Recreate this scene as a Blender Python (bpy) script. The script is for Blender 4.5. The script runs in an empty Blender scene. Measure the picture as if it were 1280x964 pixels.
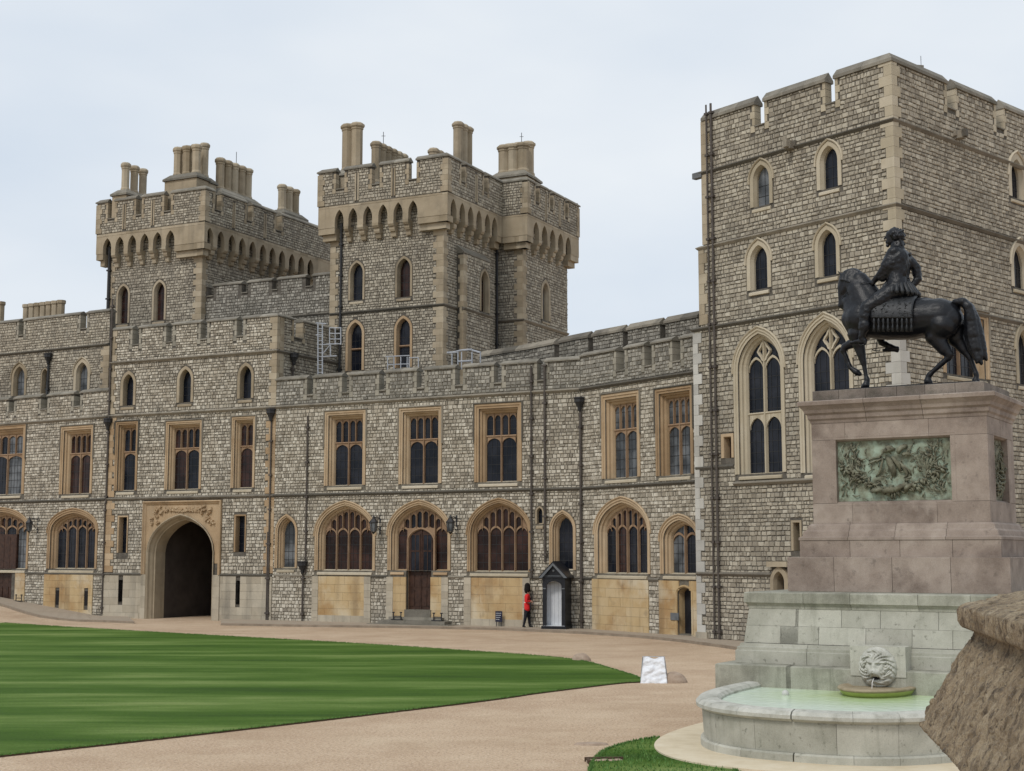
import bpy, bmesh, math, random
import numpy as np
from mathutils import Vector, Matrix, noise as mnoise
from mathutils.geometry import tessellate_polygon
R = math.radians
rng = random.Random(7)
scn = bpy.context.scene
COL = scn.collection

# ------------------------------------------------------------------ camera
EYE = 3.45
F = 1790.0
TH = math.atan(210.0 / F)
cam_d = bpy.data.cameras.new("camera"); cam = bpy.data.objects.new("camera", cam_d); COL.objects.link(cam)
cam.location = (0, 0, EYE); cam.rotation_euler = (R(90) + TH, 0, 0)
cam_d.sensor_width = 36.0; cam_d.lens = F / 1280.0 * 36.0
cam_d.clip_start = 0.05; cam_d.clip_end = 6000
scn.camera = cam

# ------------------------------------------------------------------ sky and sun (overcast)
w = bpy.data.worlds.new("World"); scn.world = w; w.use_nodes = True
nt = w.node_tree; nt.nodes.clear()
N = nt.nodes.new; L = nt.links.new
sky = N('ShaderNodeTexSky'); sky.sky_type = 'NISHITA'; sky.sun_disc = False
SUN_EL, SUN_AZ = R(48), R(215)
sky.sun_elevation = SUN_EL; sky.sun_rotation = SUN_AZ
bgs = N('ShaderNodeBackground'); L(sky.outputs[0], bgs.inputs[0]); bgs.inputs[1].default_value = 0.06
tc = N('ShaderNodeTexCoord')
mp = N('ShaderNodeMapping'); mp.inputs['Scale'].default_value = (1, 1, 2.6); L(tc.outputs['Generated'], mp.inputs[0])
nz = N('ShaderNodeTexNoise'); nz.inputs['Scale'].default_value = 2.4; nz.inputs['Detail'].default_value = 5; nz.inputs['Roughness'].default_value = .45
L(mp.outputs[0], nz.inputs['Vector'])
cr = N('ShaderNodeValToRGB'); L(nz.outputs['Fac'], cr.inputs[0])
cr.color_ramp.elements[0].position = .30; cr.color_ramp.elements[0].color = (0.61, 0.70, 0.815, 1)
cr.color_ramp.elements[1].position = .66; cr.color_ramp.elements[1].color = (0.83, 0.875, 0.92, 1)
bgc = N('ShaderNodeBackground'); L(cr.outputs[0], bgc.inputs[0]); bgc.inputs[1].default_value = 0.98
mx = N('ShaderNodeMixShader'); mx.inputs[0].default_value = 0.93
L(bgs.outputs[0], mx.inputs[1]); L(bgc.outputs[0], mx.inputs[2])
wo = N('ShaderNodeOutputWorld'); L(mx.outputs[0], wo.inputs[0])
sd = bpy.data.lights.new("sun", 'SUN'); sun = bpy.data.objects.new("sun", sd); COL.objects.link(sun)
sd.energy = 1.5; sd.angle = R(14); sd.color = (1.0, .95, .88)
dsun = Vector((math.sin(SUN_AZ) * math.cos(SUN_EL), math.cos(SUN_AZ) * math.cos(SUN_EL), math.sin(SUN_EL)))
sun.rotation_euler = dsun.to_track_quat('Z', 'Y').to_euler()
scn.view_settings.view_transform = 'Standard'; scn.view_settings.look = 'None'
scn.view_settings.exposure = 0.1; scn.view_settings.gamma = 1.0
scn.cycles.max_bounces = 6

# ------------------------------------------------------------------ geometry of the view used to take measurements
def ray(u, v):
    y = (482 - v) / F
    return ((u - 640) / F, math.cos(TH) - y * math.sin(TH), math.sin(TH) + y * math.cos(TH))
def PD(u, d, v=692):                       # plan point on sight line u at distance d
    r = ray(u, v); return (r[0] / r[1] * d, d)
def ground(u, v, z=0.0):
    r = ray(u, v); k = (z - EYE) / r[2]; return (r[0] * k, r[1] * k)
def line_hit(P, T, u, v=692):              # where plan line P + k T meets sight line u
    q = ray(u, v); a = q[0] / q[1]
    k = (a * P[1] - P[0]) / (T[0] - a * T[1]); return (P[0] + k * T[0], P[1] + k * T[1])

# ------------------------------------------------------------------ materials
MATS = {}
def lin(c):
    return tuple(((x / 255) / 12.92 if x / 255 <= .04045 else ((x / 255 + .055) / 1.055) ** 2.4) for x in c) + (1,)
def mat(name, stops, scale=3.0, rough=.85, bump=.0, bscale=20., attr=False, blot=None, streak=None, metal=0., detail=6, spec=.3, grain=None, dist=.02, cells=None, dark_scale=None):
    m = bpy.data.materials.new(name); m.use_nodes = True; nt = m.node_tree; nt.nodes.clear()
    N = nt.nodes.new; L = nt.links.new
    out = N('ShaderNodeOutputMaterial'); b = N('ShaderNodeBsdfPrincipled'); L(b.outputs[0], out.inputs[0])
    b.inputs['Roughness'].default_value = rough; b.inputs['Metallic'].default_value = metal
    b.inputs['Specular IOR Level'].default_value = spec
    geo = N('ShaderNodeNewGeometry')
    def noise(sc, det=6, vec=None, ro=.6):
        n = N('ShaderNodeTexNoise'); n.inputs['Scale'].default_value = sc; n.inputs['Detail'].default_value = det; n.inputs['Roughness'].default_value = ro
        L(vec or geo.outputs['Position'], n.inputs['Vector']); return n
    def ramp(stops, src):
        r = N('ShaderNodeValToRGB'); e = r.color_ramp.elements
        while len(e) > 1: e.remove(e[-1])
        e[0].position = stops[0][0]; e[0].color = tuple(stops[0][1]) + (1,)
        for p, c in stops[1:]:
            x = e.new(p); x.color = tuple(c) + (1,)
        L(src, r.inputs[0]); return r
    n1 = noise(scale, detail)
    if attr:
        at = N('ShaderNodeAttribute'); at.attribute_name = 'rnd'
        ma = N('ShaderNodeMath'); ma.operation = 'MULTIPLY_ADD'; ma.inputs[1].default_value = 1.19 - .85 * (1 if attr is True else attr); L(n1.outputs['Fac'], ma.inputs[0])
        mb = N('ShaderNodeMath'); mb.operation = 'MULTIPLY_ADD'; mb.inputs[1].default_value = .85 * (1 if attr is True else attr); mb.inputs[2].default_value = -.09; L(at.outputs['Fac'], mb.inputs[0])
        L(mb.outputs[0], ma.inputs[2]); src = ma.outputs[0]
    else: src = n1.outputs['Fac']
    col = ramp(stops, src).outputs[0]
    def mix(col, c2, fac_src, amt, mode='MIX'):
        x = N('ShaderNodeMix'); x.data_type = 'RGBA'; x.blend_type = mode
        mu = N('ShaderNodeMath'); mu.operation = 'MULTIPLY'; mu.inputs[1].default_value = amt; L(fac_src, mu.inputs[0]); L(mu.outputs[0], x.inputs['Factor'])
        L(col, x.inputs['A'])
        x.inputs['B'].default_value = tuple(c2) + (1,)
        return x.outputs['Result']
    def thr(src, a, b_):
        mr = N('ShaderNodeMapRange'); mr.inputs['From Min'].default_value = a; mr.inputs['From Max'].default_value = b_; L(src, mr.inputs['Value']); return mr.outputs[0]
    if attr and not isinstance(attr, bool):
        pass
    if blot:
        for (c2, amt, sc, a, b_) in blot:
            col = mix(col, c2, thr(noise(sc, 5).outputs['Fac'], a, b_), amt)
    if streak:
        for (c2, amt, sc, a, b_) in streak:
            m_ = N('ShaderNodeMapping'); m_.inputs['Scale'].default_value = (sc, sc, sc * .09); L(geo.outputs['Position'], m_.inputs[0])
            col = mix(col, c2, thr(noise(1, 5, m_.outputs[0]).outputs['Fac'], a, b_), amt)
    if grain:
        g, amt = grain
        col = mix(col, (0, 0, 0), thr(noise(g, 3, ro=.8).outputs['Fac'], .45, .75), amt)
        col = mix(col, (1, 1, 1), thr(noise(g * 1.37, 3, ro=.8).outputs['Fac'], .5, .8), amt * .5)
    L(col, b.inputs['Base Color'])
    if bump:
        bp = N('ShaderNodeBump'); bp.inputs['Strength'].default_value = bump; bp.inputs['Distance'].default_value = dist
        L(noise(bscale, 8, ro=.7).outputs['Fac'], bp.inputs['Height']); L(bp.outputs[0], b.inputs['Normal'])
    MATS[name] = m; return m

def sc3(c, k): return tuple(min(1, x * k) for x in c)
mat('rubble_warm', [(.0, (.19, .165, .13)), (.2, (.32, .283, .222)), (.45, (.42, .377, .302)), (.7, (.51, .463, .378)), (.95, (.64, .595, .50))], scale=1.3, rough=.9, bump=.6, bscale=14, attr=True,
    blot=[((.10, .09, .075), .35, .35, .52, .72), ((.30, .23, .14), .22, .8, .5, .7)], grain=(30, .28))
mat('rubble_grey', [(.0, (.13, .12, .10)), (.2, (.21, .196, .165)), (.5, (.29, .27, .23)), (.75, (.36, .338, .288)), (.95, (.45, .425, .365))], scale=1.3, rough=.95, bump=.6, bscale=14, attr=True,
    blot=[((.09, .085, .065), .4, .5, .5, .7)], grain=(30, .28))
mat('rubble_tower', [(.0, (.21, .182, .14)), (.2, (.31, .274, .214)), (.5, (.39, .348, .274)), (.75, (.455, .41, .325)), (.95, (.54, .495, .40))], scale=1.2, rough=.92, bump=.6, bscale=14, attr=True,
    blot=[((.12, .10, .075), .4, .3, .5, .7), ((.13, .12, .105), .3, 1.2, .5, .7)], grain=(30, .28))
mat('mortar', [(.3, (.07, .062, .052)), (.7, (.15, .135, .112))], scale=4, rough=1, bump=.8, bscale=25)
mat('mortar_light', [(.3, (.10, .088, .07)), (.7, (.20, .18, .145))], scale=4, rough=1, bump=.8, bscale=25)
mat('ashlar_orange', [(.25, (.32, .215, .12)), (.5, (.42, .30, .18)), (.75, (.49, .375, .245))], scale=.9, attr=0.6, bump=.25, bscale=9,
    blot=[((.22, .15, .085), .45, .7, .5, .72)], streak=[((.20, .15, .10), .5, 2.2, .52, .75)], grain=(40, .12))
mat('ashlar_tan', [(.2, (.25, .20, .13)), (.5, (.36, .295, .205)), (.8, (.46, .395, .29))], scale=.9, attr=0.5, bump=.25, bscale=9,
    blot=[((.15, .125, .09), .5, .8, .5, .72)], streak=[((.11, .095, .07), .45, 2.2, .55, .75)], grain=(40, .15))
mat('ashlar_pale', [(.2, (.34, .29, .205)), (.5, (.45, .39, .285)), (.8, (.54, .48, .375))], scale=.9, attr=0.5, bump=.2, bscale=9,
    streak=[((.28, .24, .17), .4, 2.0, .55, .75)], grain=(40, .12))
mat('ashlar_white', [(.2, (.36, .35, .32)), (.5, (.47, .455, .415)), (.8, (.56, .545, .50))], scale=1.1, attr=0.6, bump=.2, bscale=9,
    streak=[((.32, .29, .24), .5, 2.0, .55, .75)], grain=(40, .12))
mat('ashlar_base', [(.2, (.32, .275, .205)), (.5, (.44, .385, .295)), (.8, (.53, .475, .375))], scale=.8, attr=0.35, bump=.25, bscale=9,
    blot=[((.17, .15, .12), .55, .8, .48, .7)], streak=[((.13, .12, .10), .5, 1.6, .5, .72)], grain=(40, .15))
mat('ashlar_panel', [(.2, (.42, .28, .13)), (.5, (.50, .37, .20)), (.8, (.56, .45, .29))], scale=.5, attr=.2, bump=.2, bscale=9,
    blot=[((.33, .19, .075), .75, .45, .48, .62), ((.58, .51, .38), .75, .33, .52, .64), ((.20, .15, .10), .45, 1.6, .58, .72)], streak=[((.22, .15, .08), .6, 1.4, .5, .7)], grain=(40, .12))
mat('shaded_stone', [(.2, (.20, .125, .075)), (.5, (.28, .185, .115)), (.8, (.34, .24, .155))], scale=1.5, bump=.2, bscale=9)  # brown window stone, its colour darkened to hold the shade of the recess
mat('coping', [(.2, (.13, .118, .095)), (.5, (.20, .18, .145)), (.8, (.29, .265, .215))], scale=2, attr=0.5, bump=.5, bscale=10,
    blot=[((.09, .085, .06), .6, 1.5, .5, .7)], grain=(30, .25))
mat('ashlar_grey', [(.2, (.20, .185, .15)), (.5, (.30, .275, .22)), (.8, (.38, .35, .285))], scale=1.2, attr=.5, bump=.3, bscale=10, grain=(30, .2))
mat('string_stone', [(.2, (.10, .09, .072)), (.5, (.17, .15, .12)), (.8, (.27, .24, .19))], scale=1.2, attr=True, bump=.4, bscale=10,
    blot=[((.06, .055, .045), .6, 1.1, .48, .7)], grain=(30, .2))
mat('iron_black', [(.3, (.018, .018, .020)), (.7, (.03, .03, .032))], rough=.5, bump=.1, spec=.4)
mat('pipe_paint', [(.3, (.055, .045, .04)), (.7, (.10, .085, .072))], scale=3, rough=.6, bump=.2)
mat('lead_grey', [(.3, (.10, .105, .11)), (.7, (.16, .165, .17))], scale=3, rough=.7, bump=.2)
mat('galvanised', [(.3, (.33, .35, .38)), (.7, (.48, .50, .53))], scale=4, rough=.45, metal=.3)
mat('door_wood', [(.3, (.028, .014, .010)), (.7, (.07, .034, .022))], scale=5, rough=.5, bump=.2)
mat('window_wood', [(.3, (.05, .03, .026)), (.7, (.10, .06, .05))], scale=5, rough=.6)
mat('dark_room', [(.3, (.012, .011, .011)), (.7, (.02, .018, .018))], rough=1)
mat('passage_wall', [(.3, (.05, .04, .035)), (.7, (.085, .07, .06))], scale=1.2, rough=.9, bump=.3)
mat('bronze', [(.25, (.003, .0035, .005)), (.6, (.007, .008, .011)), (.85, (.020, .023, .028))], scale=6, rough=.40, bump=.5, bscale=26, spec=.38, metal=.1, dist=.012)
mat('bronze_light', [(.25, (.008, .009, .010)), (.6, (.022, .024, .027)), (.85, (.06, .064, .066))], scale=18, rough=.5, bump=.5, bscale=40, spec=.5, metal=.2, dist=.01)
mat('verdigris', [(.2, (.09, .085, .055)), (.42, (.20, .21, .15)), (.6, (.29, .36, .28)), (.85, (.40, .50, .41))], scale=4.5, rough=.75, bump=.5, bscale=30, blot=[((.07, .06, .04), .6, 6, .52, .68)])
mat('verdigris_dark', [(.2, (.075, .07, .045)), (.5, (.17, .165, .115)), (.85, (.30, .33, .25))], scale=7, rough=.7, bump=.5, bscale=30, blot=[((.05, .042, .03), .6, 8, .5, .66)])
mat('granite_pink', [(.2, (.19, .145, .115)), (.5, (.285, .228, .186)), (.8, (.39, .325, .27))], scale=2.4, rough=.75, attr=0.3, bump=.2, bscale=40,
    blot=[((.12, .085, .065), .7, .9, .52, .68), ((.42, .36, .31), .35, 2.1, .54, .7), ((.09, .07, .055), .5, 5, .6, .7)], grain=(75, .34))
mat('granite_weathered', [(.2, (.09, .075, .06)), (.5, (.18, .15, .125)), (.8, (.28, .24, .20))], scale=3, rough=.85, attr=.4, bump=.3, bscale=30, blot=[((.07, .065, .045), .6, 4, .5, .7)], grain=(60, .3))
mat('portland', [(.2, (.29, .285, .235)), (.5, (.415, .405, .345)), (.8, (.51, .50, .43))], scale=1.6, rough=.85, attr=0.35, bump=.3, bscale=26,
    blot=[((.27, .27, .215), .45, 1.5, .5, .72), ((.11, .11, .085), .6, 9, .60, .70)], streak=[((.20, .20, .155), .4, 7, .56, .75)], grain=(50, .2))
mat('portland_dark', [(.2, (.22, .215, .17)), (.5, (.325, .32, .26)), (.8, (.43, .42, .35))], scale=2, rough=.85, attr=0.3, bump=.35, bscale=26,
    blot=[((.13, .125, .095), .55, 2.2, .5, .7)], streak=[((.11, .11, .08), .5, 7, .5, .72)], grain=(50, .25))
mat('basin_rim', [(.2, (.34, .335, .29)), (.5, (.46, .455, .40)), (.8, (.58, .57, .51))], scale=3, rough=.8, attr=0.3, bump=.3, bscale=26,
    blot=[((.22, .215, .17), .6, 4.5, .5, .68)], grain=(50, .2))
mat('basin_inside', [(.2, (.55, .68, .56)), (.8, (.68, .80, .68))], scale=2, rough=.7)
mat('apron_stone', [(.2, (.52, .43, .29)), (.5, (.62, .53, .38)), (.8, (.68, .60, .46))], scale=2.5, rough=.85, bump=.2, bscale=14, grain=(40, .1))
mat('rough_sandstone', [(.25, (.23, .165, .098)), (.5, (.44, .335, .21)), (.75, (.60, .485, .325))], scale=9, rough=.95, bump=1.0, bscale=90, detail=12, dist=.02,
    blot=[((.07, .05, .035), .75, 26, .54, .66), ((.62, .52, .37), .4, 14, .55, .7), ((.05, .04, .03), .8, 90, .6, .68)], streak=[((.12, .085, .05), .75, 34, .5, .66)], grain=(160, .45))
mat('gravel', [(.25, (.41, .275, .17)), (.5, (.525, .38, .25)), (.75, (.60, .455, .31))], scale=.25, rough=.95, bump=.7, bscale=26, dist=.02,
    blot=[((.25, .155, .09), .6, 16, .5, .62), ((.78, .66, .52), .55, 21, .54, .66), ((.36, .24, .14), .45, .35, .48, .7), ((.68, .54, .38), .35, .9, .5, .7)], grain=(28, .42))
mat('pavement_stone', [(.2, (.24, .19, .14)), (.5, (.35, .285, .215)), (.8, (.44, .37, .29))], scale=1.2, rough=.9, bump=.3, bscale=12, attr=True, grain=(30, .2))
mat('kerb_stone', [(.2, (.17, .135, .10)), (.8, (.33, .27, .205))], scale=2, rough=.9, bump=.3, bscale=12)
mat('soil', [(.3, (.05, .032, .02)), (.7, (.10, .065, .04))], scale=8, rough=1, bump=.8)
mat('boulder_stone', [(.2, (.25, .18, .13)), (.5, (.36, .27, .20)), (.8, (.45, .36, .28))], scale=6, rough=.9, bump=.5, bscale=30, grain=(60, .25))
mat('red_tunic', [(.3, (.55, .012, .014)), (.7, (.72, .03, .03))], scale=14, rough=.8)
mat('white_leather', [(.3, (.62, .60, .56)), (.7, (.75, .73, .70))], scale=8, rough=.6)
mat('black_wool', [(.3, (.010, .010, .014)), (.7, (.022, .022, .028))], scale=12, rough=.9)
mat('bearskin', [(.3, (.004, .004, .004)), (.7, (.018, .016, .014))], scale=30, rough=1, bump=1, bscale=60)
mat('skin', [(.3, (.42, .23, .16)), (.7, (.55, .33, .24))], scale=8, rough=.6)
mat('white_paint', [(.3, (.55, .57, .60)), (.7, (.66, .68, .70))], scale=3, rough=.5)
mat('black_paint', [(.3, (.008, .009, .012)), (.7, (.02, .021, .026))], scale=3, rough=.35)
mat('gutter_grey', [(.3, (.10, .11, .12)), (.7, (.15, .16, .17))], scale=3, rough=.4)
mat('white_plastic', [(.3, (.72, .75, .80)), (.7, (.86, .88, .92))], scale=4, rough=.35, bump=.5, bscale=9, dist=.05)
mat('sign_blue', [(.3, (.012, .014, .03)), (.7, (.02, .022, .045))], rough=.4)
mat('foam_white', [(.3, (.42, .42, .39)), (.7, (.52, .52, .48))], rough=.5)
# glass: dark panes that mirror the sky faintly
def glass(name, c, c2, leaded=True):
    m = bpy.data.materials.new(name); m.use_nodes = True; nt = m.node_tree; b = nt.nodes['Principled BSDF']
    geo = nt.nodes.new('ShaderNodeNewGeometry'); n = nt.nodes.new('ShaderNodeTexNoise'); n.inputs['Scale'].default_value = 1.1
    nt.links.new(geo.outputs['Position'], n.inputs[0]); r = nt.nodes.new('ShaderNodeValToRGB'); nt.links.new(n.outputs['Fac'], r.inputs[0])
    r.color_ramp.elements[0].position = .4; r.color_ramp.elements[0].color = c + (1,); r.color_ramp.elements[1].position = .65; r.color_ramp.elements[1].color = c2 + (1,)
    nt.links.new(r.outputs[0], b.inputs['Base Color']); b.inputs['Roughness'].default_value = .15; b.inputs['Specular IOR Level'].default_value = .2
    bp = nt.nodes.new('ShaderNodeBump'); bp.inputs['Strength'].default_value = .25; bp.inputs['Distance'].default_value = .02
    n2 = nt.nodes.new('ShaderNodeTexNoise'); n2.inputs['Scale'].default_value = 5; nt.links.new(geo.outputs['Position'], n2.inputs[0]); nt.links.new(n2.outputs['Fac'], bp.inputs['Height']); nt.links.new(bp.outputs[0], b.inputs['Normal'])
    MATS[name] = m
glass('glass_dark', (.006, .008, .013), (.02, .022, .03))
glass('glass_brown', (.015, .008, .007), (.05, .025, .02))
glass('glass_grey', (.05, .055, .06), (.16, .17, .18))
# water
m = bpy.data.materials.new('water'); m.use_nodes = True; b = m.node_tree.nodes['Principled BSDF']; nt = m.node_tree
b.inputs['Roughness'].default_value = .12; b.inputs['Specular IOR Level'].default_value = .28; b.inputs['IOR'].default_value = 1.2
g_ = nt.nodes.new('ShaderNodeNewGeometry'); vm_ = nt.nodes.new('ShaderNodeVectorMath'); vm_.operation = 'DISTANCE'; vm_.inputs[1].default_value = (6.75, 27.5, .79); nt.links.new(g_.outputs['Position'], vm_.inputs[0])
tn = nt.nodes.new('ShaderNodeTexNoise'); tn.inputs['Scale'].default_value = 2.2; nt.links.new(g_.outputs['Position'], tn.inputs[0])
ma_ = nt.nodes.new('ShaderNodeMath'); ma_.operation = 'MULTIPLY_ADD'; ma_.inputs[1].default_value = 1.1; nt.links.new(tn.outputs['Fac'], ma_.inputs[0]); nt.links.new(vm_.outputs['Value'], ma_.inputs[2])
rp = nt.nodes.new('ShaderNodeValToRGB'); mr_ = nt.nodes.new('ShaderNodeMapRange'); mr_.inputs['From Min'].default_value = .9; mr_.inputs['From Max'].default_value = 3.2; nt.links.new(ma_.outputs[0], mr_.inputs['Value']); nt.links.new(mr_.outputs[0], rp.inputs[0])
rp.color_ramp.elements[0].color = (.40, .50, .20, 1); rp.color_ramp.elements[1].color = (.64, .74, .63, 1); x_ = rp.color_ramp.elements.new(.4); x_.color = (.54, .66, .44, 1)
nt.links.new(rp.outputs[0], b.inputs['Base Color'])
tn = nt.nodes.new('ShaderNodeTexNoise'); tn.inputs['Scale'].default_value = 7; nt.links.new(g_.outputs['Position'], tn.inputs[0])
bp = nt.nodes.new('ShaderNodeBump'); bp.inputs['Strength'].default_value = .35; bp.inputs['Distance'].default_value = .03; nt.links.new(tn.outputs['Fac'], bp.inputs['Height']); nt.links.new(bp.outputs[0], b.inputs['Normal'])
MATS['water'] = m
mat('algae_green', [(.2, (.30, .36, .10)), (.6, (.40, .46, .15)), (.9, (.48, .52, .22))], scale=3, rough=.5)
mat('lip_stone', [(.2, (.22, .17, .10)), (.8, (.38, .32, .22))], scale=6, rough=.8, bump=.4)
# grass: mowing bands are a real difference in how the blades lie
def grass_mat():
    m = bpy.data.materials.new('lawn_grass'); m.use_nodes = True; nt = m.node_tree; N = nt.nodes.new; L = nt.links.new
    b = nt.nodes['Principled BSDF']; b.inputs['Roughness'].default_value = .85; b.inputs['Specular IOR Level'].default_value = .15
    geo = N('ShaderNodeNewGeometry')
    mp = N('ShaderNodeMapping'); mp.inputs['Rotation'].default_value = (0, 0, R(BAND_ROT)); L(geo.outputs['Position'], mp.inputs[0])
    wv = N('ShaderNodeTexWave'); wv.wave_type = 'BANDS'; wv.bands_direction = 'Y'; wv.inputs['Scale'].default_value = .062; wv.inputs['Distortion'].default_value = 1.2; wv.inputs['Detail'].default_value = 2.5; wv.inputs['Detail Scale'].default_value = 1.2; L(mp.outputs[0], wv.inputs['Vector'])
    st = N('ShaderNodeMapping'); st.inputs['Rotation'].default_value = (0, 0, R(BAND_ROT)); st.inputs['Scale'].default_value = (.13, .66, 1); L(geo.outputs['Position'], st.inputs[0])
    n = N('ShaderNodeTexNoise'); n.inputs['Scale'].default_value = .9; n.inputs['Detail'].default_value = 5; L(st.outputs[0], n.inputs['Vector']); n.inputs['Roughness'].default_value = .62
    ad = N('ShaderNodeMath'); ad.operation = 'MULTIPLY_ADD'; ad.inputs[1].default_value = .13; L(wv.outputs['Fac'], ad.inputs[0])
    m2 = N('ShaderNodeMath'); m2.operation = 'MULTIPLY'; m2.inputs[1].default_value = 1.18; L(n.outputs['Fac'], m2.inputs[0]); L(m2.outputs[0], ad.inputs[2])
    r = N('ShaderNodeValToRGB'); L(ad.outputs[0], r.inputs[0]); e = r.color_ramp.elements
    e[0].position = .42; e[0].color = (.034, .078, .007, 1); e[1].position = .93; e[1].color = (.19, .25, .075, 1)
    x = e.new(.60); x.color = (.056, .116, .011, 1); x = e.new(.76); x.color = (.108, .176, .034, 1)
    f = N('ShaderNodeTexNoise'); f.inputs['Scale'].default_value = 22; f.inputs['Detail'].default_value = 4; f.inputs['Roughness'].default_value = .8; L(geo.outputs['Position'], f.inputs['Vector'])
    mr = N('ShaderNodeMapRange'); mr.inputs['From Min'].default_value = .3; mr.inputs['From Max'].default_value = .7; mr.inputs['To Min'].default_value = .68; mr.inputs['To Max'].default_value = 1.32; L(f.outputs['Fac'], mr.inputs['Value'])
    mm = N('ShaderNodeVectorMath'); mm.operation = 'SCALE'; L(r.outputs[0], mm.inputs[0]); L(mr.outputs[0], mm.inputs['Scale']); L(mm.outputs[0], b.inputs['Base Color'])
    bp = N('ShaderNodeBump'); bp.inputs['Strength'].default_value = .8; bp.inputs['Distance'].default_value = .03; L(f.outputs['Fac'], bp.inputs['Height']); L(bp.outputs[0], b.inputs['Normal'])
    MATS['lawn_grass'] = m
BAND_ROT = 8
grass_mat()
mat('grass_blade', [(.2, (.05, .13, .022)), (.5, (.075, .17, .035)), (.8, (.12, .22, .06))], scale=3, rough=.8, attr=True)

# ------------------------------------------------------------------ mesh helpers
class MB:
    def __init__(s): s.v = []; s.f = []; s.r = []
    def add(s, vs, fs, rnd=None):
        b = len(s.v); s.v.extend(vs)
        x = rng.random() if rnd is None else rnd
        for f in fs: s.f.append(tuple(b + i for i in f)); s.r.append(x)
    def build(s, name, mt, parent=None, smooth=False, **tags):
        o_ = parent_loc(parent)
        me = bpy.data.meshes.new(name)
        me.from_pydata([(x - o_[0], y - o_[1], z - o_[2]) for x, y, z in s.v], [], s.f)
        a = me.attributes.new('rnd', 'FLOAT', 'FACE'); a.data.foreach_set('value', s.r)
        me.materials.append(MATS[mt]); me.update()
        if smooth: me.polygons.foreach_set('use_smooth', [True] * len(me.polygons))
        o = bpy.data.objects.new(name, me); COL.objects.link(o)
        if parent is not None: o.parent = parent
        for k, v in tags.items(): o[k] = v
        return o
class PB:
    """every added shape becomes an object of its own"""
    def __init__(s, parent, mt, name, **tags): s.p = parent; s.m = mt; s.n = name; s.k = 0; s.tags = tags
    def add(s, vs, fs, rnd=None):
        mb = MB(); mb.add(vs, fs, rnd); s.k += 1; return mb.build(s.n, s.m, s.p, **s.tags)
def parent_loc(p):
    l = Vector((0, 0, 0))
    while p is not None: l = l + Vector(p.location); p = p.parent
    return l
def thing(name, label, cat, loc, group=None, kind=None):
    o = bpy.data.objects.new(name, None); COL.objects.link(o); o.location = loc
    o['label'] = label; o['category'] = cat
    if group: o['group'] = group
    if kind: o['kind'] = kind
    return o
BOXF = [(0, 3, 2, 1), (4, 5, 6, 7), (0, 1, 5, 4), (1, 2, 6, 5), (2, 3, 7, 6), (3, 0, 4, 7)]
class Wall:
    """vertical plane; s runs left to right as seen from the court, o is outwards"""
    def __init__(s, P0, P1):
        s.P = P0; d = (P1[0] - P0[0], P1[1] - P0[1]); s.len = math.hypot(*d); s.t = (d[0] / s.len, d[1] / s.len); s.n = (s.t[1], -s.t[0])
    def W(s, a, z, o=0.0):
        return (s.P[0] + s.t[0] * a + s.n[0] * o, s.P[1] + s.t[1] * a + s.n[1] * o, z)
    def px(s, u, v, o=0.0):
        r = ray(u, v); q = s.P[0] * s.n[0] + s.P[1] * s.n[1] + o
        k = q / (r[0] * s.n[0] + r[1] * s.n[1]); X, Y, Z = r[0] * k, r[1] * k, EYE + r[2] * k
        return ((X - s.P[0]) * s.t[0] + (Y - s.P[1]) * s.t[1], Z)
    def S(s, u, v, o=0.0): return s.px(u, v, o)[0]
    def Z(s, u, v, o=0.0): return s.px(u, v, o)[1]
    def rot(s): return math.atan2(s.t[1], s.t[0])
    def off(s, o, e0=0., e1=0.):
        return Wall(s.W(-e0, 0, o)[:2], s.W(s.len + e1, 0, o)[:2])
def box(mb, w, s0, s1, z0, z1, o0, o1, rnd=None):
    vs = [w.W(a, z, o) for z in (z0, z1) for a, o in ((s0, o0), (s1, o0), (s1, o1), (s0, o1))]
    mb.add(vs, [tuple(reversed(f)) if o1 > o0 else f for f in BOXF], rnd)
def prism(mb, w, s0, s1, prof, rnd=None, bend0=0., bend1=0.):
    """profile [(o,z)] extruded along the wall; bend shifts ends with o for mitred corners"""
    n = len(prof); vs = [w.W(s0 - o * bend0, z, o) for o, z in prof] + [w.W(s1 + o * bend1, z, o) for o, z in prof]
    fs = [(i, (i + 1) % n, n + (i + 1) % n, n + i) for i in range(n)] + [tuple(range(n))[::-1], tuple(range(n, 2 * n))]
    mb.add(vs, fs, rnd)
def slab(mb, w, outline, holes, o0, o1, rnd=.5):
    loops = [outline] + holes
    tri = tessellate_polygon([[Vector((a, z, 0)) for a, z in lp] for lp in loops])
    flat = [p for lp in loops for p in lp]
    b = [w.W(a, z, o0) for a, z in flat] + [w.W(a, z, o1) for a, z in flat]; n = len(flat)
    fs = []
    for t in tri:
        fs.append(tuple(t)); fs.append(tuple(n + i for i in reversed(t)))
    k = 0
    for lp in loops:
        m_ = len(lp)
        for i in range(m_): fs.append((k + i, k + (i + 1) % m_, n + k + (i + 1) % m_, n + k + i))
        k += m_
    mb.add(b, fs, rnd)
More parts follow.
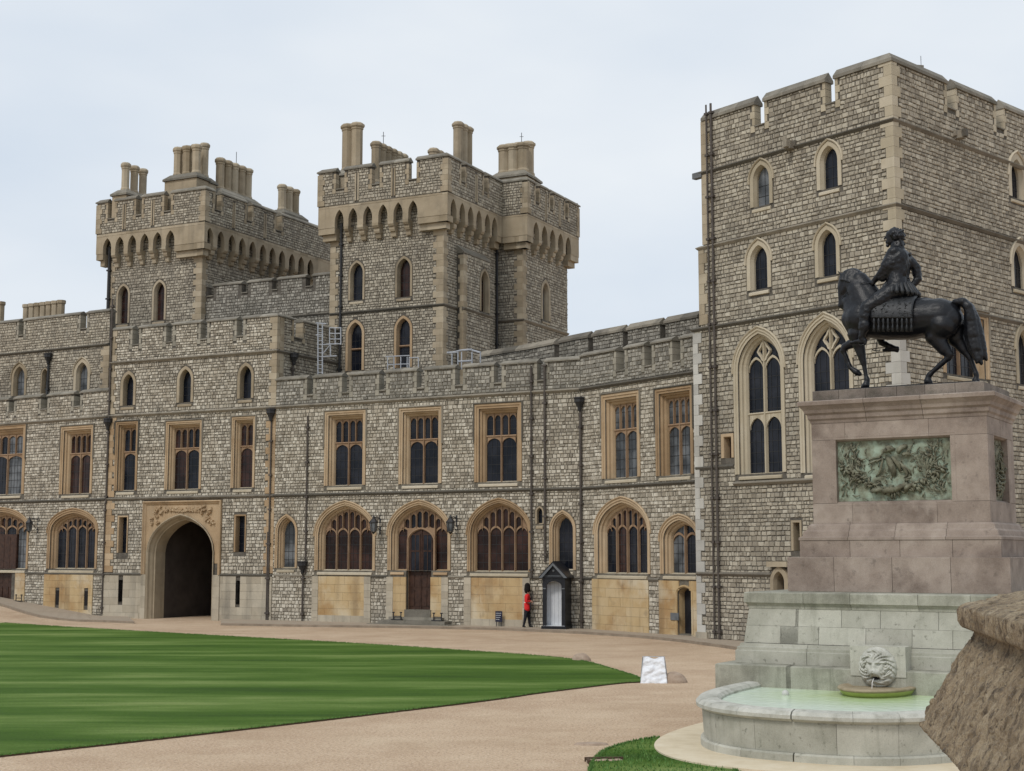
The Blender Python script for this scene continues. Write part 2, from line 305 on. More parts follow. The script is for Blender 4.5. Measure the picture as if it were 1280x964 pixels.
def tube(mb, pts, rad, n=8, rnd=None, cap=True):
    rings = []; P = [Vector(p) for p in pts]
    for i, p in enumerate(P):
        d = (P[min(i + 1, len(P) - 1)] - P[max(i - 1, 0)]).normalized()
        a = d.orthogonal().normalized() if i == 0 else (rings_a - d * rings_a.dot(d)).normalized()
        rings_a = a; c = d.cross(a); r = rad[i] if isinstance(rad, (list, tuple)) else rad
        rings.append([tuple(p + (a * math.cos(2 * math.pi * k / n) + c * math.sin(2 * math.pi * k / n)) * r) for k in range(n)])
    vs = [q for rg in rings for q in rg]
    fs = [(i * n + k, i * n + (k + 1) % n, (i + 1) * n + (k + 1) % n, (i + 1) * n + k) for i in range(len(P) - 1) for k in range(n)]
    if cap: fs += [tuple(range(n))[::-1], tuple((len(P) - 1) * n + k for k in range(n))]
    mb.add(vs, fs, rnd)
def lathe(mb, c, prof, n=12, rot=0., rnd=None, sx=1., sy=1.):
    vs = []; m_ = len(prof)
    for k in range(n):
        a = 2 * math.pi * k / n + rot
        for r, z in prof: vs.append((c[0] + math.cos(a) * r * sx, c[1] + math.sin(a) * r * sy, c[2] + z))
    fs = [(k * m_ + i, ((k + 1) % n) * m_ + i, ((k + 1) % n) * m_ + i + 1, k * m_ + i + 1) for k in range(n) for i in range(m_ - 1)]
    fs += [tuple(k * m_ + m_ - 1 for k in range(n)), tuple(k * m_ for k in reversed(range(n)))]
    mb.add(vs, fs, rnd)

# ------------------------------------------------------------------ arches
def gothic(s0, s1, zs, zt, n=7):
    w = (s1 - s0) / 2; r = max(zt - zs, .02); m = (s0 + s1) / 2
    if r < w: return tudor(s0, s1, zs, zt, n)
    Rr = (w * w + r * r) / (2 * w); c = s0 + Rr; a1 = math.atan2(r, m - c)
    left = [(c + Rr * math.cos(math.pi + (a1 - math.pi) * k / n), zs + Rr * math.sin(math.pi + (a1 - math.pi) * k / n)) for k in range(n + 1)]
    left[-1] = (m, zt)
    return left + [(2 * m - a, z) for a, z in reversed(left[:-1])]
def tudor(s0, s1, zs, zt, n=9):
    w = (s1 - s0) / 2; m = (s0 + s1) / 2; left = []
    for k in range(n + 1):
        a = (k / n) ** 1.5
        f = .80 * (1 - (1 - a) ** 2.1) ** (1 / 2.0) + .20 * a
        left.append((s0 + w * a, zs + (zt - zs) * f))
    return left + [(2 * m - a, z) for a, z in reversed(left[:-1])]
def profile(kind, s0, s1, z0, zs, zt):
    if kind == 'flat': return [(s0, z0), (s0, zt), (s1, zt), (s1, z0)]
    arc = gothic(s0, s1, zs, zt) if kind == 'gothic' else tudor(s0, s1, zs, zt)
    return [(s0, z0)] + arc + [(s1, z0)]
def offset(pts, d):
    out = []; n = len(pts)
    for i, p in enumerate(pts):
        ns = []
        for j in (i - 1, i):
            if 0 <= j < n - 1:
                dx, dz = pts[j + 1][0] - pts[j][0], pts[j + 1][1] - pts[j][1]; l = math.hypot(dx, dz) or 1e-9
                ns.append((-dz / l, dx / l))
        if len(ns) == 1: out.append((p[0] + ns[0][0] * d, p[1] + ns[0][1] * d)); continue
        bx, bz = ns[0][0] + ns[1][0], ns[0][1] + ns[1][1]; l = math.hypot(bx, bz) or 1e-9; bx /= l; bz /= l
        c = max(.5, bx * ns[0][0] + bz * ns[0][1]); out.append((p[0] + bx * d / c, p[1] + bz * d / c))
    return out
def sweep(mb, w, pts, section, rnd=None, closed_section=False, per_seg=False):
    """section [(offset outwards, o)] swept along the opening's profile"""
    rows = [[w.W(a, z, o) for a, z in offset(pts, d)] for d, o in section]
    m_ = len(section); n = len(pts)
    if per_seg:
        for j in range(n - 1):
            vs = [rows[i][k] for i in range(m_) for k in (j, j + 1)]
            mb.add(vs, [(2 * i, 2 * i + 1, 2 * i + 3, 2 * i + 2) for i in range(m_ - 1)], rnd)
    else:
        vs = [p for r in rows for p in r]
        mb.add(vs, [(i * n + j, i * n + j + 1, (i + 1) * n + j + 1, (i + 1) * n + j) for i in range(m_ - 1) for j in range(n - 1)], rnd)
def top_at(pts, s):
    best = -1e9
    for (a, z), (b, y) in zip(pts, pts[1:]):
        if min(a, b) - 1e-6 <= s <= max(a, b) + 1e-6 and abs(b - a) > 1e-6:
            best = max(best, z + (y - z) * (s - a) / (b - a))
    return best

# ------------------------------------------------------------------ coursed rubble: thousands of small squared stones with real joints
def scan(poly, z):
    xs = []; n = len(poly)
    for i in range(n):
        (a, y0), (b, y1) = poly[i], poly[(i + 1) % n]
        if (y0 <= z) != (y1 <= z): xs.append(a + (b - a) * (z - y0) / (y1 - y0))
    xs.sort(); return list(zip(xs[::2], xs[1::2]))
def inter(A, B):
    return [(max(a, c), min(b, d)) for a, b in A for c, d in B if min(b, d) - max(a, c) > .03]
def minus(A, B):
    for c, d in B:
        out = []
        for a, b in A:
            if d <= a or c >= b: out.append((a, b)); continue
            if c > a: out.append((a, c))
            if d < b: out.append((d, b))
        A = out
    return A
def rubble(mb, w, outline, blocks, z0, z1, o=0., h=.165, l=.20, o_far=None, tone=0.):
    z = z0
    while z < z1 - .05:
        hh = h * rng.uniform(.78, 1.22)
        if z + hh > z1 - .06: hh = z1 - z
        iv = inter(scan(outline, z + .03), scan(outline, z + hh - .03))
        for b in blocks:
            for q in ((z + hh * .5,) if isinstance(b, tuple) else (z + .02, z + hh * .5, z + hh - .02)): iv = minus(iv, scan(b, q))
        for a, b in iv:
            x = a + .005
            while x < b - .04:
                ll = l * rng.uniform(.5, 1.45)
                if x + ll > b - .08: ll = b - x - .005
                if ll < .05: break
                j = lambda k=.012: rng.uniform(-k, k)
                g = .010; d = rng.uniform(.015, .042); c = [(x + g + j(), z + g + j()), (x + ll - g + j(), z + g + j()), (x + ll - g + j(), z + hh - g + j()), (x + g + j(), z + hh - g + j())]
                e = .017; inn = [(c[0][0] + e + j(), c[0][1] + e + j()), (c[1][0] - e + j(), c[1][1] + e + j()), (c[2][0] - e + j(), c[2][1] - e + j()), (c[3][0] + e + j(), c[3][1] - e + j())]
                vs = [w.W(p, q, o - .01) for p, q in c] + [w.W(p, q, o + d + rng.uniform(-.01, .01)) for p, q in inn]
                mb.add(vs, [(4, 5, 6, 7), (0, 1, 5, 4), (1, 2, 6, 5), (2, 3, 7, 6), (3, 0, 4, 7)], min(1, max(0, rng.random() + tone)))
                x += ll
        z += hh
# ------------------------------------------------------------------ building kit
def strip_vs(pts, rnd=.5): return pts
def window(root, w, outer, inner, kind='flat', depth=.42, spring=None, stone='ashlar_orange', glassm='glass_dark', lights=1, sub=0, transom=None, head=.28, hood=True, sill=True, style='splay', name='window', arch_sub=False, barw=.10, bw=None, door=None):
    u0, u1, vt, vb = outer; ui0, ui1, vti = inner; vm = (vt + vb) / 2
    a, b = w.S(u0, vm), w.S(u1, vm); zto = w.Z((u0 + u1) / 2, vt)
    wi = w.S(ui1, vm, -depth) - w.S(ui0, vm, -depth)
    bw = bw or max(.08, (b - a - wi) / 2 * .86); s0, s1 = a + bw, b - bw; m = (s0 + s1) / 2
    zb = w.Z((ui0 + ui1) / 2, vb, -depth * .6)
    zt = zto - bw if kind != 'flat' else min(zto - bw * .7, w.Z((ui0 + ui1) / 2, vti, -depth) )
    zt = max(zt, zb + .3)
    zs = (w.Z((ui0 + ui1) / 2, spring, -depth) if spring else zt - (s1 - s0) * .75)
    P = profile(kind, s0, s1, zb, zs, zt)
    r = rng.random(); MU = 'shaded_stone' if stone == 'ashlar_orange' else stone
    fr = MB()
    if style == 'splay':
        sec = [(bw + .02, -.02), (bw + .02, .05), (bw * .82, .055), (bw * .78, .015), (bw * .56, .01), (bw * .52, -depth * .22), (bw * .34, -depth * .3), (bw * .3, -depth * .5), (bw * .12, -depth * .62), (.0, -depth * .85), (0, -depth - .05)]
    elif style == 'chamfer':
        sec = [(bw, -.02), (bw, .04), (bw * .30, .04), (bw * .22, -.02), (0, -depth * .55), (0, -depth - .05)]
    else:
        sec = [(bw, -.02), (bw, .035), (.02, .035), (0, .01), (0, -depth - .05)]
    sweep(fr, w, P, sec, r)
    f = fr.build(name, stone, root)
    # voussoirs and jamb stones: joints of the dressed surround as separate proud stones
    if hood:
        hb = MB(); k = 1 if kind != 'flat' else 1
        drop = zb + (zt - zb) * (.56 if kind == 'flat' else .0)
        hz = (zs - .1) if kind != 'flat' else zt - (zt - zb) * .42
        Q = [(p[0], max(p[1], hz)) for p in P]
        sweep(hb, w, Q, [(bw + .10, -.01), (bw + .10, .07), (bw + .06, .11), (bw + .02, .08), (bw + .01, -.01)], r)
        hb.build('hood_mould', stone if kind != 'flat' else 'string_stone', f)
    if sill:
        sb = MB(); prism(sb, w, s0 - bw * .55, s1 + bw * .55, [(-depth, zb - .02), (-depth, zb + .05), (.03, zb - .10), (.07, zb - .13), (.07, zb - .22), (-.02, zb - .24)], rng.random()); sb.build('sill', 'ashlar_pale' if stone == 'ashlar_orange' else stone, f)
    gz = -depth
    bars = [s0 + (s1 - s0) * k / lights for k in range(1, lights)]
    cuts = [s0] + bars + [s1]
    ztr = w.Z((ui0 + ui1) / 2, transom, -depth) if transom else None
    if lights > 1:
        mb = MB()
        for x in bars:
            prism_v(mb, w, x, barw, zb, top_at(P, x) + .02, gz)
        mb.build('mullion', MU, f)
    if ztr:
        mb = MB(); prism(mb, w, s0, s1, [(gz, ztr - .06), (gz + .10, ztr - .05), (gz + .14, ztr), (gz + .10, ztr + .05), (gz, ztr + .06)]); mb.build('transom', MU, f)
    tr = MB(); any_tr = False
    def heads(x0, x1, zsp, rise, zcap, band=None, bwid=.05):
        n = 8; pts = gothic(x0 + bwid, x1 - bwid, zsp, zsp + rise, 5)
        for (p, q), (p2, q2) in zip(pts, pts[1:]):
            if band is None: c1, c2 = max(q, zcap(p)), max(q2, zcap(p2))
            else: c1, c2 = min(q + band, max(q, zcap(p))), min(q2 + band, max(q2, zcap(p2)))
            o1 = gz + .09
            vs = [w.W(p, q, o1), w.W(p2, q2, o1), w.W(p2, c2, o1), w.W(p, c1, o1), w.W(p, q, gz), w.W(p2, q2, gz)]
            tr.add(vs, [(0, 1, 2, 3), (0, 4, 5, 1)], r)
    capf = lambda s: top_at(P, min(max(s, s0), s1))
    if kind == 'flat' and lights > 1 and ztr:
        any_tr = True
        for x0, x1 in zip(cuts, cuts[1:]):
            heads(x0, x1, ztr - .06 - head, head * .92, lambda s: ztr - .05)
            xm = (x0 + x1) / 2; prism_v(tr, w, xm, .07, ztr, zt, gz)
            for y0, y1 in ((x0, xm), (xm, x1)): heads(y0, y1, zt - .05 - head * .8, head * .75, lambda s: zt, bwid=.03)
    elif kind == 'flat' and ztr:
        any_tr = True
        heads(s0, s1, ztr - .06 - head, head * .92, lambda s: ztr - .05)
        xm = m; prism_v(tr, w, xm, .07, ztr, zt, gz)
        for y0, y1 in ((s0, xm), (xm, s1)): heads(y0, y1, zt - .05 - head * .8, head * .75, lambda s: zt, bwid=.03)
    elif kind != 'flat' and lights > 1:
        any_tr = True
        for x0, x1 in zip(cuts, cuts[1:]):
            xm = (x0 + x1) / 2; zc = min(zs + head * .2, capf(xm) - .45)
            heads(x0, x1, zc - head * .35, head, capf, band=.10)
            if arch_sub: prism_v(tr, w, xm, .065, zc + head * .6, capf(xm), gz)
            for y0, y1 in ((x0, xm), (xm, x1)):
                ym = (y0 + y1) / 2; zz = min(capf(y0 + .06), capf(y1 - .06), capf(ym))
                if arch_sub: heads(y0, y1, zz - .22, .18, capf, bwid=.03)
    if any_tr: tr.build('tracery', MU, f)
    # glass: one pane for every light
    for x0, x1 in zip(cuts, cuts[1:]):
        n = 6; mb = MB()
        for k in range(n):
            p, q = x0 + (x1 - x0) * k / n, x0 + (x1 - x0) * (k + 1) / n
            vs = [w.W(p, zb, gz + .02), w.W(q, zb, gz + .02), w.W(q, max(zb, top_at(P, q)), gz + .02), w.W(p, max(zb, top_at(P, p)), gz + .02)]
            mb.add(vs, [(0, 1, 2, 3)], .5)
        # leading
        q_r = rng.random(); mb.build('glass_pane', glassm if q_r < .72 else ('glass_grey' if q_r > .9 else ('glass_dark', 'glass_brown')[glassm == 'glass_dark' and stone == 'ashlar_orange']), f)
    ld = MB(); 
    for x0, x1 in zip(cuts, cuts[1:]):
        n = max(1, round((x1 - x0) / .28))
        for k in range(1, n + (1 if n == 1 else 0)):
            x = x0 + (x1 - x0) * k / n
            if n > 1: box(ld, w, x - .008, x + .008, zb, top_at(P, x) - .02, gz + .02, gz + .035)
        z = zb + .42
        while z < zs if kind != 'flat' else z < zt: box(ld, w, x0, x1, z - .009, z + .009, gz + .02, gz + .035); z += .42
    if ld.v: ld.build('leading', 'iron_black', f)
    hole = offset(P, {'splay': bw * .535, 'chamfer': bw * .26}.get(style, .012)); blk = offset(P, bw + (.03 if not hood else .03))
    hole = [(hole[0][0], zb - .01)] + hole[1:-1] + [(hole[-1][0], zb - .01)]
    blk = [(blk[0][0], zb - .20)] + blk[1:-1] + [(blk[-1][0], zb - .20)]
    return dict(hole=hole, block=blk, P=P, s0=s0, s1=s1, zb=zb, zt=zt, f=f, bw=bw, zs=zs)
def prism_v(mb, w, x, wd, z0, z1, gz):
    if z1 <= z0: return
    h = wd / 2
    vs = [w.W(x - h, z, gz) for z in (z0, z1)] + [w.W(x - h * .4, z, gz + .14) for z in (z0, z1)] + [w.W(x + h * .4, z, gz + .14) for z in (z0, z1)] + [w.W(x + h, z, gz) for z in (z0, z1)]
    mb.add(vs, [(0, 2, 3, 1), (2, 4, 5, 3), (4, 6, 7, 5)])
def battlement(s0, s1, z0, zc, zt, cren):
    pts = [(s0, z0), (s0, zt)]
    for a, b in cren: pts += [(a, zt), (a, zc), (b, zc), (b, zt)]
    return pts + [(s1, zt), (s1, z0)]
COPE = lambda z, t: [(.09, z), (.09, z + .06), (-t * .45, z + .20), (-t - .09, z + .06), (-t - .09, z)]
def copings(root, w, s0, s1, zc, zt, cren, t=.42, m0=0., m1=0., mt='coping', jamb='ashlar_tan', jambs=True, tall=.22):
    edges = [s0] + [x for c in cren for x in c] + [s1]
    k = tall / .20
    for a, b in zip(edges[::2], edges[1::2]):
        mb = MB(); n = max(1, round((b - a) / 1.1)); e0 = .05 if a > s0 + .01 else 0; e1 = .05 if b < s1 - .01 else 0
        x0 = a - e0
        for i in range(n):
            x1 = a + (b - a) * (i + 1) / n + (e1 if i == n - 1 else 0)
            prism(mb, w, x0 + .004 * (x0 > s0), x1 - .004 * (x1 < s1), [(o, zt + (z - zt) * k) for o, z in COPE(zt, t)], bend0=m0 if x0 <= s0 else 0, bend1=m1 if x1 >= s1 - 1e-6 else 0)
            x0 = x1
        mb.build('coping', mt, root)
    for a, b in cren:
        mb = MB(); prism(mb, w, a + .003, b - .003, [(.07, zc), (.07, zc + .05), (-t * .5, zc + .12), (-t - .05, zc + .04), (-t - .05, zc)]); mb.build('crenel_sill', mt, root)
        if jambs:
            for x, sgn in ((a, -1), (b, 1)):
                mb = MB(); z = zc - .2; i = 0
                while z < zt - .12:
                    wd = (.22, .13)[i % 2]; box(mb, w, min(x - sgn * .006, x + sgn * wd), max(x - sgn * .006, x + sgn * wd), z, min(zt - .003, z + .27), -t - .01 if z > zc - .02 else -.05, .028); z += .285; i += 1
                mb.build('crenel_jamb', jamb, root)
def jamb_blocks(zc, zt, cren): return [[(x + s_ * .2 - .1 - .02, zc - .2), (x + s_ * .2 - .12, zt), (x + s_ * .2 + .1, zt), (x + s_ * .2 + .1, zc - .2)] for a, b in cren for x, s_ in ((a, -.5), (b, .5))]
def string(root, w, s0, s1, z, proj=.13, h=.2, mt='string_stone', b0=0., b1=0., name='string_course'):
    mb = MB(); prism(mb, w, s0, s1, [(-.03, z - h * .5), (proj * .35, z - h * .5), (proj, z - h * .05), (proj, z + h * .12), (-.03, z + h * .5)], bend0=b0, bend1=b1)
    return mb.build(name, mt, root)
def rect(a, b, c, d): return [(a, c), (a, d), (b, d), (b, c)]
def ashlar(mb, w, s0, s1, z0, z1, o=.02, h=.34, l=.62, back=-.02, holes=(), gap=.004):
    z = z0; i = 0
    n = max(1, round((z1 - z0) / h)); hh = (z1 - z0) / n
    for k in range(n):
        z = z0 + k * hh; iv = [(s0, s1)]
        for b in holes:
            for q in (z + .02, z + hh / 2, z + hh - .02): iv = minus(iv, scan(b, q))
        for a, b in iv:
            x = a
            first = l * (.5 if (k + i) % 2 else 1) * rng.uniform(.85, 1.15)
            while x < b - .02:
                ll = first if x == a else l * rng.uniform(.75, 1.3)
                if x + ll > b - .15: ll = b - x
                box(mb, w, x + gap, x + ll - gap, z + gap, z + hh - gap, back, o + rng.uniform(-.004, .004)); x += ll
_q = {}
def quoins(root, w, s, side, z0, z1, mt='ashlar_tan', la=.52, lb=.30, h=.34, deep=.3, skip=()):
    """alternate long and short corner stones; every one an object sharing two meshes"""
    zs = z0; i = 0; blocks = []
    R0 = Vector(parent_loc(root))
    while zs < z1 - .1:
        hh = min(h, z1 - zs)
        L_, D_ = ((la, deep * .62), (lb, deep))[i % 2]
        key = (mt, L_, D_, side, round(hh, 2), rng.randrange(4))
        if key not in _q:
            me = bpy.data.meshes.new('quoin'); a, b = (0, L_) if side > 0 else (-L_, 0)
            e = .012
            if side > 0: a -= .048
            else: b += .048
            vs = [(x, y, z) for z in (.004, hh - .004) for x, y in ((a, -.03), (b, -.03), (b, D_), (a, D_))]
            vs = [(x, y if y > 0 else -.048, z) for x, y, z in vs]; me.from_pydata(vs, [], BOXF); at = me.attributes.new('rnd', 'FLOAT', 'FACE'); at.data.foreach_set('value', [rng.random()] * 6); me.materials.append(MATS[mt]); _q[key] = me
        o = bpy.data.objects.new('quoin', _q[key]); COL.objects.link(o); o.parent = root
        p = Vector(w.W(s, zs)) - R0; o.location = p; o.rotation_euler = (0, 0, w.rot())
        blocks.append(tuple(rect(s, s + L_, zs, zs + hh) if side > 0 else rect(s - L_, s, zs, zs + hh)))
        zs += hh; i += 1
    return blocks
def masonry(root, w, outline, ops, blocks, z0, z1, stone='rubble_warm', base='mortar', thick=.42, o=0., h=.165, l=.20, name='wall', tone=0., cap=True):
    mb = MB(); slab(mb, w, outline, [x['hole'] for x in ops], o, o - thick); wl = mb.build(name, base, root)
    st = MB(); rubble(st, w, outline, [x['block'] for x in ops] + blocks, z0, z1, o, h, l, tone=tone); 
    if st.v: st.build('rubble_stones', stone, root, kind='stuff')
    return wl
def roof(root, pts, z, name='roof', mt='lead_grey'):
    mb = MB(); n = len(pts); mb.add([(x, y, z) for x, y in pts] + [(x, y, z - .2) for x, y in pts], [tuple(range(n)), tuple(range(n, 2 * n))[::-1]] + [(i, (i + 1) % n, n + (i + 1) % n, n + i) for i in range(n)], .5); return mb.build(name, mt, root)
def pipe(root, w, s, z0, z1, o=.12, r=.055, mt='pipe_paint', hopper=None, collars=True, lean=0.):
    mb = MB(); tube(mb, [w.W(s + lean * (z1 - z0), z1, o), w.W(s, z0, o)], r, 7)
    p = mb.build('drainpipe', mt, root)
    if collars:
        c = PB(p, mt, 'pipe_bracket'); z = z0 + .3
        while z < z1: box(c, w, s - r - .045, s + r + .045, z, z + .09, -.0, o + r + .015); z += 1.75
    if hopper:
        hb = MB(); q = w.W(s, hopper, o + .05)
        lathe(hb, q, [(.06, -.42), (.08, -.36), (.1, -.25), (.2, -.05), (.24, 0), (.24, .14), (.27, .16), (.27, .22)], 8); hb.build('pipe_hopper', 'iron_black', p)
    return p

# ------------------------------------------------------------------ plan and levels, from the survey of the photograph
def d_for(u, v, z): r = ray(u, v); return (z - EYE) * r[1] / r[2]
D1 = (-2.02, 1.0); D2 = (.506, 1.0)
A1 = PD(341, 73.5); A0 = line_hit(A1, D1, 131)
wA = Wall(A0, A1)
ZP = wA.Z(320, 510.5); ZM = wA.Z(320, 620); ZPL = wA.Z(272, 718.7)
B0 = A1; B1 = PD(727, d_for(727, 486.8, ZP)); B2 = PD(872, d_for(872, 465.3, ZP))
wB = Wall(B0, B1); wK = Wall(B1, B2)
C1 = A0; C0 = PD(-70, d_for(0, 531, ZP) + 2.6)
wC = Wall(C0, C1)
print('levels', ZP, ZM, ZPL, 'A', A0, A1, 'B1', B1, 'B2', B2, 'C0', C0)
print('check ZP on A left', wA.Z(132.5, 520), 'ZM', wA.Z(122, 625), 'B', wB.Z(345, 510), wB.Z(680, 489.2), 'ZM', wB.Z(345, 618.6), wB.Z(680, 611), wK.Z(870, 605), 'base', wB.Z(380, 778), wB.Z(660, 783), wK.Z(860, 797), wA.Z(264, 779), wA.Z(120, 765))

def crenpx(w, L, v): return [(w.S(a, v), w.S(b, v)) for a, b in L]

# ================================================================== gatehouse (A)
gate = thing('gatehouse', 'two storey projecting gatehouse with dark arched passage and carved panel above it', 'gatehouse', (wA.W(wA.len / 2, 0)[0], wA.W(wA.len / 2, 0)[1], 0))
def build_gate():
    w = wA; r = gate; o_ = []
    ztA = w.Z(340, 396); zcA = w.Z(212, 428.5); zsU = w.Z(320, 440.5)
    for (a, b, vt, vb), (c, d, vi) in (((151, 170, 464, 507.5), (155.5, 167, 468)), ((221.5, 242, 458, 503.7), (225.7, 238.7, 462.5)), ((297, 317.5, 453.5, 498.7), (301, 313.7, 457.5))):
        o_.append(window(r, w, (a, b, vt, vb), (c, d, vi), 'gothic', .35, stone='ashlar_tan', hood=False, style='plain'))
    o_.append(window(r, w, (144.5, 172, 527, 613.5), (156, 169.5, 536), 'flat', .4, lights=1, transom=565.5, stone='ashlar_orange'))
    o_.append(window(r, w, (207.5, 252, 523.7, 612), (218.5, 248, 535.5), 'flat', .4, lights=2, transom=561, stone='ashlar_orange'))
    o_.append(window(r, w, (290, 318.7, 520.5, 610), (301.5, 315.5, 530), 'flat', .4, lights=1, transom=558.5, stone='ashlar_orange'))
    for a, b, vt, vb in ((147, 160, 645, 691), (293, 307.5, 643.5, 690)):
        o_.append(window(r, w, (a, b, vt, vb), (a + 2.2, b - 1.6, vt + 2), 'flat', .35, stone='ashlar_orange', hood=False, style='plain', sill=False, name='slit_window'))
    for a, b, vt, vb in ((149.5, 154, 725, 752), (296, 300.3, 726, 755)):
        s0, s1 = w.S(a, vt), w.S(b, vt); z0, z1 = w.Z(a, vb), w.Z(a, vt)
        mb = MB(); P = profile('flat', s0, s1, z0, 0, z1); sweep(mb, w, P + [P[0]], [(0, .05), (0, -.5)]); box(mb, w, s0, s1, z0, z1, -.5, -.48)
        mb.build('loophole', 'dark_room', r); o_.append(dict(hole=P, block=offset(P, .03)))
    # gateway arch
    vm = 700; s0, s1 = w.S(184.5, vm), w.S(267.5, vm); zs = w.Z(234, 690); zt = w.Z(234, 643.5)
    P0 = profile('tudor', s0, s1, -.05, zs, zt)
    f = MB(); sec = [(.04, .10), (0, .12), (-.07, .05), (-.10, -.08), (-.17, -.20), (-.20, -.30), (-.25, -.33), (-.27, -.80), (-.27, -1.1)]
    sweep(f, w, P0, sec, .5); g = f.build('gate_arch', 'ashlar_tan', r)
    a0, a1 = w.S(178.7, vm), w.S(276, vm); zf = w.Z(225, 626)
    FR = profile('flat', a0 + .18, a1 - .18, ZPL, 0, zf - .2)
    fm = MB(); sweep(fm, w, FR, [(.2, 0), (.2, .14), (.14, .17), (.08, .10), (.03, .08), (-.02, .02)]); fm.build('label_mould', 'ashlar_orange', g)
    sp = MB(); A_ = a0 + .16; B_ = a1 - .16; slab(sp, w, [(A_, zs - .6), (A_, zf - .18), (B_, zf - .18), (B_, zs - .6), (s1 + .03, zs - .6)] + list(reversed(offset(P0, .02)[1:-1])) + [(s0 - .03, zs - .6)], [], .02, -.3); sp.build('spandrel', 'ashlar_orange', g)
    cv = MB()       # carved shields, band and foliage in relief
    def blob(sx, z, rs, rz, d=.07):
        for k in range(7):
            x = sx + rng.uniform(-rs, rs); y = z + rng.uniform(-rz, rz); q = rng.uniform(.05, .11); lathe3(cv, w, x, y, q, .02, .02 + d * rng.uniform(1.2, 2.2))
    for u, v in ((196, 640), (203, 637), (262, 640), (255, 637), (191, 652), (266, 652), (198, 650), (260, 648)): blob(w.S(u, v), w.Z(u, v), .13, .2)
    for k in range(22):
        u = 208 + k * 2.0; blob(w.S(u, 637), w.Z(u, 638) + .04, .06, .10, .05)
    box(cv, w, w.S(205, 637), w.S(252, 637), w.Z(228, 640) + .1, w.Z(228, 640) + .32, .02, .06)
    cv.build('carved_relief', 'ashlar_orange', g)
    o_.append(dict(hole=offset(profile('tudor', s0, s1, -.4, zs, zt), -.02), block=rect(a0 - .03, a1 + .03, -1, zf + .02)))
    # passage behind the arch
    pg = MB(); t0, t1 = s0 + .22, s1 - .1; dp = 9
    for o0, o1, q0, q1, z0, z1 in ((-.52, -dp, t0 - .4, t0, 0, zt), (-.52, -dp, t1 + .35, t1 + .75, 0, zt)): box(pg, w, q0, q1, z0, z1, o1, o0)
    box(pg, w, t0 - .4, t1 + .75, 0, zt, -dp - .4, -dp); box(pg, w, t0 - .4, t1 + .75, zt - .1, zt + .3, -dp, -.52)
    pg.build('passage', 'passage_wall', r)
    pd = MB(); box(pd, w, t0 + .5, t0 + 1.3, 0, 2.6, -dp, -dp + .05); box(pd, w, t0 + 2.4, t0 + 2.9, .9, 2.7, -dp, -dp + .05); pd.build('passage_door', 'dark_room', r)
    # quoins and courses
    bl = []
    bl += quoins(r, w, 0, 1, ZPL + .1, ZM - .1, 'ashlar_orange', la=.62, lb=.42); bl += quoins(r, w, 0, 1, ZM + .1, ZP - .1, 'ashlar_orange', la=.55, lb=.36); bl += quoins(r, w, 0, 1, ZP + .1, zsU - .1, 'ashlar_tan', la=.42, lb=.28)
    bl += quoins(r, w, w.len, -1, ZPL + .1, ZM - .1, 'ashlar_orange', la=.55, lb=.4, deep=.1); bl += quoins(r, w, w.len, -1, ZM + .1, ZP - .1, 'ashlar_orange', la=.55, lb=.36, deep=.1); bl += quoins(r, w, w.len, -1, ZP + .1, zsU - .1, 'ashlar_tan', la=.42, lb=.28)
    bl += quoins(r, w, w.len, -1, zsU + .1, ztA, 'ashlar_tan', la=.42, lb=.28); bl += quoins(r, w, 0, 1, zsU + .1, ztA, 'ashlar_tan', la=.42, lb=.28)
    cr = crenpx(w, [(166, 174.5), (208, 216.5), (251, 259.5), (296, 304.5)], 415)
    OL = battlement(0, w.len, -.4, zcA, ztA, cr); bl += jamb_blocks(zcA, ztA, cr)
    masonry(r, w, OL, o_, bl + [rect(-1, 30, -1, ZPL + .05)], ZPL + .05, ztA, 'rubble_warm', name='front_wall')
    st = PB(r, 'ashlar_base', 'ashlar_block'); ashlar(st, w, 0, w.len, -.1, ZPL - .03, .055, h=.40, l=.9, holes=[rect(s0 - .12, s1 + .12, -2, 9)] + [o['block'] for o in o_ if 'P' not in o and o['hole'][0][1] > .3 and o['hole'][0][1] < 2])
    js = PB(r, 'ashlar_base', 'gate_jamb'); ashlar(js, w, a0 - .02, s0 - .02, 0, ZPL, .12, h=.6, l=2); ashlar(js, w, s1 + .02, a1 + .02, 0, ZPL, .12, h=.6, l=2)
    for z, q in ((ZPL, .1), (ZM, .13), (ZP, .15), (zsU, .16)):
        if z == ZPL: string(r, w, 0, a0 - .02, z, q); string(r, w, a1 + .02, w.len, z, q)
        else: string(r, w, -.0, w.len, z, q, b1=1 if z == zsU else 0)
    copings(r, w, 0, w.len, zcA, ztA, cr, m1=1, jamb='ashlar_grey')
    # upper return on the right, above the main range
    e = line_hit(A1, D2, 421); wr = Wall(A1, e)
    crr = [(wr.S(367, 410), wr.S(378, 410))]
    OL = battlement(0, wr.len, ZP - .5, zcA, ztA, crr); bl = quoins(r, wr, 0.52, -1, ZP + .1, ztA, 'ashlar_tan', la=.3, lb=.3, deep=.1)
    masonry(r, wr, OL, [], bl + jamb_blocks(zcA, ztA, crr), ZP, ztA, 'rubble_tower', name='side_wall'); string(r, wr, 0, wr.len, zsU, .15, b0=1); copings(r, wr, 0, wr.len, zcA, ztA, crr, m0=1)
    pipe(r, wr, wr.S(364, 450), ZP, wr.Z(364, 451), hopper=wr.Z(364, 447))
    wl = Wall(line_hit(A0, D2, 136), A0); q0 = (A0[0] + D2[0] * 5.4, A0[1] + D2[1] * 5.4); wl = Wall(q0, A0)
    masonry(r, wl, rect(0, wl.len, 0, ztA), [], [], ZP, ztA, 'rubble_tower', name='side_wall')
    roof(r, [A0, A1, e, q0], zsU + .2)
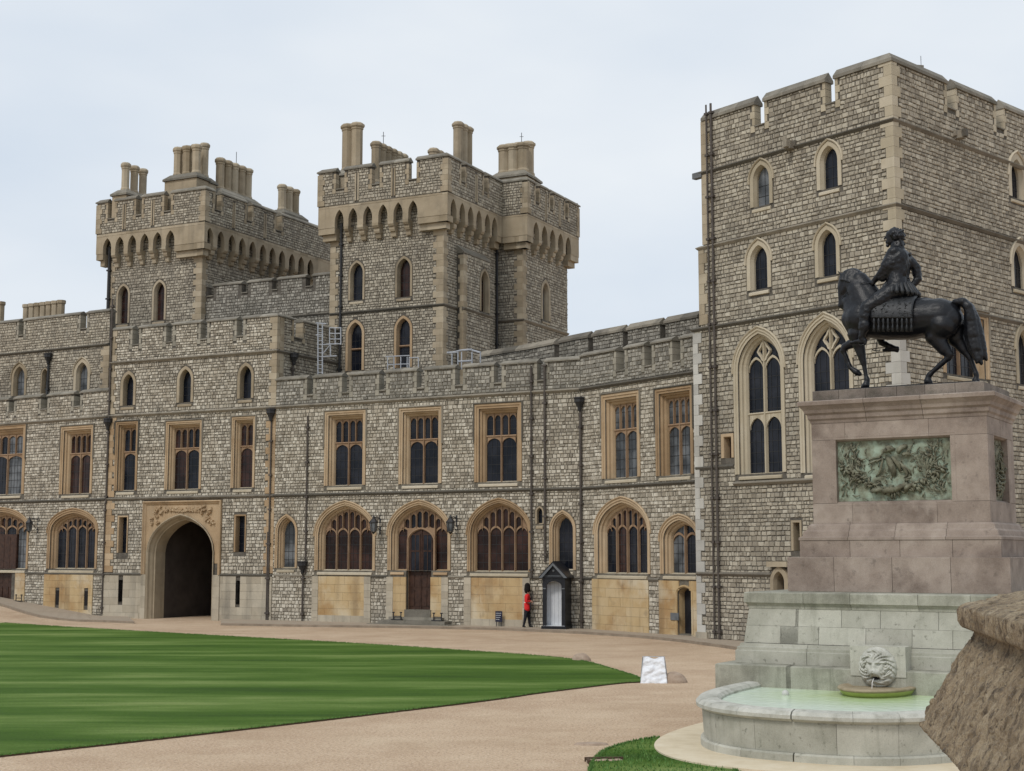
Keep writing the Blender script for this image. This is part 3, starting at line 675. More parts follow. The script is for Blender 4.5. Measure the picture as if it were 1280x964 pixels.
    # joint downpipe at the left corner
    pipe(r, w, .05, ZM - .2, w.Z(133, 375), o=.1, hopper=w.Z(126, 529))
    pipe(r, w, .0, .2, ZM - .1, o=.1, r=.04)
def lathe3(mb, w, s, z, rr, o0, o1):
    n = 6; vs = [w.W(s + rr * math.cos(2 * math.pi * k / n), z + rr * math.sin(2 * math.pi * k / n), o0) for k in range(n)] + [w.W(s + rr * .55 * math.cos(2 * math.pi * k / n), z + rr * .55 * math.sin(2 * math.pi * k / n), o1) for k in range(n)]
    mb.add(vs, [(k, (k + 1) % n, n + (k + 1) % n, n + k) for k in range(n)] + [tuple(range(n, 2 * n))])
build_gate()

# ================================================================== left range (C) with its upper storey (D) set back
left = thing('left_range', 'long low range of flint rubble left of the gatehouse with tan mullioned windows', 'castle range', (wC.W(wC.len / 2, 0)[0], wC.W(wC.len / 2, 0)[1], 0))
def build_left():
    w = wC; r = left; o_ = []
    o_.append(window(r, w, (-22, 31.5, 535, 618.5), (-8, 26.5, 543.7), 'flat', .4, lights=2, transom=569))
    o_.append(window(r, w, (76, 116, 533.7, 617.5), (87.5, 112, 543.7), 'flat', .4, lights=2, transom=567.5))
    o_.append(window(r, w, (60, 122, 637, 711), (71.5, 118, 645), 'tudor', .42, spring=664, lights=4, arch_sub=True, glassm='glass_dark'))
    d = window(r, w, (-32, 36, 636, 711), (-22, 32, 643), 'tudor', .42, spring=664, lights=4, arch_sub=True)
    o_.append(d)
    zg = .55
    dr = MB(); a, b = w.S(-8, 700, -.3), w.S(21, 700, -.3); box(dr, w, a, b, zg, w.Z(5, 668), -.42, -.25)
    dd = dr.build('door', 'door_wood', r)
    for k in range(4):
        pn = MB(); x = a + (b - a) * k / 4; box(pn, w, x + .05, x + (b - a) / 4 - .05, zg + .25, zg + 1.0, -.25, -.22); box(pn, w, x + .05, x + (b - a) / 4 - .05, zg + 1.2, w.Z(5, 672), -.25, -.24); pn.build('door_panel', 'door_wood', dd)
    o_.append(dict(hole=rect(a, b, .2, d['zb'] - .02), block=rect(a - .3, b + .3, .2, d['zb'])))
    bl = [rect(w.S(56, 720), w.S(117, 720), -1, ZPL + .02), rect(w.S(-60, 720), w.S(32, 720), -1, ZPL + .02)]
    ztC = w.Z(50, 496.5); zcC = w.Z(50, 513)
    cr = crenpx(w, [(-29, -21), (11.5, 18.5), (51.5, 60), (92.5, 101)], 500)
    OL = battlement(0, w.len, -.4, zcC, ztC, cr)
    masonry(r, w, OL, o_, bl + jamb_blocks(zcC, ztC, cr), 0, ztC, 'rubble_warm', name='front_wall')
    pa = PB(r, 'ashlar_panel', 'ashlar_block'); hs = []
    for u0, u1 in ((70, 75), (106, 111)):
        s0, s1 = w.S(u0, 740), w.S(u1, 740); q = rect(s0, s1, w.Z(72, 756), w.Z(72, 738)); hs.append(q)
    ashlar(pa, w, w.S(56, 720), w.S(117, 720), 0, ZPL, .05, h=.42, l=.95, holes=hs); ashlar(pa, w, w.S(21.5, 720, -.1), w.S(32, 720), .2, ZPL, .05, h=.42, l=.95); ashlar(pa, w, w.S(-60, 720), a, .2, ZPL, .05, h=.42, l=.95)
    lo = PB(r, 'dark_room', 'loophole')
    for q in hs: box(lo, w, q[0][0], q[2][0], q[0][1], q[1][1], 0, .012)
    for z, q in ((ZPL, .08), (ZM, .13), (ZP, .15)):
        if z == ZPL: string(r, w, w.S(32, 718), w.len - .02, z, q)
        else: string(r, w, 0, w.len - .02, z, q)
    copings(r, w, 0, w.len - .05, zcC, ztC, cr, jamb='ashlar_grey')
    # set back upper storey
    D1_ = line_hit((A0[0] + .6, A0[1] + 2.2), D1, 128); D0_ = line_hit(D1_, (-1.75, 1), -90); wd = Wall(D0_, D1_)
    zsD = wd.Z(115, 432.5); ztD = wd.Z(105, 393); zcD = wd.Z(110, 411)
    o2 = []
    for (a, b, vt, vb), (c, e, vi), hd in (((15, 33.5, 455, 495), (21, 31.5, 460), True), ((51.5, 61, 460, 493), (54, 60, 463), False), ((92.5, 113, 449, 491), (100, 110.5, 455), True)):
        o2.append(window(r, wd, (a, b, vt, vb), (c, e, vi), 'gothic', .3, stone='ashlar_tan', hood=hd, style='chamfer', glassm='glass_grey'))
    cr = crenpx(wd, [(-20, -13), (24, 30.5), (101, 109)], 400)
    bl = quoins(r, wd, wd.len, -1, ztC - 1, zsD - .1, 'ashlar_tan', la=.6, lb=.4)
    masonry(r, wd, battlement(0, wd.len, ZP - 1, zcD, ztD, cr), o2, bl + jamb_blocks(zcD, ztD, cr), ZP, ztD, 'rubble_tower', name='upper_wall')
    string(r, wd, 0, wd.len, zsD, .15); copings(r, wd, 0, wd.len, zcD, ztD, cr, jamb='ashlar_grey')
    pipe(r, wd, wd.S(62, 470), ZP, wd.Z(62, 448), r=.07, mt='iron_black', hopper=wd.Z(62, 447))
    roof(r, [C0, C1, D1_, D0_], ZP); b0 = (D0_[0] + 3, D0_[1] + 6); b1 = (D1_[0] + 3, D1_[1] + 6); roof(r, [D0_, D1_, b1, b0], zsD)
    # far chimneys over the upper storey
    wch = Wall((wd.W(0, 0, -2.5))[:2], wd.W(wd.len, 0, -2.5)[:2])
    for (u0, u1, n) in ((30, 80, 7), (-30, 4.5, 5)):
        ch = MB(); zt = wch.Z(u0 + 3, 381); s0, s1 = wch.S(u0, 385), wch.S(u1, 385)
        for k in range(n):
            x = s0 + (s1 - s0) * (k + .5) / n; q = wch.W(x, 0); wd_ = (s1 - s0) / n * .44
            lathe(ch, (q[0], q[1], zsD), [(wd_, 0), (wd_, zt - zsD - .25), (wd_ * 1.25, zt - zsD - .18), (wd_ * 1.25, zt - zsD)], 8, rot=.39)
        ch.build('chimney', 'ashlar_tan', r)
build_left()

# ================================================================== main range (B) and its bend (K)
main = thing('main_range', 'two storey state range with tan mullioned windows and arched lower windows right of gateway', 'castle range', (wB.W(wB.len / 2, 0)[0], wB.W(wB.len / 2, 0)[1], 0))
def door_leaf(r, w, a, b, z0, z1, o):
    db = MB(); box(db, w, a, b, z0, z1, o - .06, o); d = db.build('door', 'door_wood', r)
    m = (a + b) / 2; h = z1 - z0
    for x0, x1 in ((a, m), (m, b)):
        for k in range(2):
            c0 = x0 + .05 + (x1 - x0 - .05) * k / 2; c1 = c0 + (x1 - x0) / 2 - .08
            for q0, q1 in ((.04, .24), (.28, .43)):
                pn = MB(); box(pn, w, c0, c1, z0 + h * q0, z0 + h * q1, o, o + .025); pn.build('door_panel', 'door_wood', d)
        for q0, q1 in ((.47, .72), (.74, .93)):
            pn = MB(); box(pn, w, x0 + .12, x1 - .12, z0 + h * q0, z0 + h * q1, o, o + .012); pn.build('door_glass', 'glass_dark', d)
            fm = MB(); P = profile('flat', x0 + .12, x1 - .12, z0 + h * q0, 0, z0 + h * q1); sweep(fm, w, P + [P[0]], [(.05, o), (.05, o + .03), (0, o + .03)]); box(fm, w, (x0 + x1) / 2 - .02, (x0 + x1) / 2 + .02, z0 + h * q0, z0 + h * q1, o + .012, o + .03); fm.build('door_frame', 'door_wood', d)
    hb = MB(); box(hb, w, m - .03, m + .03, z0, z1, o, o + .04); hb.build('door_stile', 'door_wood', d)
    return d
def build_main():
    r = main; w = wB; o_ = []; z3 = {}
    for (a, b, vt, vb), (c, d, vi), tr in (((406.5, 457, 514, 607), (420, 451, 525), 554), ((499.5, 552, 508, 605), (513, 545, 521), 550), ((594, 652, 502.5, 602.5), (609, 643, 517.5), 545.5)):
        o_.append(window(r, w, (a, b, vt, vb), (c, d, vi), 'flat', .42, lights=2, transom=tr))
    o_.append(window(r, w, (344.5, 371.5, 644, 710), (354.5, 368, 652), 'gothic', .42, stone='ashlar_orange', hood=False, name='lancet_window'))
    o_.append(window(r, w, (394.5, 469, 628, 713), (406, 463, 641), 'tudor', .42, spring=668, lights=4, arch_sub=True, glassm='glass_brown'))
    ad = window(r, w, (485.5, 563, 627, 713), (498, 557, 640), 'tudor', .42, spring=667, lights=4, arch_sub=True, glassm='glass_brown', sill=False); o_.append(ad)
    o_.append(window(r, w, (585, 663.5, 625, 714.5), (596, 658, 638), 'tudor', .42, spring=666, lights=4, arch_sub=True, glassm='glass_brown'))
    o_.append(window(r, w, (669.5, 680, 633, 655), (672.3, 679, 635), 'gothic', .2, hood=False, style='plain', name='lancet_window', stone='ashlar_tan'))
    o_.append(window(r, w, (687.5, 719.5, 639, 712.5), (699, 714, 648), 'gothic', .42, hood=False, glassm='glass_grey', name='lancet_window'))
    # entrance door inside the second arch
    a, b = w.S(511, 700, -.2), w.S(541.5, 700, -.2); zd = w.Z(526, 762, -.2); zdt = w.Z(526, 662, -.2)
    fm = MB(); P = profile('tudor', a, b, zd, zdt - .55, zdt); sweep(fm, w, P, [(.10, -.3), (.10, -.17), (.04, -.15), (0, -.3)]); fm.build('door_surround', 'shaded_stone', r)
    tb = MB(); slab(tb, w, [(a - .09, zdt - .7), (a - .09, zdt + .07), (b + .09, zdt + .07), (b + .09, zdt - .7), (b + .09, zd), (b, zd)] + list(reversed(P[1:-1])) + [(a, zd), (a - .09, zd)], [], -.2, -.32); tb.build('door_spandrel', 'shaded_stone', r)
    door_leaf(r, w, a, b, zd, zdt, -.26)
    for q0, q1 in ((ad['s0'] - .2, a - .14), (b + .14, ad['s1'] + .2)):
        sl = MB(); prism(sl, w, q0, q1, [(-.4, ad['zb'] - .02), (-.4, ad['zb'] + .05), (.03, ad['zb'] - .1), (.07, ad['zb'] - .2), (-.02, ad['zb'] - .24)]); sl.build('sill', 'ashlar_orange', r)
    o_.append(dict(hole=rect(a - .02, b + .02, .1, ad['zb'] - .02), block=rect(a - .1, b + .1, .1, ad['zb'])))
    ztB = w.Z(455, 468.5); zcB = w.Z(479, 489)
    cr = crenpx(w, [(384, 392), (427.5, 437), (474, 483), (521, 531), (569, 579), (617.5, 627.5), (671.5, 682)], 480)
    pan = [(391, 463.5), (484, 560.5), (581, 662.5)]
    bl = [rect(w.S(x, 740), w.S(y, 740), -1, ZPL + .02) for x, y in pan] + jamb_blocks(zcB, ztB, cr)
    masonry(r, w, battlement(0, w.len, -.4, zcB, ztB, cr), o_, bl + [rect(-1, 40, ZP, ztB)], -.1, ZP, 'rubble_warm', name='front_wall', base='mortar_light')
    st = MB(); rubble(st, w, battlement(0, w.len, -.4, zcB, ztB, cr), jamb_blocks(zcB, ztB, cr), ZP + .1, ztB); st.build('parapet_stones', 'rubble_grey', r, kind='stuff')
    for x, y in pan:
        x0, x1 = w.S(x, 740), w.S(y, 740); hs = [rect(a, b, -1, 5)] if x0 < a < x1 else []
        ashlar(PB(r, 'ashlar_panel', 'ashlar_block'), w, x0 + .34, x1 - .34, -.05, ZPL - .02, .05, h=.42, l=.95, holes=hs)
        eb = PB(r, 'ashlar_base', 'buttress_block')
        for q0, q1 in ((x0 - .02, x0 + .36), (x1 - .36, x1 + .02)): ashlar(eb, w, q0, q1, -.05, ZPL - .02, .075, h=.34, l=3)
        ashlar(eb, w, x0 + .36, (x1 - .36) if not hs else a - .1, -.05, .42, .07, h=.42, l=.9)
        if hs: ashlar(eb, w, b + .1, x1 - .36, -.05, .42, .07, h=.42, l=.9)
    gaps = [(0.12, w.S(391, 740)), (w.S(463.5, 740), w.S(484, 740)), (w.S(560.5, 740), w.S(581, 740)), (w.S(662.5, 740), w.len)]
    for x, y in gaps: string(r, w, x, y, ZPL, .08, h=.16)
    for z, q in ((ZM, .13), (ZP, .15)): string(r, w, 0, w.len, z, q)
    copings(r, w, 0, w.len, zcB, ztB, cr, jamb='ashlar_grey')
    # door steps
    for k in range(3):
        sb = MB(); e = (.35, .85, 1.35)[2 - k] ; box(sb, w, a - .5 - e * .8, b + .5 + e * .8, .13 + .0 + (k - 1) * .15 + .0, .13 + k * .15 - .004, -.1, .35 * (3 - k)); sb.build('step', 'coping', r)
    sb = MB(); box(sb, w, a - .05, b + .05, .1, zd, -.3, .1); sb.build('doorstep', 'coping', r)
    # pipes
    pipe(r, w, w.S(338.3, 650), .1, ZP - .05, o=.1, r=.045, hopper=w.Z(341, 517)); pipe(r, w, w.S(335.6, 700), .1, ZPL + 2.2, o=.1, r=.04)
    pipe(r, w, w.S(384.8, 600), ZPL + .1, w.Z(386, 520), o=.1, r=.045); pipe(r, w, w.S(380, 740), .1, ZPL + .5, o=.13, r=.045, hopper=ZPL + .5)
    pipe(r, w, w.S(665.5, 560), ZPL, w.Z(665, 458), o=.12, r=.05); pipe(r, w, w.S(682.3, 560), ZPL + .7, w.Z(683, 458), o=.12, r=.055)
    # ---- bend
    w = wK; o_ = []
    for (x, y, vt, vb), (c, d, vi), tr in (((753, 800, 490.5, 597.5), (768, 795, 506), 537.5), ((820.5, 866.5, 482.5, 594), (836, 863, 498), 531)):
        o_.append(window(r, w, (x, y, vt, vb), (c, d, vi), 'flat', .42, lights=2, transom=tr, glassm='glass_grey'))
    o_.append(window(r, w, (744, 812.5, 623, 717), (757, 808, 636), 'tudor', .42, spring=665, lights=4, arch_sub=True, glassm='glass_brown'))
    o_.append(window(r, w, (826, 874, 645, 717.5), (840, 870, 654), 'tudor', .42, spring=674, lights=2, glassm='glass_dark'))
    zb = w.Z(860, 793); s0, s1 = w.S(845.5, 760), w.S(867, 760); P = profile('gothic', s0 + .12, s1 - .12, zb, w.Z(856, 742), w.Z(856, 735.5))
    sd_ = MB(); sweep(sd_, w, P, [(.14, 0), (.14, .07), (.08, .07), (.03, 0), (0, -.2), (0, -.36)]); sdo = sd_.build('small_doorway', 'ashlar_panel', r)
    dk = MB(); box(dk, w, s0, s1, zb, w.Z(856, 735), -.42, -.36); dk.build('door', 'black_paint', r)
    o_.append(dict(hole=offset(P, .02), block=offset(P, .2)))
    ztK = ztB + .12; zcK = zcB + .05
    cr = crenpx(w, [(770.5, 781.5), (806, 815.5), (841, 851.5)], 455)
    pan = [(741, 811.5), (824.5, 872)]
    bl = [rect(w.S(x, 750), w.S(y, 750), -1, ZPL + .02) for x, y in pan] + jamb_blocks(zcK, ztK, cr)
    OLK = battlement(0, w.len, -.4, zcK, ztK, cr)
    masonry(r, w, OLK, o_, bl + [rect(-1, 40, ZP, ztK)], -.1, ZP, 'rubble_warm', name='front_wall', base='mortar_light')
    st = MB(); rubble(st, w, OLK, jamb_blocks(zcK, ztK, cr), ZP + .1, ztK); st.build('parapet_stones', 'rubble_grey', r, kind='stuff')
    for x, y in pan:
        x0, x1 = w.S(x, 750), w.S(y, 750); ashlar(PB(r, 'ashlar_panel', 'ashlar_block'), w, x0, x1, -.05, ZPL - .02, .05, h=.42, l=.9, holes=[o_[-1]['hole']])
    string(r, w, w.S(811.5, 750), w.S(824.5, 750), ZPL, .08); string(r, w, 0.03, w.S(741, 750), ZPL, .08)
    for z, q in ((ZM, .13), (ZP, .15)): string(r, w, 0.02, w.len, z, q)
    copings(r, w, 0, w.len, zcK, ztK, cr, jamb='ashlar_grey')
    pipe(r, w, .12, .1, w.Z(728, 505), o=.12, r=.065, mt='pipe_paint', hopper=w.Z(728, 503))
    bs = MB(); box(bs, w, w.S(840, 775), w.S(840, 775) + .5, w.Z(841, 775), w.Z(841, 766), .05, .09); bs.build('wall_plaque', 'lead_grey', r)
    # roofs
    e1 = wB.W(wB.len, 0, -3.2)[:2]; e0 = wB.W(0, 0, -5.5)[:2]; e2 = wK.W(wK.len, 0, -6)[:2]
    roof(r, [B0, B1, e1, e0], ZP + .1); roof(r, [B1, B2, e2, e1], ZP + .1)
build_main()

# ------------------------------------------------------------------ taller rear parapet behind the bend
rp0 = PD(600, d_for(600, 446, 10.6) + 0.0)
def build_rear():
    zt = 13.7
    p = [PD(u, d_for(u, v, zt)) for u, v in ((598, 447), (662, 437), (720, 425.5), (878, 397))]
    r = thing('rear_parapet_wall', 'darker weathered crenellated wall rising behind the bend of the main range parapet', 'parapet wall', (p[2][0], p[2][1], 0))
    print('rear', p)
    w1 = Wall(p[0], p[1]); w2 = Wall(p[1], p[2]); w3 = Wall(p[2], p[3])
    for w, cr in ((w1, []), (w2, [(693, 699)]), (w3, [(735.5, 741.5), (779, 785), (825.5, 832)])):
        c = crenpx(w, cr, 425)
        OL = battlement(0, w.len, ZP - .5, zt - 1.1, zt, c); masonry(r, w, OL, [], [], ZP, zt, 'rubble_grey', tone=-.15)
        copings(r, w, 0, w.len, zt - 1.1, zt, c, jambs=False, tall=.34, mt='string_stone')
build_rear()
# ================================================================== machicolated towers
def corbel_table(root, w, o, e0, e1, zb, zab, zcb, cren, zc, zt, arches, aw, peak, stone='rubble_tower', blockL=None, blockR=None, slits=(), mitre0=True, mitre1=True):
    """projecting parapet: arches (list of s centres on the parapet plane), corbels, band, battlements"""
    p = w.off(o, e0, e1); n = len(arches); h = aw / 2
    pts = [(0, zab)]
    if arches:
        for c in arches:
            g = gothic(c - h, c + h, zab + (peak - zab) * .35, peak, 5)
            pts += [(c - h, zab)] + g + [(c + h, zab)]
    pts += [(p.len, zab), (p.len, zb), (0, zb)]
    bd = MB(); slab(bd, p, pts[::-1], [], 0, -.28); band = bd.build('machicolation', 'ashlar_tan', root)
    wk = MB(); box(wk, p, 0 if e0 >= 0 else .02, p.len, zb - .06, zb + .1, -.02, -o - .6); wk.build('sky_block_slab', 'mortar', root)  # slab added above the arches to keep sky light out of them
    # joints of the band
    bj = MB(); ashlar(bj, p, 0, p.len, peak + .12, zb - .01, .012, h=.36, l=.8, back=-.1); bj.build('band_stones', 'ashlar_tan', band, kind='stuff')
    # corbels between the arches
    if arches:
        for c0, c1 in zip(arches, arches[1:]):
            a, b = c0 + h + .01, c1 - h - .01
            cb = MB(); hh = (zab - zcb) / 2.6
            for k, q in enumerate((1.0, .72, .42)):
                z1 = zab - k * hh; prism(cb, p, a + .01 * k, b - .01 * k, [(-o - .05, z1 - .002), (-o * (1 - q) - .0, z1 - .002), (-o * (1 - q), z1 - hh * .55), (-o * (1 - q * .86), z1 - hh + .004), (-o - .05, z1 - hh + .004)])
            cb.build('corbel', 'ashlar_tan', band)
        L_ = arches[0] - h; R_ = arches[-1] + h
    else: L_ = p.len / 2; R_ = p.len / 2
    for side, (a, b) in enumerate(((0, L_), (R_, p.len))):
        if b - a < .05: continue
        cb = MB(); hh = (zab - zcb) / 2
        m0 = (side == 0 and mitre0); m1 = (side == 1 and mitre1)
        for k in range(2):
            x = .0 + .18 * k + .02; z1 = zab - k * hh
            box(cb, p, a + (x if m0 else 0), b - (x if m1 else 0) - (0 if m1 else .01), z1 - hh + .003, z1 - .001, -x, -o - .1)
        cb.build('corner_corbel', 'ashlar_tan', band)
    # parapet
    OL = battlement(0, p.len, zb, zc, zt, cren)
    bl = jamb_blocks(zc, zt, cren)
    if e0 > 0: bl += quoins(root, p, 0, 1, zb + .05, zt - .02, la=.42, lb=.3, h=.3, deep=.3)
    if e1 > 0 and mitre1: bl += quoins(root, p, p.len, -1, zb + .05, zt - .02, la=.42, lb=.3, h=.3, deep=.05)
    for s_ in slits:
        sb = MB(); box(sb, p, s_ - .13, s_ - .045, zb + .15, zt - .25, -.02, .05); box(sb, p, s_ + .045, s_ + .13, zb + .15, zt - .25, -.02, .05); sb.build('arrow_slit', 'ashlar_tan', root)
        bl.append(rect(s_ - .12, s_ + .12, zb + .15, zt - .25))
    masonry(root, p, OL, [], bl, zb + .02, zt, stone, thick=.3, name='parapet_wall', tone=-.04)
    copings(root, p, 0, p.len, zc, zt, cren, t=.3, tall=.26, m0=(e0 > 0) - (e0 < 0), m1=(e1 > 0) - (e1 < 0))
    return p
def chimney_row(root, P, dr, n, span, zb, zt, r=.27, base=.9, sides=8, label='chimney', pad=.5):
    """flues in a row on a moulded stone base; P first flue, dr plan direction, span overall centre to centre"""
    l = math.hypot(*dr); t = (dr[0] / l, dr[1] / l); w = Wall((P[0] - t[0] * pad, P[1] - t[1] * pad), (P[0] + t[0] * (span + pad), P[1] + t[1] * (span + pad)))
    W_ = r + .28
    mb = MB(); box(mb, w, 0, w.len, zb, zb + base, -W_, W_); st = mb.build('chimney', 'ashlar_tan', root)
    cp = MB(); z = zb + base; n2 = 4
    q = [[w.W(a, zz, o) for a, o in ((-e, -W_ - e), (w.len + e, -W_ - e), (w.len + e, W_ + e), (-e, W_ + e))] for e, zz in ((.10, z), (.10, z + .12), (-.22, z + .42))]
    vs = [p for rr in q for p in rr]; cp.add(vs, [(i * 4 + k, i * 4 + (k + 1) % 4, i * 4 + 4 + (k + 1) % 4, i * 4 + 4 + k) for i in range(2) for k in range(4)] + [(8, 9, 10, 11)]); cp.build('chimney_base', 'coping', st)
    for k in range(n):
        x = pad + (span * k / (n - 1) if n > 1 else 0); c = w.W(x, z); h = zt - z
        fl = MB(); lathe(fl, c, [(r * 1.08, .1), (r * 1.08, .5), (r * .92, .6), (r * .92, h - .42), (r * 1.02, h - .38), (r * 1.02, h - .30), (r * 1.22, h - .22), (r * 1.22, h - .1), (r * 1.0, h - .04), (r * .9, h), (r * .7, h), (r * .7, h - .3)], sides, rot=w.rot() + math.pi / 8); fl.build('flue', 'ashlar_tan', st)
    return st

q_ = (-9.5, 78.4)
T2 = [line_hit(q_, D1, 408.7), line_hit(q_, D1, 552)]
T2.append(line_hit(T2[1], D2, 622)); T2.append(line_hit(T2[2], (2.02, -1), 654)); T2.append(line_hit(T2[3], D2, 710.5))
T1 = [line_hit(q_, D1, 124), line_hit(q_, D1, 243.5)]; T1.append(line_hit(T1[1], D2, 402))
def band_levels(w, o, e0, e1, tv, cv, bv, pv, av, bb):
    p = w.off(o, e0, e1); r_ = [p.Z(*x) for x in (tv, cv, bv, pv, av, bb)]
    print('levels', [round(x, 2) for x in r_]); return p, r_
def build_centre_tower():
    t = thing('centre_tower', 'tall crenellated tower with two lancets and paired lower windows, nearer the centre', 'tower', (T2[1][0], T2[1][1], 0)); r = t
    w = Wall(T2[0], T2[1]); o = .55
    p, (zt, zc, zb, pk, zab, zcb) = band_levels(w, o, o, o, (548, 197), (516, 225), (545, 241.5), (516, 250.5), (540, 270), (538, 286))
    zS = w.Z(545, 381.5); o_ = []
    for (a, b, vt, vb), (c, d, vi) in (((436, 456, 326, 376), (440, 452.5, 330)), ((494.5, 515.5, 320.5, 372), (498.5, 511.5, 325))): o_.append(window(r, w, (a, b, vt, vb), (c, d, vi), 'gothic', .30, stone='ashlar_tan', hood=False, style='chamfer', glassm='glass_brown', name='lancet_window'))
    for (a, b, vt, vb), (c, d, vi) in (((432.5, 455.5, 400, 464), (438, 451.5, 406)), ((493, 515.5, 395, 460), (498, 511.5, 401))): o_.append(window(r, w, (a, b, vt, vb), (c, d, vi), 'gothic', .30, stone='ashlar_orange', hood=False, style='chamfer', transom=437 if c < 470 else 433, name='lancet_window'))
    bl = quoins(r, w, 0, 1, ZP, zab - .5, la=.5, lb=.32) + quoins(r, w, w.len, -1, ZP, zab - .3, la=.6, lb=.4, deep=.35)
    OL = rect(0, w.len, ZP - 2, zb); masonry(r, w, OL, o_, bl, ZP, zb - .3, 'rubble_tower', name='front_wall', tone=-.03)
    string(r, w, 0, w.len, zS, .14, b1=1)
    cr = crenpx(p, [(420, 431), (465, 475), (511, 521)], 225); ar = [p.S(x, 270) for x in (424, 441, 459.5, 478.5, 497.5, 516)]
    corbel_table(r, w, o, o, o, zb, zab, zcb, cr, zc, zt, ar, p.S(503, 270) - p.S(491.5, 270), pk, slits=[p.S(446.5, 230), p.S(492, 225)])
    pipe(r, w, w.S(427, 380), ZP + .5, zab + .3, o=.12, r=.07, mt='iron_black')
    # right face
    w2 = Wall(T2[1], T2[2]); p2 = w2.off(o, o, -o); o2 = []
    cr = crenpx(p2, [(576, 581), (604.5, 609)], 225); ar = [p2.S(x, 270) for x in (567, 578, 588.5, 599, 609.5, 618.5)]
    bl = quoins(r, w2, .0, 1, ZP, zab - .3, la=.3, lb=.45, deep=.03)
    brw = w2.off(.4); b0, b1 = brw.S(579, 340), brw.S(612.5, 340); zbt = brw.Z(579, 316)
    masonry(r, w2, rect(0, w2.len, ZP - 2, zb), [], bl + [rect(b0, b1, ZP, zbt)], ZP, zb - .3, 'rubble_tower', name='side_wall', tone=-.06)
    o3 = [window(r, brw, (599.5, 611.5, 336, 392), (603, 610, 345), 'gothic', .3, stone='ashlar_tan', hood=False, style='chamfer', glassm='glass_brown', name='lancet_window')]
    bq = quoins(r, brw, b0, 1, ZP, zbt - .1, la=.3, lb=.4, deep=.3)
    masonry(r, brw, rect(b0, b1, ZP, zbt), o3, bq, ZP, zbt, 'rubble_tower', thick=.38, name='chimney_breast')
    ct = MB(); prism(ct, brw, b0 - .03, b1 + .03, [(.06, zbt), (.06, zbt + .08), (-.42, zbt + .5), (-.42, zbt)]); ct.build('breast_coping', 'coping', r)
    string(r, w2, 0, b0, zS, .14, b0=1); string(r, brw, b0 - .1, b1 + .1, zS, .14)
    corbel_table(r, w2, o, o, -o, zb, zab, zcb, cr, zc, zt, ar, (ar[3] - ar[2]) * .66, pk, slits=[p2.S(595, 225)], mitre1=False)
    pipe(r, w2, w2.len - .35, ZP + .5, zab + .1, o=.12, r=.07, mt='iron_black')
    # bay
    w3 = Wall(T2[2], T2[3]); p3 = w3.off(o, -o, o)
    zt3 = zt; bl = quoins(r, w3, w3.len, -1, ZP, zab - .3, la=.55, lb=.36)
    masonry(r, w3, rect(0, w3.len, ZP - 2, zb), [], bl, ZP, zb - .3, 'rubble_tower', name='bay_wall', tone=-.08)
    string(r, w3, 0, w3.len, zS, .14, b1=1)
    corbel_table(r, w3, o, -o, o, zb, zab, zcb, [], zc, zt, [], .4, pk, mitre0=False)
    w4 = Wall(T2[3], T2[4]); p4 = w4.off(o, o, o); bl = quoins(r, w4, 0, 1, ZP, zab - .3, la=.3, lb=.45, deep=.03)
    o4 = [window(r, w4, (676, 687.5, 350, 402), (679, 684.5, 357.5), 'gothic', .3, stone='ashlar_tan', hood=False, style='chamfer', glassm='glass_brown', name='lancet_window')]
    masonry(r, w4, rect(0, w4.len, ZP - 2, zb), o4, bl, ZP, zb - .3, 'rubble_tower', name='side_wall', tone=-.02)
    string(r, w4, 0, w4.len, zS, .14, b0=1)
    cr = crenpx(p4, [(669, 673.5), (687, 691), (706, 709.5)], 265); ar = [p4.S(x, 300) for x in (670.5, 681, 691, 701, 710.5)]
    corbel_table(r, w4, o, o, o, zb, zab, zcb, cr, zc, zt, ar, (ar[3] - ar[2]) * .66, pk, slits=[p4.S(682, 255), p4.S(699, 265)])
    # hidden sides
    nb = (T2[4][0] - 2.02 * 4.6, T2[4][1] + 1 * 4.6); b1_ = (T2[0][0] + .506 * 9.5, T2[0][1] + 9.5)
    for a, b in ((T2[4], nb), (nb, b1_), (b1_, T2[0])):
        wb = Wall(a, b); pb = wb.off(o, o, o); mb = MB(); slab(mb, wb, rect(0, wb.len, ZP - 2, zb), [], 0, -.5); mb.build('rear_wall', 'mortar_light', r)
        n = max(1, int(pb.len / 2.3)); c = [(pb.len * (k + 1) / (n + 1) - .25, pb.len * (k + 1) / (n + 1) + .25) for k in range(n)]
        mb = MB(); slab(mb, pb, battlement(0, pb.len, zab, zc, zt, c), [], 0, -.45); mb.build('parapet_wall', 'mortar_light', r); copings(r, pb, 0, pb.len, zc, zt, c, jambs=False)
    roof(r, T2[:5] + [nb, b1_], zb)
    # chimneys
    def Q(u, d): return PD(u, d, 200)
    def ztop(u, v, d): rr = ray(u, v); return EYE + rr[2] / rr[1] * d
    c = Q(434.5, 80.0); chimney_row(r, c, (2.02, -1), 2, .62, zb, ztop(440, 156, 80), r=.36, base=2.1)
    c = Q(470, 79.6); chimney_row(r, c, D2, 6, 2.9, zb, ztop(466, 177.5, 79.6), r=.29, base=1.3)
    c = Q(542, 79.3); chimney_row(r, c, D2, 4, 1.7, zb, ztop(540, 186, 79.3), r=.29, base=1.0)
    c = Q(572.5, 81.5); chimney_row(r, c, D2, 3, 1.15, zb, ztop(573, 153, 81.5), r=.31, base=2.6)
    c = Q(630, 83.2); chimney_row(r, c, (2.02, -1), 3, 1.25, zb, ztop(640, 181, 83), r=.36, base=2.8)
    c2 = Q(637, 84.0); chimney_row(r, c2, (2.02, -1), 3, 1.25, zb, ztop(640, 181, 84), r=.36, base=2.8)
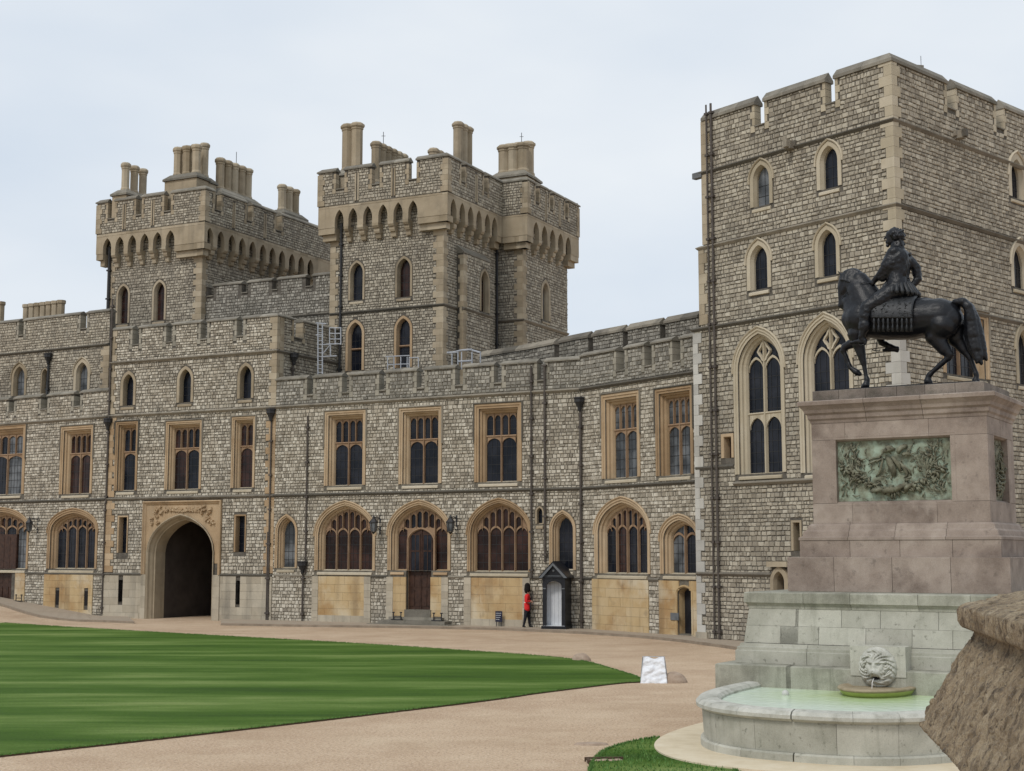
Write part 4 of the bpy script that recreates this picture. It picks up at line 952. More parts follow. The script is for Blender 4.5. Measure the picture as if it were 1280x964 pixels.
    for u, v, d in ((479, 165, 83), (652, 166, 85)):
        q = Q(u, d); mb = MB(); zz = ztop(u, v, d); tube(mb, [(q[0], q[1], zb), (q[0], q[1], zz)], .02, 5); mb.build('antenna_mast', 'iron_black', r)
        ab = MB(); tube(ab, [(q[0] - .12, q[1], zz - .25), (q[0] + .12, q[1], zz - .25)], .015, 5); ab.build('antenna_arm', 'iron_black', r)
    return t
build_centre_tower()
def build_left_tower():
    t = thing('left_tower', 'crenellated tower with many tall chimney flues, farthest left, behind the gatehouse', 'tower', (T1[1][0], T1[1][1], 0)); r = t
    w = Wall(T1[0], T1[1]); o = .55
    p, (zt, zc, zb, pk, zab, zcb) = band_levels(w, o, o, o, (238, 239), (212, 264.5), (235, 279.5), (212.5, 288), (236, 304.5), (234, 320))
    o_ = []
    for (a, b, vt, vb), (c, d, vi) in (((145.5, 162.5, 355, 405), (150, 160, 361)), ((190.5, 208, 350, 401), (195.5, 205.5, 356))): o_.append(window(r, w, (a, b, vt, vb), (c, d, vi), 'gothic', .30, stone='ashlar_tan', hood=False, style='chamfer', glassm='glass_brown', name='lancet_window'))
    bl = quoins(r, w, 0, 1, ZP, zab - .5, la=.55, lb=.35) + quoins(r, w, w.len, -1, ZP, zab - .3, la=.6, lb=.4, deep=.35)
    masonry(r, w, rect(0, w.len, ZP - 2, zb), o_, bl, ZP, zb - .3, 'rubble_tower', name='front_wall', tone=-.03)
    cr = crenpx(p, [(135, 144), (170, 177.5), (205, 214)], 265); ar = [p.S(x, 305) for x in (134, 149.5, 165, 180.5, 196.5, 212.5)]
    corbel_table(r, w, o, o, o, zb, zab, zcb, cr, zc, zt, ar, p.S(187, 305) - p.S(176.5, 305), pk, slits=[p.S(156, 265), p.S(191.5, 262)])
    pipe(r, w, w.S(137, 380), ZP + .5, zab + .5, o=.14, r=.09, mt='iron_black')
    w2 = Wall(T1[1], T1[2]); p2 = w2.off(o, o, o)
    cr = crenpx(p2, [(267.5, 276), (308, 315), (344.5, 352)], 265); ar = [p2.S(x, 310) for x in (262, 276, 290, 303, 316, 329, 341, 353, 365.5, 377, 388.5)]
    bl = quoins(r, w2, 0, 1, ZP, zab - .3, la=.3, lb=.45, deep=.03)
    masonry(r, w2, rect(0, w2.len, ZP - 2, zb), [], bl, ZP + 3, zb - .3, 'rubble_tower', name='side_wall', tone=-.08)
    corbel_table(r, w2, o, o, o, zb, zab, zcb, cr, zc, zt, ar, (ar[3] - ar[2]) * .66, pk, slits=[p2.S(292, 265), p2.S(331, 275)])
    nb = (T1[2][0] - 2.02 * 3.4, T1[2][1] + 1 * 3.4); b1_ = (T1[0][0] + .506 * 11.4, T1[0][1] + 11.4)
    for a, b in ((T1[2], b1_), (b1_, T1[0])):
        wb = Wall(a, b); pb = wb.off(o, o, o); mb = MB(); slab(mb, wb, rect(0, wb.len, ZP - 2, zb), [], 0, -.5); mb.build('rear_wall', 'mortar_light', r)
        n = max(1, int(pb.len / 2.3)); c = [(pb.len * (k + 1) / (n + 1) - .25, pb.len * (k + 1) / (n + 1) + .25) for k in range(n)]
        mb = MB(); slab(mb, pb, battlement(0, pb.len, zab, zc, zt, c), [], 0, -.45); mb.build('parapet_wall', 'mortar_light', r); copings(r, pb, 0, pb.len, zc, zt, c, jambs=False)
    roof(r, T1 + [b1_], zb)
    def ztop(u, v, d): rr = ray(u, v); return EYE + rr[2] / rr[1] * d
    def Q(u, d): return PD(u, d, 220)
    chimney_row(r, Q(157, 85.4), D2, 3, 1.55, zb, ztop(157, 204, 85.4), r=.27, base=2.3)
    chimney_row(r, Q(222, 84.3), (2.02, -1), 3, 1.4, zb, ztop(240, 183, 84), r=.28, base=2.9)
    chimney_row(r, Q(232, 85.2), (2.02, -1), 3, 1.4, zb, ztop(240, 182, 85), r=.28, base=2.9)
    chimney_row(r, Q(275, 85.5), D2, 5, 2.75, zb, ztop(275, 198, 85.5), r=.29, base=2.4)
    chimney_row(r, Q(353, 90), D2, 3, 1.45, zb, ztop(353, 231, 90), r=.28, base=2.2)
    q = Q(295, 88); mb = MB(); zz = ztop(295, 190, 88); tube(mb, [(q[0], q[1], zb), (q[0], q[1], zz)], .02, 5); mb.build('antenna_mast', 'iron_black', r)
    # linking wall to the centre tower
    q2 = (q_[0] + .506 * .35, q_[1] + .35); we = Wall(line_hit(q2, D1, 243), line_hit(q2, D1, 409.5))
    lt = thing('linking_wall', 'crenellated rubble wall joining the two machicolated towers above the gatehouse roof', 'parapet wall', (we.P[0], we.P[1], 0))
    zt = we.Z(300, 355); zc = we.Z(262, 371)
    cr = crenpx(we, [(259, 267), (302, 310), (340, 347.5), (382, 391)], 362)
    zs = we.Z(400, 392.5)
    masonry(lt, we, battlement(0, we.len, ZP - 1, zc, zt, cr), [], jamb_blocks(zc, zt, cr), ZP + .5, zt, 'rubble_grey', tone=.02); copings(lt, we, 0, we.len, zc, zt, cr, jambs=False)
    string(lt, we, we.S(345, 397), we.len, zs)
build_left_tower()

# ================================================================== great corner tower (T3)
T3 = [PD(872, 58.0)]; T3.append(line_hit(T3[0], (.80, -1), 1133)); T3.append((T3[1][0] + 1.07 * 8.5, T3[1][1] + 8.5))
def build_right_tower():
    t = thing('corner_tower', 'massive square flint tower with traceried windows behind the equestrian statue', 'tower', (T3[1][0], T3[1][1], 0)); r = t
    w = Wall(T3[0], T3[1]); w2 = Wall(T3[1], T3[2]); o_ = []; o2 = []
    zt = w.Z(1128, 72); zc = w.Z(1036, 131); z1 = w.Z(1124, 147); z2 = w.Z(1118, 255.5); z3 = w.Z(980, 394); z4 = w.Z(965, 602.5); z5 = w.Z(890, 717); z4b = w.Z(895, 584)
    print('T3', zt, zc, z1, z2, z3, z4, z5, w.Z(880, 219), w.Z(900, 308))
    for (a, b, vt, vb), (c, d, vi) in (((938, 966, 201, 258), (947, 962, 210.5)), ((1021, 1052, 177, 236), (1031, 1047.5, 185)), ((934, 964, 301, 362), (944, 960, 310)), ((1019, 1050, 282, 345.5), (1029, 1046, 292))):
        o_.append(window(r, w, (a, b, vt, vb), (c, d, vi), 'gothic', .24, stone='ashlar_pale', style='chamfer', glassm='glass_dark'))
    for (a, b, vt, vb), (c, d, vi) in (((1260, 1281.5, 193, 250), (1266, 1276, 200)), ((1263, 1286, 301, 362), (1269, 1281, 309)), ((1269, 1292, 406, 482), (1275, 1287, 414))):
        o2.append(window(r, w2, (a, b, vt, vb), (c, d, vi), 'gothic', .24, stone='ashlar_pale', style='chamfer', glassm='glass_dark'))
    o2.append(window(r, w2, (1178, 1235, 392, 472), (1190, 1225, 402), 'flat', .4, lights=2, transom=430, stone='ashlar_orange'))
    for (a, b, vt, vb), (c, d, vi), sp in (((918.5, 981, 411, 592), (936, 974.5, 430), 462), ((1000, 1067, 394, 590), (1018, 1060, 416), 450)):
        x = window(r, w, (a, b, vt, vb), (c, d, vi), 'gothic', .42, spring=sp, stone='ashlar_pale', lights=2, transom=517 if a < 950 else 510, head=.5, glassm='glass_dark', name='great_window', arch_sub=False, barw=.16); o_.append(x)
        f = x['f']; P = x['P']; m = (x['s0'] + x['s1']) / 2; gz = -.42
        # heads of the lower lights, the eye above the two lights
        tr = MB(); ztr = w.Z((c + d) / 2, 517 if a < 950 else 510, -.42)
        for y0, y1 in ((x['s0'], m), (m, x['s1'])):
            pts = gothic(y0 + .06, y1 - .06, ztr - .62, ztr - .16, 6)
            for (p, q), (p2, q2) in zip(pts, pts[1:]): tr.add([w.W(p, q, gz + .1), w.W(p2, q2, gz + .1), w.W(p2, ztr, gz + .1), w.W(p, ztr, gz + .1), w.W(p, q, gz), w.W(p2, q2, gz)], [(0, 1, 2, 3), (0, 4, 5, 1)])
        zc_ = x['zs'] + .62 * (x['zt'] - x['zs']); ring = [(m + .30 * math.cos(k * math.pi / 8), zc_ + .36 * math.sin(k * math.pi / 8)) for k in range(17)]
        ring = [(m + (a_ - m) * (1 + .16 * math.cos(4 * math.atan2(z_ - zc_, a_ - m))), zc_ + (z_ - zc_) * (1 + .16 * math.cos(4 * math.atan2(z_ - zc_, a_ - m)))) for a_, z_ in ring]
        sweep(tr, w, ring, [(.09, gz + .02), (.07, gz + .12), (.0, gz + .12), (-.02, gz + .02)])
        tr.build('tracery', 'ashlar_pale', f)
    # small square light and slit
    for a, b, vt, vb, c, d in ((902, 917.5, 543.5, 575, 907.5, 915.5), (989.5, 1002.5, 650, 690.5, 993, 1000)):
        o_.append(window(r, w, (a, b, vt, vb - 2), (c, d, vt + 4), 'flat', .35, stone='ashlar_tan' if a > 950 else 'ashlar_orange', hood=False, style='plain', sill=False, name='slit_window'))
    n0, n1 = w.S(966, 720), w.S(986, 720); zn = w.Z(975, 707); P = profile('gothic', n0 + .25, n1 - .1, w.Z(975, 752), w.Z(975, 727), w.Z(975, 716))
    nb = MB(); sweep(nb, w, P, [(.22, 0), (.22, .2), (.05, .22), (0, .05), (0, -.3)]); box(nb, w, n0 - .05, n1 + .15, zn - .05, zn + .15, 0, .3); nb.build('arched_niche', 'ashlar_tan', r)
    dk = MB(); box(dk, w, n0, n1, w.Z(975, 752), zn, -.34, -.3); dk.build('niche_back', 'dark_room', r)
    o_.append(dict(hole=offset(P, .01), block=rect(n0, n1, w.Z(975, 752), zn)))
    e1, e2 = w.S(875.3, 350), w.S(878.3, 200); print('setback', e1, e2)
    bl = quoins(r, w, 0, 1, .2, z3 - .15, 'ashlar_white', la=.42, lb=.22, h=.42, deep=.4) + quoins(r, w, e1, 1, z3 + .15, z2 - .1, 'ashlar_tan', la=.42, lb=.26, h=.42, deep=.4) + quoins(r, w, e2, 1, z2 + .1, zt, 'ashlar_tan', la=.42, lb=.26, h=.42, deep=.4)
    bq = quoins(r, w, w.len, -1, .2, z3 - .15, 'ashlar_white', la=.6, lb=.35, h=.40, deep=.5) + quoins(r, w, w.len, -1, z3 + .15, zt, 'ashlar_pale', la=.52, lb=.30, h=.38, deep=.46)
    cr = crenpx(w, [(943.5, 956), (1032.5, 1045)], 140)
    OL = battlement(e2, w.len, -.4, zc, zt, cr); OL = [(0, -.4), (0, z3), (e1, z3), (e1, z2), (e2, z2)] + OL[1:]
    masonry(r, w, OL, o_, bl + bq + jamb_blocks(zc, zt, cr), -.1, zt, 'rubble_tower', name='front_wall', base='mortar', thick=.34, h=.175, l=.215)
    # right face: the corner stones of the other face return here
    cr2 = crenpx(w2, [(1183, 1194), (1243.5, 1253)], 130)
    OL2 = battlement(0, w2.len, -.4, zc, zt, cr2)
    bl2 = [rect(-.1, .42, b[0][1], b[2][1]) if k % 2 else rect(-.1, .26, b[0][1], b[1][1]) for k, b in enumerate(bq)]
    masonry(r, w2, OL2, o2, bl2 + jamb_blocks(zc, zt, cr2), 0, zt, 'rubble_tower', name='side_wall', tone=-.06, thick=.34, h=.175, l=.215)
    for z in (z1, z2, z3):
        string(r, w, {z1: e2, z2: e1, z3: 0}[z], w.len, z, .13, b0=1, b1=1.06); string(r, w2, 0, w2.len, z, .13, b0=1.06)
    string(r, w, w.S(919, 603), w.len, z4, .16); string(r, w, 0, w.S(918, 584), z4b, .08); string(r, w, 0, w.S(966, 718), z5, .14)
    copings(r, w, e2, w.len, zc, zt, cr, t=.34, tall=.40, jamb='ashlar_pale', m1=1.06); copings(r, w2, 0, w2.len, zc, zt, cr2, t=.34, tall=.40, jamb='ashlar_pale', m0=1.06)
    # plinth stones
    ashlar(PB(r, 'ashlar_base', 'plinth_block'), w, w.S(872, 780), w.S(886, 780), -.1, .35, .12, h=.35, l=.7)
    # other sides
    b0 = (T3[0][0] + 1.07 * 8.5, T3[0][1] + 8.5)
    b0 = (b0[0] + w.t[0] * e2, b0[1] + w.t[1] * e2)
    lw = Wall(w.W(0, 0)[:2], w.W(0, 0, -8)[:2]); lb_ = MB(); box(lb_, w, 0, .5, -.3, z3 - .002, -8.2, -.36); box(lb_, w, e1, .9, z3, z2 - .002, -8.2, -.36); lb_.build('side_base', 'mortar_light', r)
    for a, b in ((T3[2], b0), (b0, w.W(e2, 0, -.36)[:2])):
        wb = Wall(a, b); mb = MB(); slab(mb, wb, battlement(0, wb.len, -.3, zc, zt, [(3, 3.7), (6.3, 7)]), [], 0, -.5); mb.build('rear_wall', 'mortar_light', r); copings(r, wb, 0, wb.len, zc, zt, [(3, 3.7), (6.3, 7)], jambs=False)
    roof(r, [w.W(e2 + .1, 0, -.1)[:2], w.W(w.len - .1, 0, -.1)[:2], w2.W(w2.len - .1, 0, -.1)[:2], (b0[0] + w.t[0] * .1, b0[1] + w.t[1] * .1)], zc - .5)
    # pipes, gargoyles, chimney stack, mast
    for u, hp in ((891.5, None), (897.5, None)):
        s_ = w.S(u - .5, 500); pipe(r, w, s_, .05, w.Z(891, 130), o=.12, r=.038 if u < 895 else .05, mt='pipe_paint')
    sp = MB(); box(sp, w, e2 - .5, e2, w.Z(876, 219) - .12, w.Z(876, 219) + .12, -.12, .12); sp.build('spout', 'lead_grey', r)
    for ww, u, v in ((w, 990.5, 184.5), (w2, 1195, 171.5)):
        g = MB(); s_ = ww.S(u, v); z = ww.Z(u, v); box(g, ww, s_ - .16, s_ + .16, z - .1, z + .2, -.1, .32); box(g, ww, s_ - .10, s_ + .10, z - .05, z + .24, .3, .46); box(g, ww, s_ - .24, s_ - .14, z + .0, z + .22, 0, .15); box(g, ww, s_ + .14, s_ + .24, z + .0, z + .22, 0, .15); g.build('gargoyle', 'string_stone', r)
    q = w2.W(w2.S(1196, 110), 0, -2.2); ch = Wall((q[0] - .7, q[1]), (q[0] + .75, q[1] + .3)); cb = MB(); zz = EYE + ray(1195, 84)[2] / ray(1195, 84)[1] * q[1]
    box(cb, ch, 0, 1.2, zc - .5, zz - .12, -.4, .4); cbo = cb.build('chimney', 'ashlar_tan', r); cc = MB(); box(cc, ch, -.1, 1.3, zz - .12, zz, -.5, .5); cc.build('chimney_cap', 'coping', cbo)
    q = w2.W(w2.S(1224, 115), 0, -2.5); rr = ray(1224, 70); mb = MB(); tube(mb, [(q[0], q[1], zc), (q[0], q[1], EYE + rr[2] / rr[1] * q[1])], .018, 5); mb.build('antenna_mast', 'galvanised', r)
    q = w.W(w.S(1039, 110), 0, -.7); zz = EYE + ray(1039, 108)[2] / ray(1039, 108)[1] * q[1]; mb = MB(); tube(mb, [(q[0], q[1], zc - .5), (q[0], q[1], zz - .1)], .05, 6); lathe(mb, (q[0], q[1], zz), [(.04, -.16), (.16, -.08), (.16, .08), (.05, .16)], 8); mb.build('camera_post', 'galvanised', r)
build_right_tower()
# where the monument stands
KS = 1.10          # the monument stands this much beyond a first estimate of 27.5 m
PL = PD(1018, 27.5 * KS); PR = line_hit(PL, (1.63, -1), 1240); WP = Wall(PL, PR); LEN = WP.len; WID = 2.05 * KS
def side_walls():
    p2 = WP.W(LEN, 0, -WID)[:2]; p3 = WP.W(0, 0, -WID)[:2]
    return [WP, Wall(PR, p2), Wall(p2, p3), Wall(p3, PL)]
SW = side_walls()
def zq(e, u, v): return WP.off(e * KS).Z(u, v)
WF = WP.off(1.45 * KS); SC = WP.S(1098, 845, 1.45 * KS)
FC = WF.W(SC, 0)[:2]; FT, FN = WF.t, WF.n
# ================================================================== the ground
def gz(x, y):
    a = max(0., (-x - 22.5)) * .125; b = min(1, max(0, (y - 70) / 10)); return a * b * b * (3 - 2 * b) if a < 1.6 else 1.6 * b * b * (3 - 2 * b)
def build_ground():
    xs = [-1500, -600, -250, -120, -80] + [-60 + k * 2.0 for k in range(56)] + [80, 120, 250, 600, 1500]
    ys = [-600, -100, -20, 0] + [6 + k * 2.0 for k in range(52)] + [130, 200, 500, 1500, 3500]
    mb = MB(); n = len(ys); vs = [(x, y, gz(x, y)) for x in xs for y in ys]
    mb.add(vs, [(i * n + j, (i + 1) * n + j, (i + 1) * n + j + 1, i * n + j + 1) for i in range(len(xs) - 1) for j in range(n - 1)], .5)
    mb.build('gravel_ground', 'gravel', None, smooth=True, kind='structure')
build_ground()
def spline(pts, n=6):
    out = []
    for i in range(len(pts) - 1):
        p0, p1, p2, p3 = pts[max(i - 1, 0)], pts[i], pts[i + 1], pts[min(i + 2, len(pts) - 1)]
        for k in range(n):
            t = k / n; out.append(tuple(.5 * (2 * p1[j] + (p2[j] - p0[j]) * t + (2 * p0[j] - 5 * p1[j] + 4 * p2[j] - p3[j]) * t * t + (-p0[j] + 3 * p1[j] - 3 * p2[j] + p3[j]) * t ** 3) for j in (0, 1)))
    return out + [pts[-1]]
def sheet(name, mt, loop, z, depth, side_mt=None, **tags):
    tri = tessellate_polygon([[Vector((x, y, 0)) for x, y in loop]]); n = len(loop)
    mb = MB(); mb.add([(x, y, z) for x, y in loop], [tuple(t) for t in tri], .5); o = mb.build(name, mt, None, **tags)
    sb = MB(); sb.add([(x, y, z) for x, y in loop] + [(x, y, z - depth) for x, y in loop], [(i, (i + 1) % n, n + (i + 1) % n, n + i) for i in range(n)], .5)
    return o, sb
def build_lawn():
    top = [ground(u, v) for u, v in ((-80, 772.5), (0, 779), (150, 788.5), (300, 797), (450, 805.5), (600, 815.5), (670, 820.5), (727, 827), (762, 836.5), (793, 846), (803, 852))]
    bot = [ground(u, v) for u, v in ((803, 853.5), (776, 855), (729, 860.5), (670, 868), (600, 878), (400, 902), (200, 925), (0, 947), (-120, 962))]
    lp = spline(top) + spline(bot)
    o, sb = sheet('lawn', 'lawn_grass', lp, .035, .06, kind='structure'); sb.build('lawn_edge', 'soil', None, kind='structure')
    near = [ground(u, v) for u, v in ((748, 946), (762, 938), (790, 929.5), (812, 925.5), (830, 926), (880, 950), (930, 975), (930, 1040), (740, 1040), (738, 965))]
    o, sb = sheet('lawn_corner', 'lawn_grass', spline(near + near[:1])[:-1], .035, .06, kind='structure'); sb.build('lawn_corner_edge', 'soil', None, kind='structure')
    # grass blades: dense tufts standing on both lawns, thicker along the edges
    def clear(x, y):
        o = (x - FC[0]) * FN[0] + (y - FC[1]) * FN[1]; s_ = (x - FC[0]) * FT[0] + (y - FC[1]) * FT[1]
        return not (o > 0 and (abs(s_) / 3.6) ** 2.4 + (o / 5.8) ** 2.4 < 1)
    def blades(loop, cnt, name, edge, hgt):
        xs = [p[0] for p in loop]; ys = [p[1] for p in loop]; mb = MB(); k = 0
        def blade(x, y):
            a = rng.uniform(0, 6.28); h = hgt * rng.uniform(.6, 1.4); wd = .012; lx, ly = rng.uniform(-.03, .03), rng.uniform(-.03, .03)
            mb.add([(x - wd * math.cos(a), y - wd * math.sin(a), .03), (x + wd * math.cos(a), y + wd * math.sin(a), .03), (x + lx, y + ly, .03 + h)], [(0, 1, 2)])
        while k < cnt:
            y = min(ys) + (max(ys) - min(ys)) * rng.random() ** 1.8; x = rng.uniform(max(min(xs), -.42 * y - 1), min(max(xs), .42 * y + 1)); k += 1
            if any(a <= x <= b for a, b in scan(loop, y)) and clear(x, y): blade(x, y)
        for (a, b), (c, d) in zip(loop, loop[1:]):
            l = math.hypot(c - a, d - b)
            if l > 12 or b < 8: continue
            for i in range(int(l * edge)):
                t = rng.random(); x, y = a + (c - a) * t, b + (d - b) * t
                if clear(x, y): blade(x + rng.uniform(-.03, .03), y + rng.uniform(-.03, .03))
        mb.build(name, 'grass_blade', None, kind='stuff', label='short green grass blades growing on the lawn beside the gravel', category='grass')
    blades(lp, 0, 'grass', 90, .035); blades(spline(near + near[:1])[:-1], 9000, 'grass', 200, .04)
build_lawn()
def build_pavement():
    # flagged walk along the foot of the ranges with a kerb towards the gravel
    inner = [(wC.W(wC.S(u, 740), 0), None) for u in (-60, 0, 60)]
    inn = [wC.W(wC.S(u, 745), 0)[:2] for u in (-60, -20, 20, 60, 100)] + [wA.W(wA.S(u, 770), 0)[:2] for u in (132, 160)]
    out = [(-75, 745), (-25, 752), (30, 762), (87, 771.5), (130, 775), (165, 777.3)]
    def zfor(x, y): return gz(x, y) + .10
    def strip(I, O, name):
        mb = MB(); kb = MB()
        n = len(I)
        A = [(x, y, zfor(x, y)) for x, y in I]; B = [(x, y, zfor(x, y)) for x, y in O]
        mb.add(A + B, [(i, i + 1, n + i + 1, n + i) for i in range(n - 1)], .5)
        # slabs with joints
        mb.build(name, 'pavement_stone', None, kind='structure')
        K = [(x + dx, y + dy, zfor(x, y) + .004) for (x, y), (dx, dy) in zip(O, [(.06, .16)] * n)]
        kb.add([(x, y, z + .004) for x, y, z in B] + K + [(x, y, z - .16) for x, y, z in B], [(i, i + 1, n + i + 1, n + i) for i in range(n - 1)] + [(i, i + 1, 2 * n + i + 1, 2 * n + i) for i in range(n - 1)], .5)
        kb.build('kerb', 'kerb_stone', None, kind='structure')
    def res(P, n):
        # resample polyline
        L_ = [0]
        for a, b in zip(P, P[1:]): L_.append(L_[-1] + math.hypot(b[0] - a[0], b[1] - a[1]))
        out = []
        for k in range(n):
            q = L_[-1] * k / (n - 1); i = max(j for j in range(len(L_)) if L_[j] <= q + 1e-9); i = min(i, len(P) - 2); t = (q - L_[i]) / (L_[i + 1] - L_[i]); out.append((P[i][0] + (P[i + 1][0] - P[i][0]) * t, P[i][1] + (P[i + 1][1] - P[i][1]) * t))
        return out
    O = [(wC.W(wC.S(-60, 745), 0)[0] - .5, wC.W(wC.S(-60, 745), 0)[1] - 3.6)]
    for u, v, zz in ((0, 757.5, .62), (45, 766, .38), (87, 772, .2), (130, 775.5, .1), (168, 777.6, .08)): O.append(ground(u, v, zz))
    strip(res(inn, 24), res(O, 24), 'pavement')
    I2 = [wA.W(wA.S(u, 778), 0)[:2] for u in (276, 335)] + [wB.W(wB.S(u, 780), 0)[:2] for u in (340, 500, 650, 720)] + [wK.W(wK.S(u, 790), 0)[:2] for u in (730, 790, 868)] + [Wall(T3[0], T3[1]).W(Wall(T3[0], T3[1]).S(u, 800), 0)[:2] for u in (873, 960, 1040)]
    O2 = [ground(u, v, .1) for u, v in ((276, 779.3), (330, 780.3), (400, 781.5), (500, 782.6), (620, 785), (680, 787.5), (740, 790.5), (800, 794.5), (850, 799.5), (900, 806), (960, 815), (1060, 832))]
    strip(res(I2, 40), res(O2, 40), 'pavement')
build_pavement()
# ================================================================== monument
Z1, Z2, Z3, Z4 = zq(1.45, 892, 829), zq(1.165, 917, 803), zq(.95, 935.5, 760), zq(1.03, 929, 740)
Z5, Z6, Z7, Z8, Z9 = zq(.396, 984, 696.5), zq(.02, 1018, 655), zq(.0, 1018, 530), zq(.2, 1001, 502), zq(0, 1017, 489)
print('ped', Z1, Z2, Z3, Z4, Z5, Z6, Z7, Z8, Z9, 'LEN', LEN)
def course(root, mt, prof, n0, n1, name='stone_block', gap=.004, phase=0.):
    prof = [(o * KS, z) for o, z in prof]
    for i, w in enumerate(SW):
        e = max(o for o, z in prof); n = (n0, n1)[i % 2]; a, b = 0, w.len
        tot0, tot1 = -e, w.len + e
        cuts = [tot0 + (tot1 - tot0) * (k + (phase if 0 < k < n else 0) + (rng.uniform(-.12, .12) if 0 < k < n else 0)) / n for k in range(n + 1)]
        for k in range(n):
            s0 = a if k == 0 else cuts[k] + gap; s1 = b if k == n - 1 else cuts[k + 1] - gap
            if k == 0 and s1 < .02: s1 = .02
            pb = PB(root, mt, name); prism(pb, w, s0, s1, prof, bend0=1 if k == 0 else 0, bend1=1 if k == n - 1 else 0)
mon = thing('monument_pedestal', 'tall stepped pedestal of pink granite on pale stone carrying the bronze rider', 'pedestal', (WP.W(LEN / 2, 0, -WID / 2)[0], WP.W(LEN / 2, 0, -WID / 2)[1], 0))
def core(e, z0, z1, mt):
    e *= KS; mb = MB(); w = WP.off(e, e, e); box(mb, w, 0, w.len, z0, z1, 0, -(WID + 2 * e)); mb.build('core', mt, mon)
def build_pedestal():
    r = mon
    core(1.36, -.2, Z1 - .05, 'portland_dark'); core(.9, Z1 - .1, Z4 - .03, 'portland'); core(.3, Z4 - .1, Z5 - .03, 'granite_pink')
    core(-.16, Z5 - .1, Z9 - .02, 'granite_pink')
    c = lambda mt, p, a, b, **k: course(r, mt, p, a, b, **k)
    c('portland_dark', [(1.3, -.1), (1.45, -.1), (1.45, Z1 - .02), (1.42, Z1), (1.1, Z1 + .01), (1.1, Z1 - .3)], 4, 3)
    h = Z2 - Z1
    c('portland', [(1.0, Z1 + .012), (1.165, Z1 + .012), (1.165, Z1 + h * .62), (1.14, Z1 + h * .66), (1.14, Z1 + h * .80), (1.10, Z1 + h * .84), (1.09, Z2 - .01), (.9, Z2), (.9, Z1 + .1)], 4, 3)
    m = (Z2 + Z3) / 2
    c('portland', [(.85, Z2 + .002), (1.04, Z2 + .002), (1.0, m - .002), (.85, m - .002)], 7, 4); c('portland', [(.85, m + .002), (1.0, m + .002), (.955, Z3 - .002), (.85, Z3 - .002)], 6, 4)
    h = Z4 - Z3
    c('portland_dark', [(.8, Z3), (.965, Z3), (.965, Z3 + h * .15), (1.0, Z3 + h * .3), (1.03, Z3 + h * .36), (1.03, Z4 - .02), (1.01, Z4), (.2, Z4 + .01), (.2, Z3)], 5, 3)
    c('granite_pink', [(.25, Z4 + .012), (.396, Z4 + .012), (.396, Z5 - .008), (.388, Z5), (.1, Z5 + .002), (.1, Z4 + .1)], 4, 3)
    h = Z6 - Z5
    c('granite_pink', [(.05, Z5 + .004), (.21, Z5 + .004), (.21, Z5 + h * .50), (.05, Z5 + h * .50)], 4, 2)
    c('granite_pink', [(.0, Z5 + h * .505), (.225, Z5 + h * .505), (.225, Z5 + h * .58), (.17, Z5 + h * .62), (.15, Z5 + h * .76), (.10, Z5 + h * .82), (.08, Z5 + h * .94), (.03, Z6), (-.1, Z6), (-.1, Z5 + h * .6)], 4, 2)
    # die with sunk panels
    h = Z7 - Z6
    for i, w in enumerate(SW):
        ln = w.len; f0, f1 = (.13, .81) if i % 2 == 0 else (.22, .78); a, b = ln * f0, ln * f1; q0, q1 = Z6 + h * .20, Z6 + h * .83
        pb = PB(r, 'granite_pink', 'stone_block'); D = -.16; g = .003
        def bx(s0, s1, z0, z1):
            box(pb, w, s0 + (g if s0 > 0 else 0), s1 - (g if s1 < ln else 0), z0 + g, z1 - g, D if s0 > 0 or i % 2 == 0 else D, 0)
        e0 = 0.0 if i % 2 == 0 else .16; e1 = ln if i % 2 == 0 else ln - .16
        bx(e0, a + .05, q0, q1); bx(b - .05, e1, q0, q1)
        cs = [e0, ln * (.2 if i % 2 == 0 else .5), ln * (.68 if i % 2 == 0 else .5), e1]
        for x0, x1 in zip(cs, cs[1:]):
            if x1 - x0 > .05: bx(x0, x1, q1, Z7); bx(min(x0 + .12, e1) if x0 > e0 else e0, x1 + .12 if x1 < e1 else e1, Z6, q0)
        fr = MB(); P = profile('flat', a, b, q0, 0, q1); sweep(fr, w, P + [P[0]], [(.05, .003), (.0, -.02), (-.03, -.06), (-.04, -.14)]); fr.build('panel_frame', 'granite_pink', r)
    h = Z8 - Z7
    c('granite_pink', [(-.15, Z7), (.01, Z7), (.02, Z7 + h * .12), (.05, Z7 + h * .2), (.06, Z7 + h * .38), (.10, Z7 + h * .46), (.12, Z7 + h * .60), (.17, Z7 + h * .74), (.20, Z7 + h * .80), (.205, Z8 - .02), (.18, Z8), (-.15, Z8 + .04)], 3, 2)
    c('granite_weathered', [(-.3, Z8), (-.03, Z8 + .02), (-.03, Z9 - .01), (-.05, Z9), (-.3, Z9)], 6, 4)
    tp = MB(); w = WP.off(-.1, -.1, -.1); box(tp, w, 0, w.len, Z8, Z9 - .012, 0, -(WID - .2)); tp.build('top_slab', 'granite_pink', r)
build_pedestal()
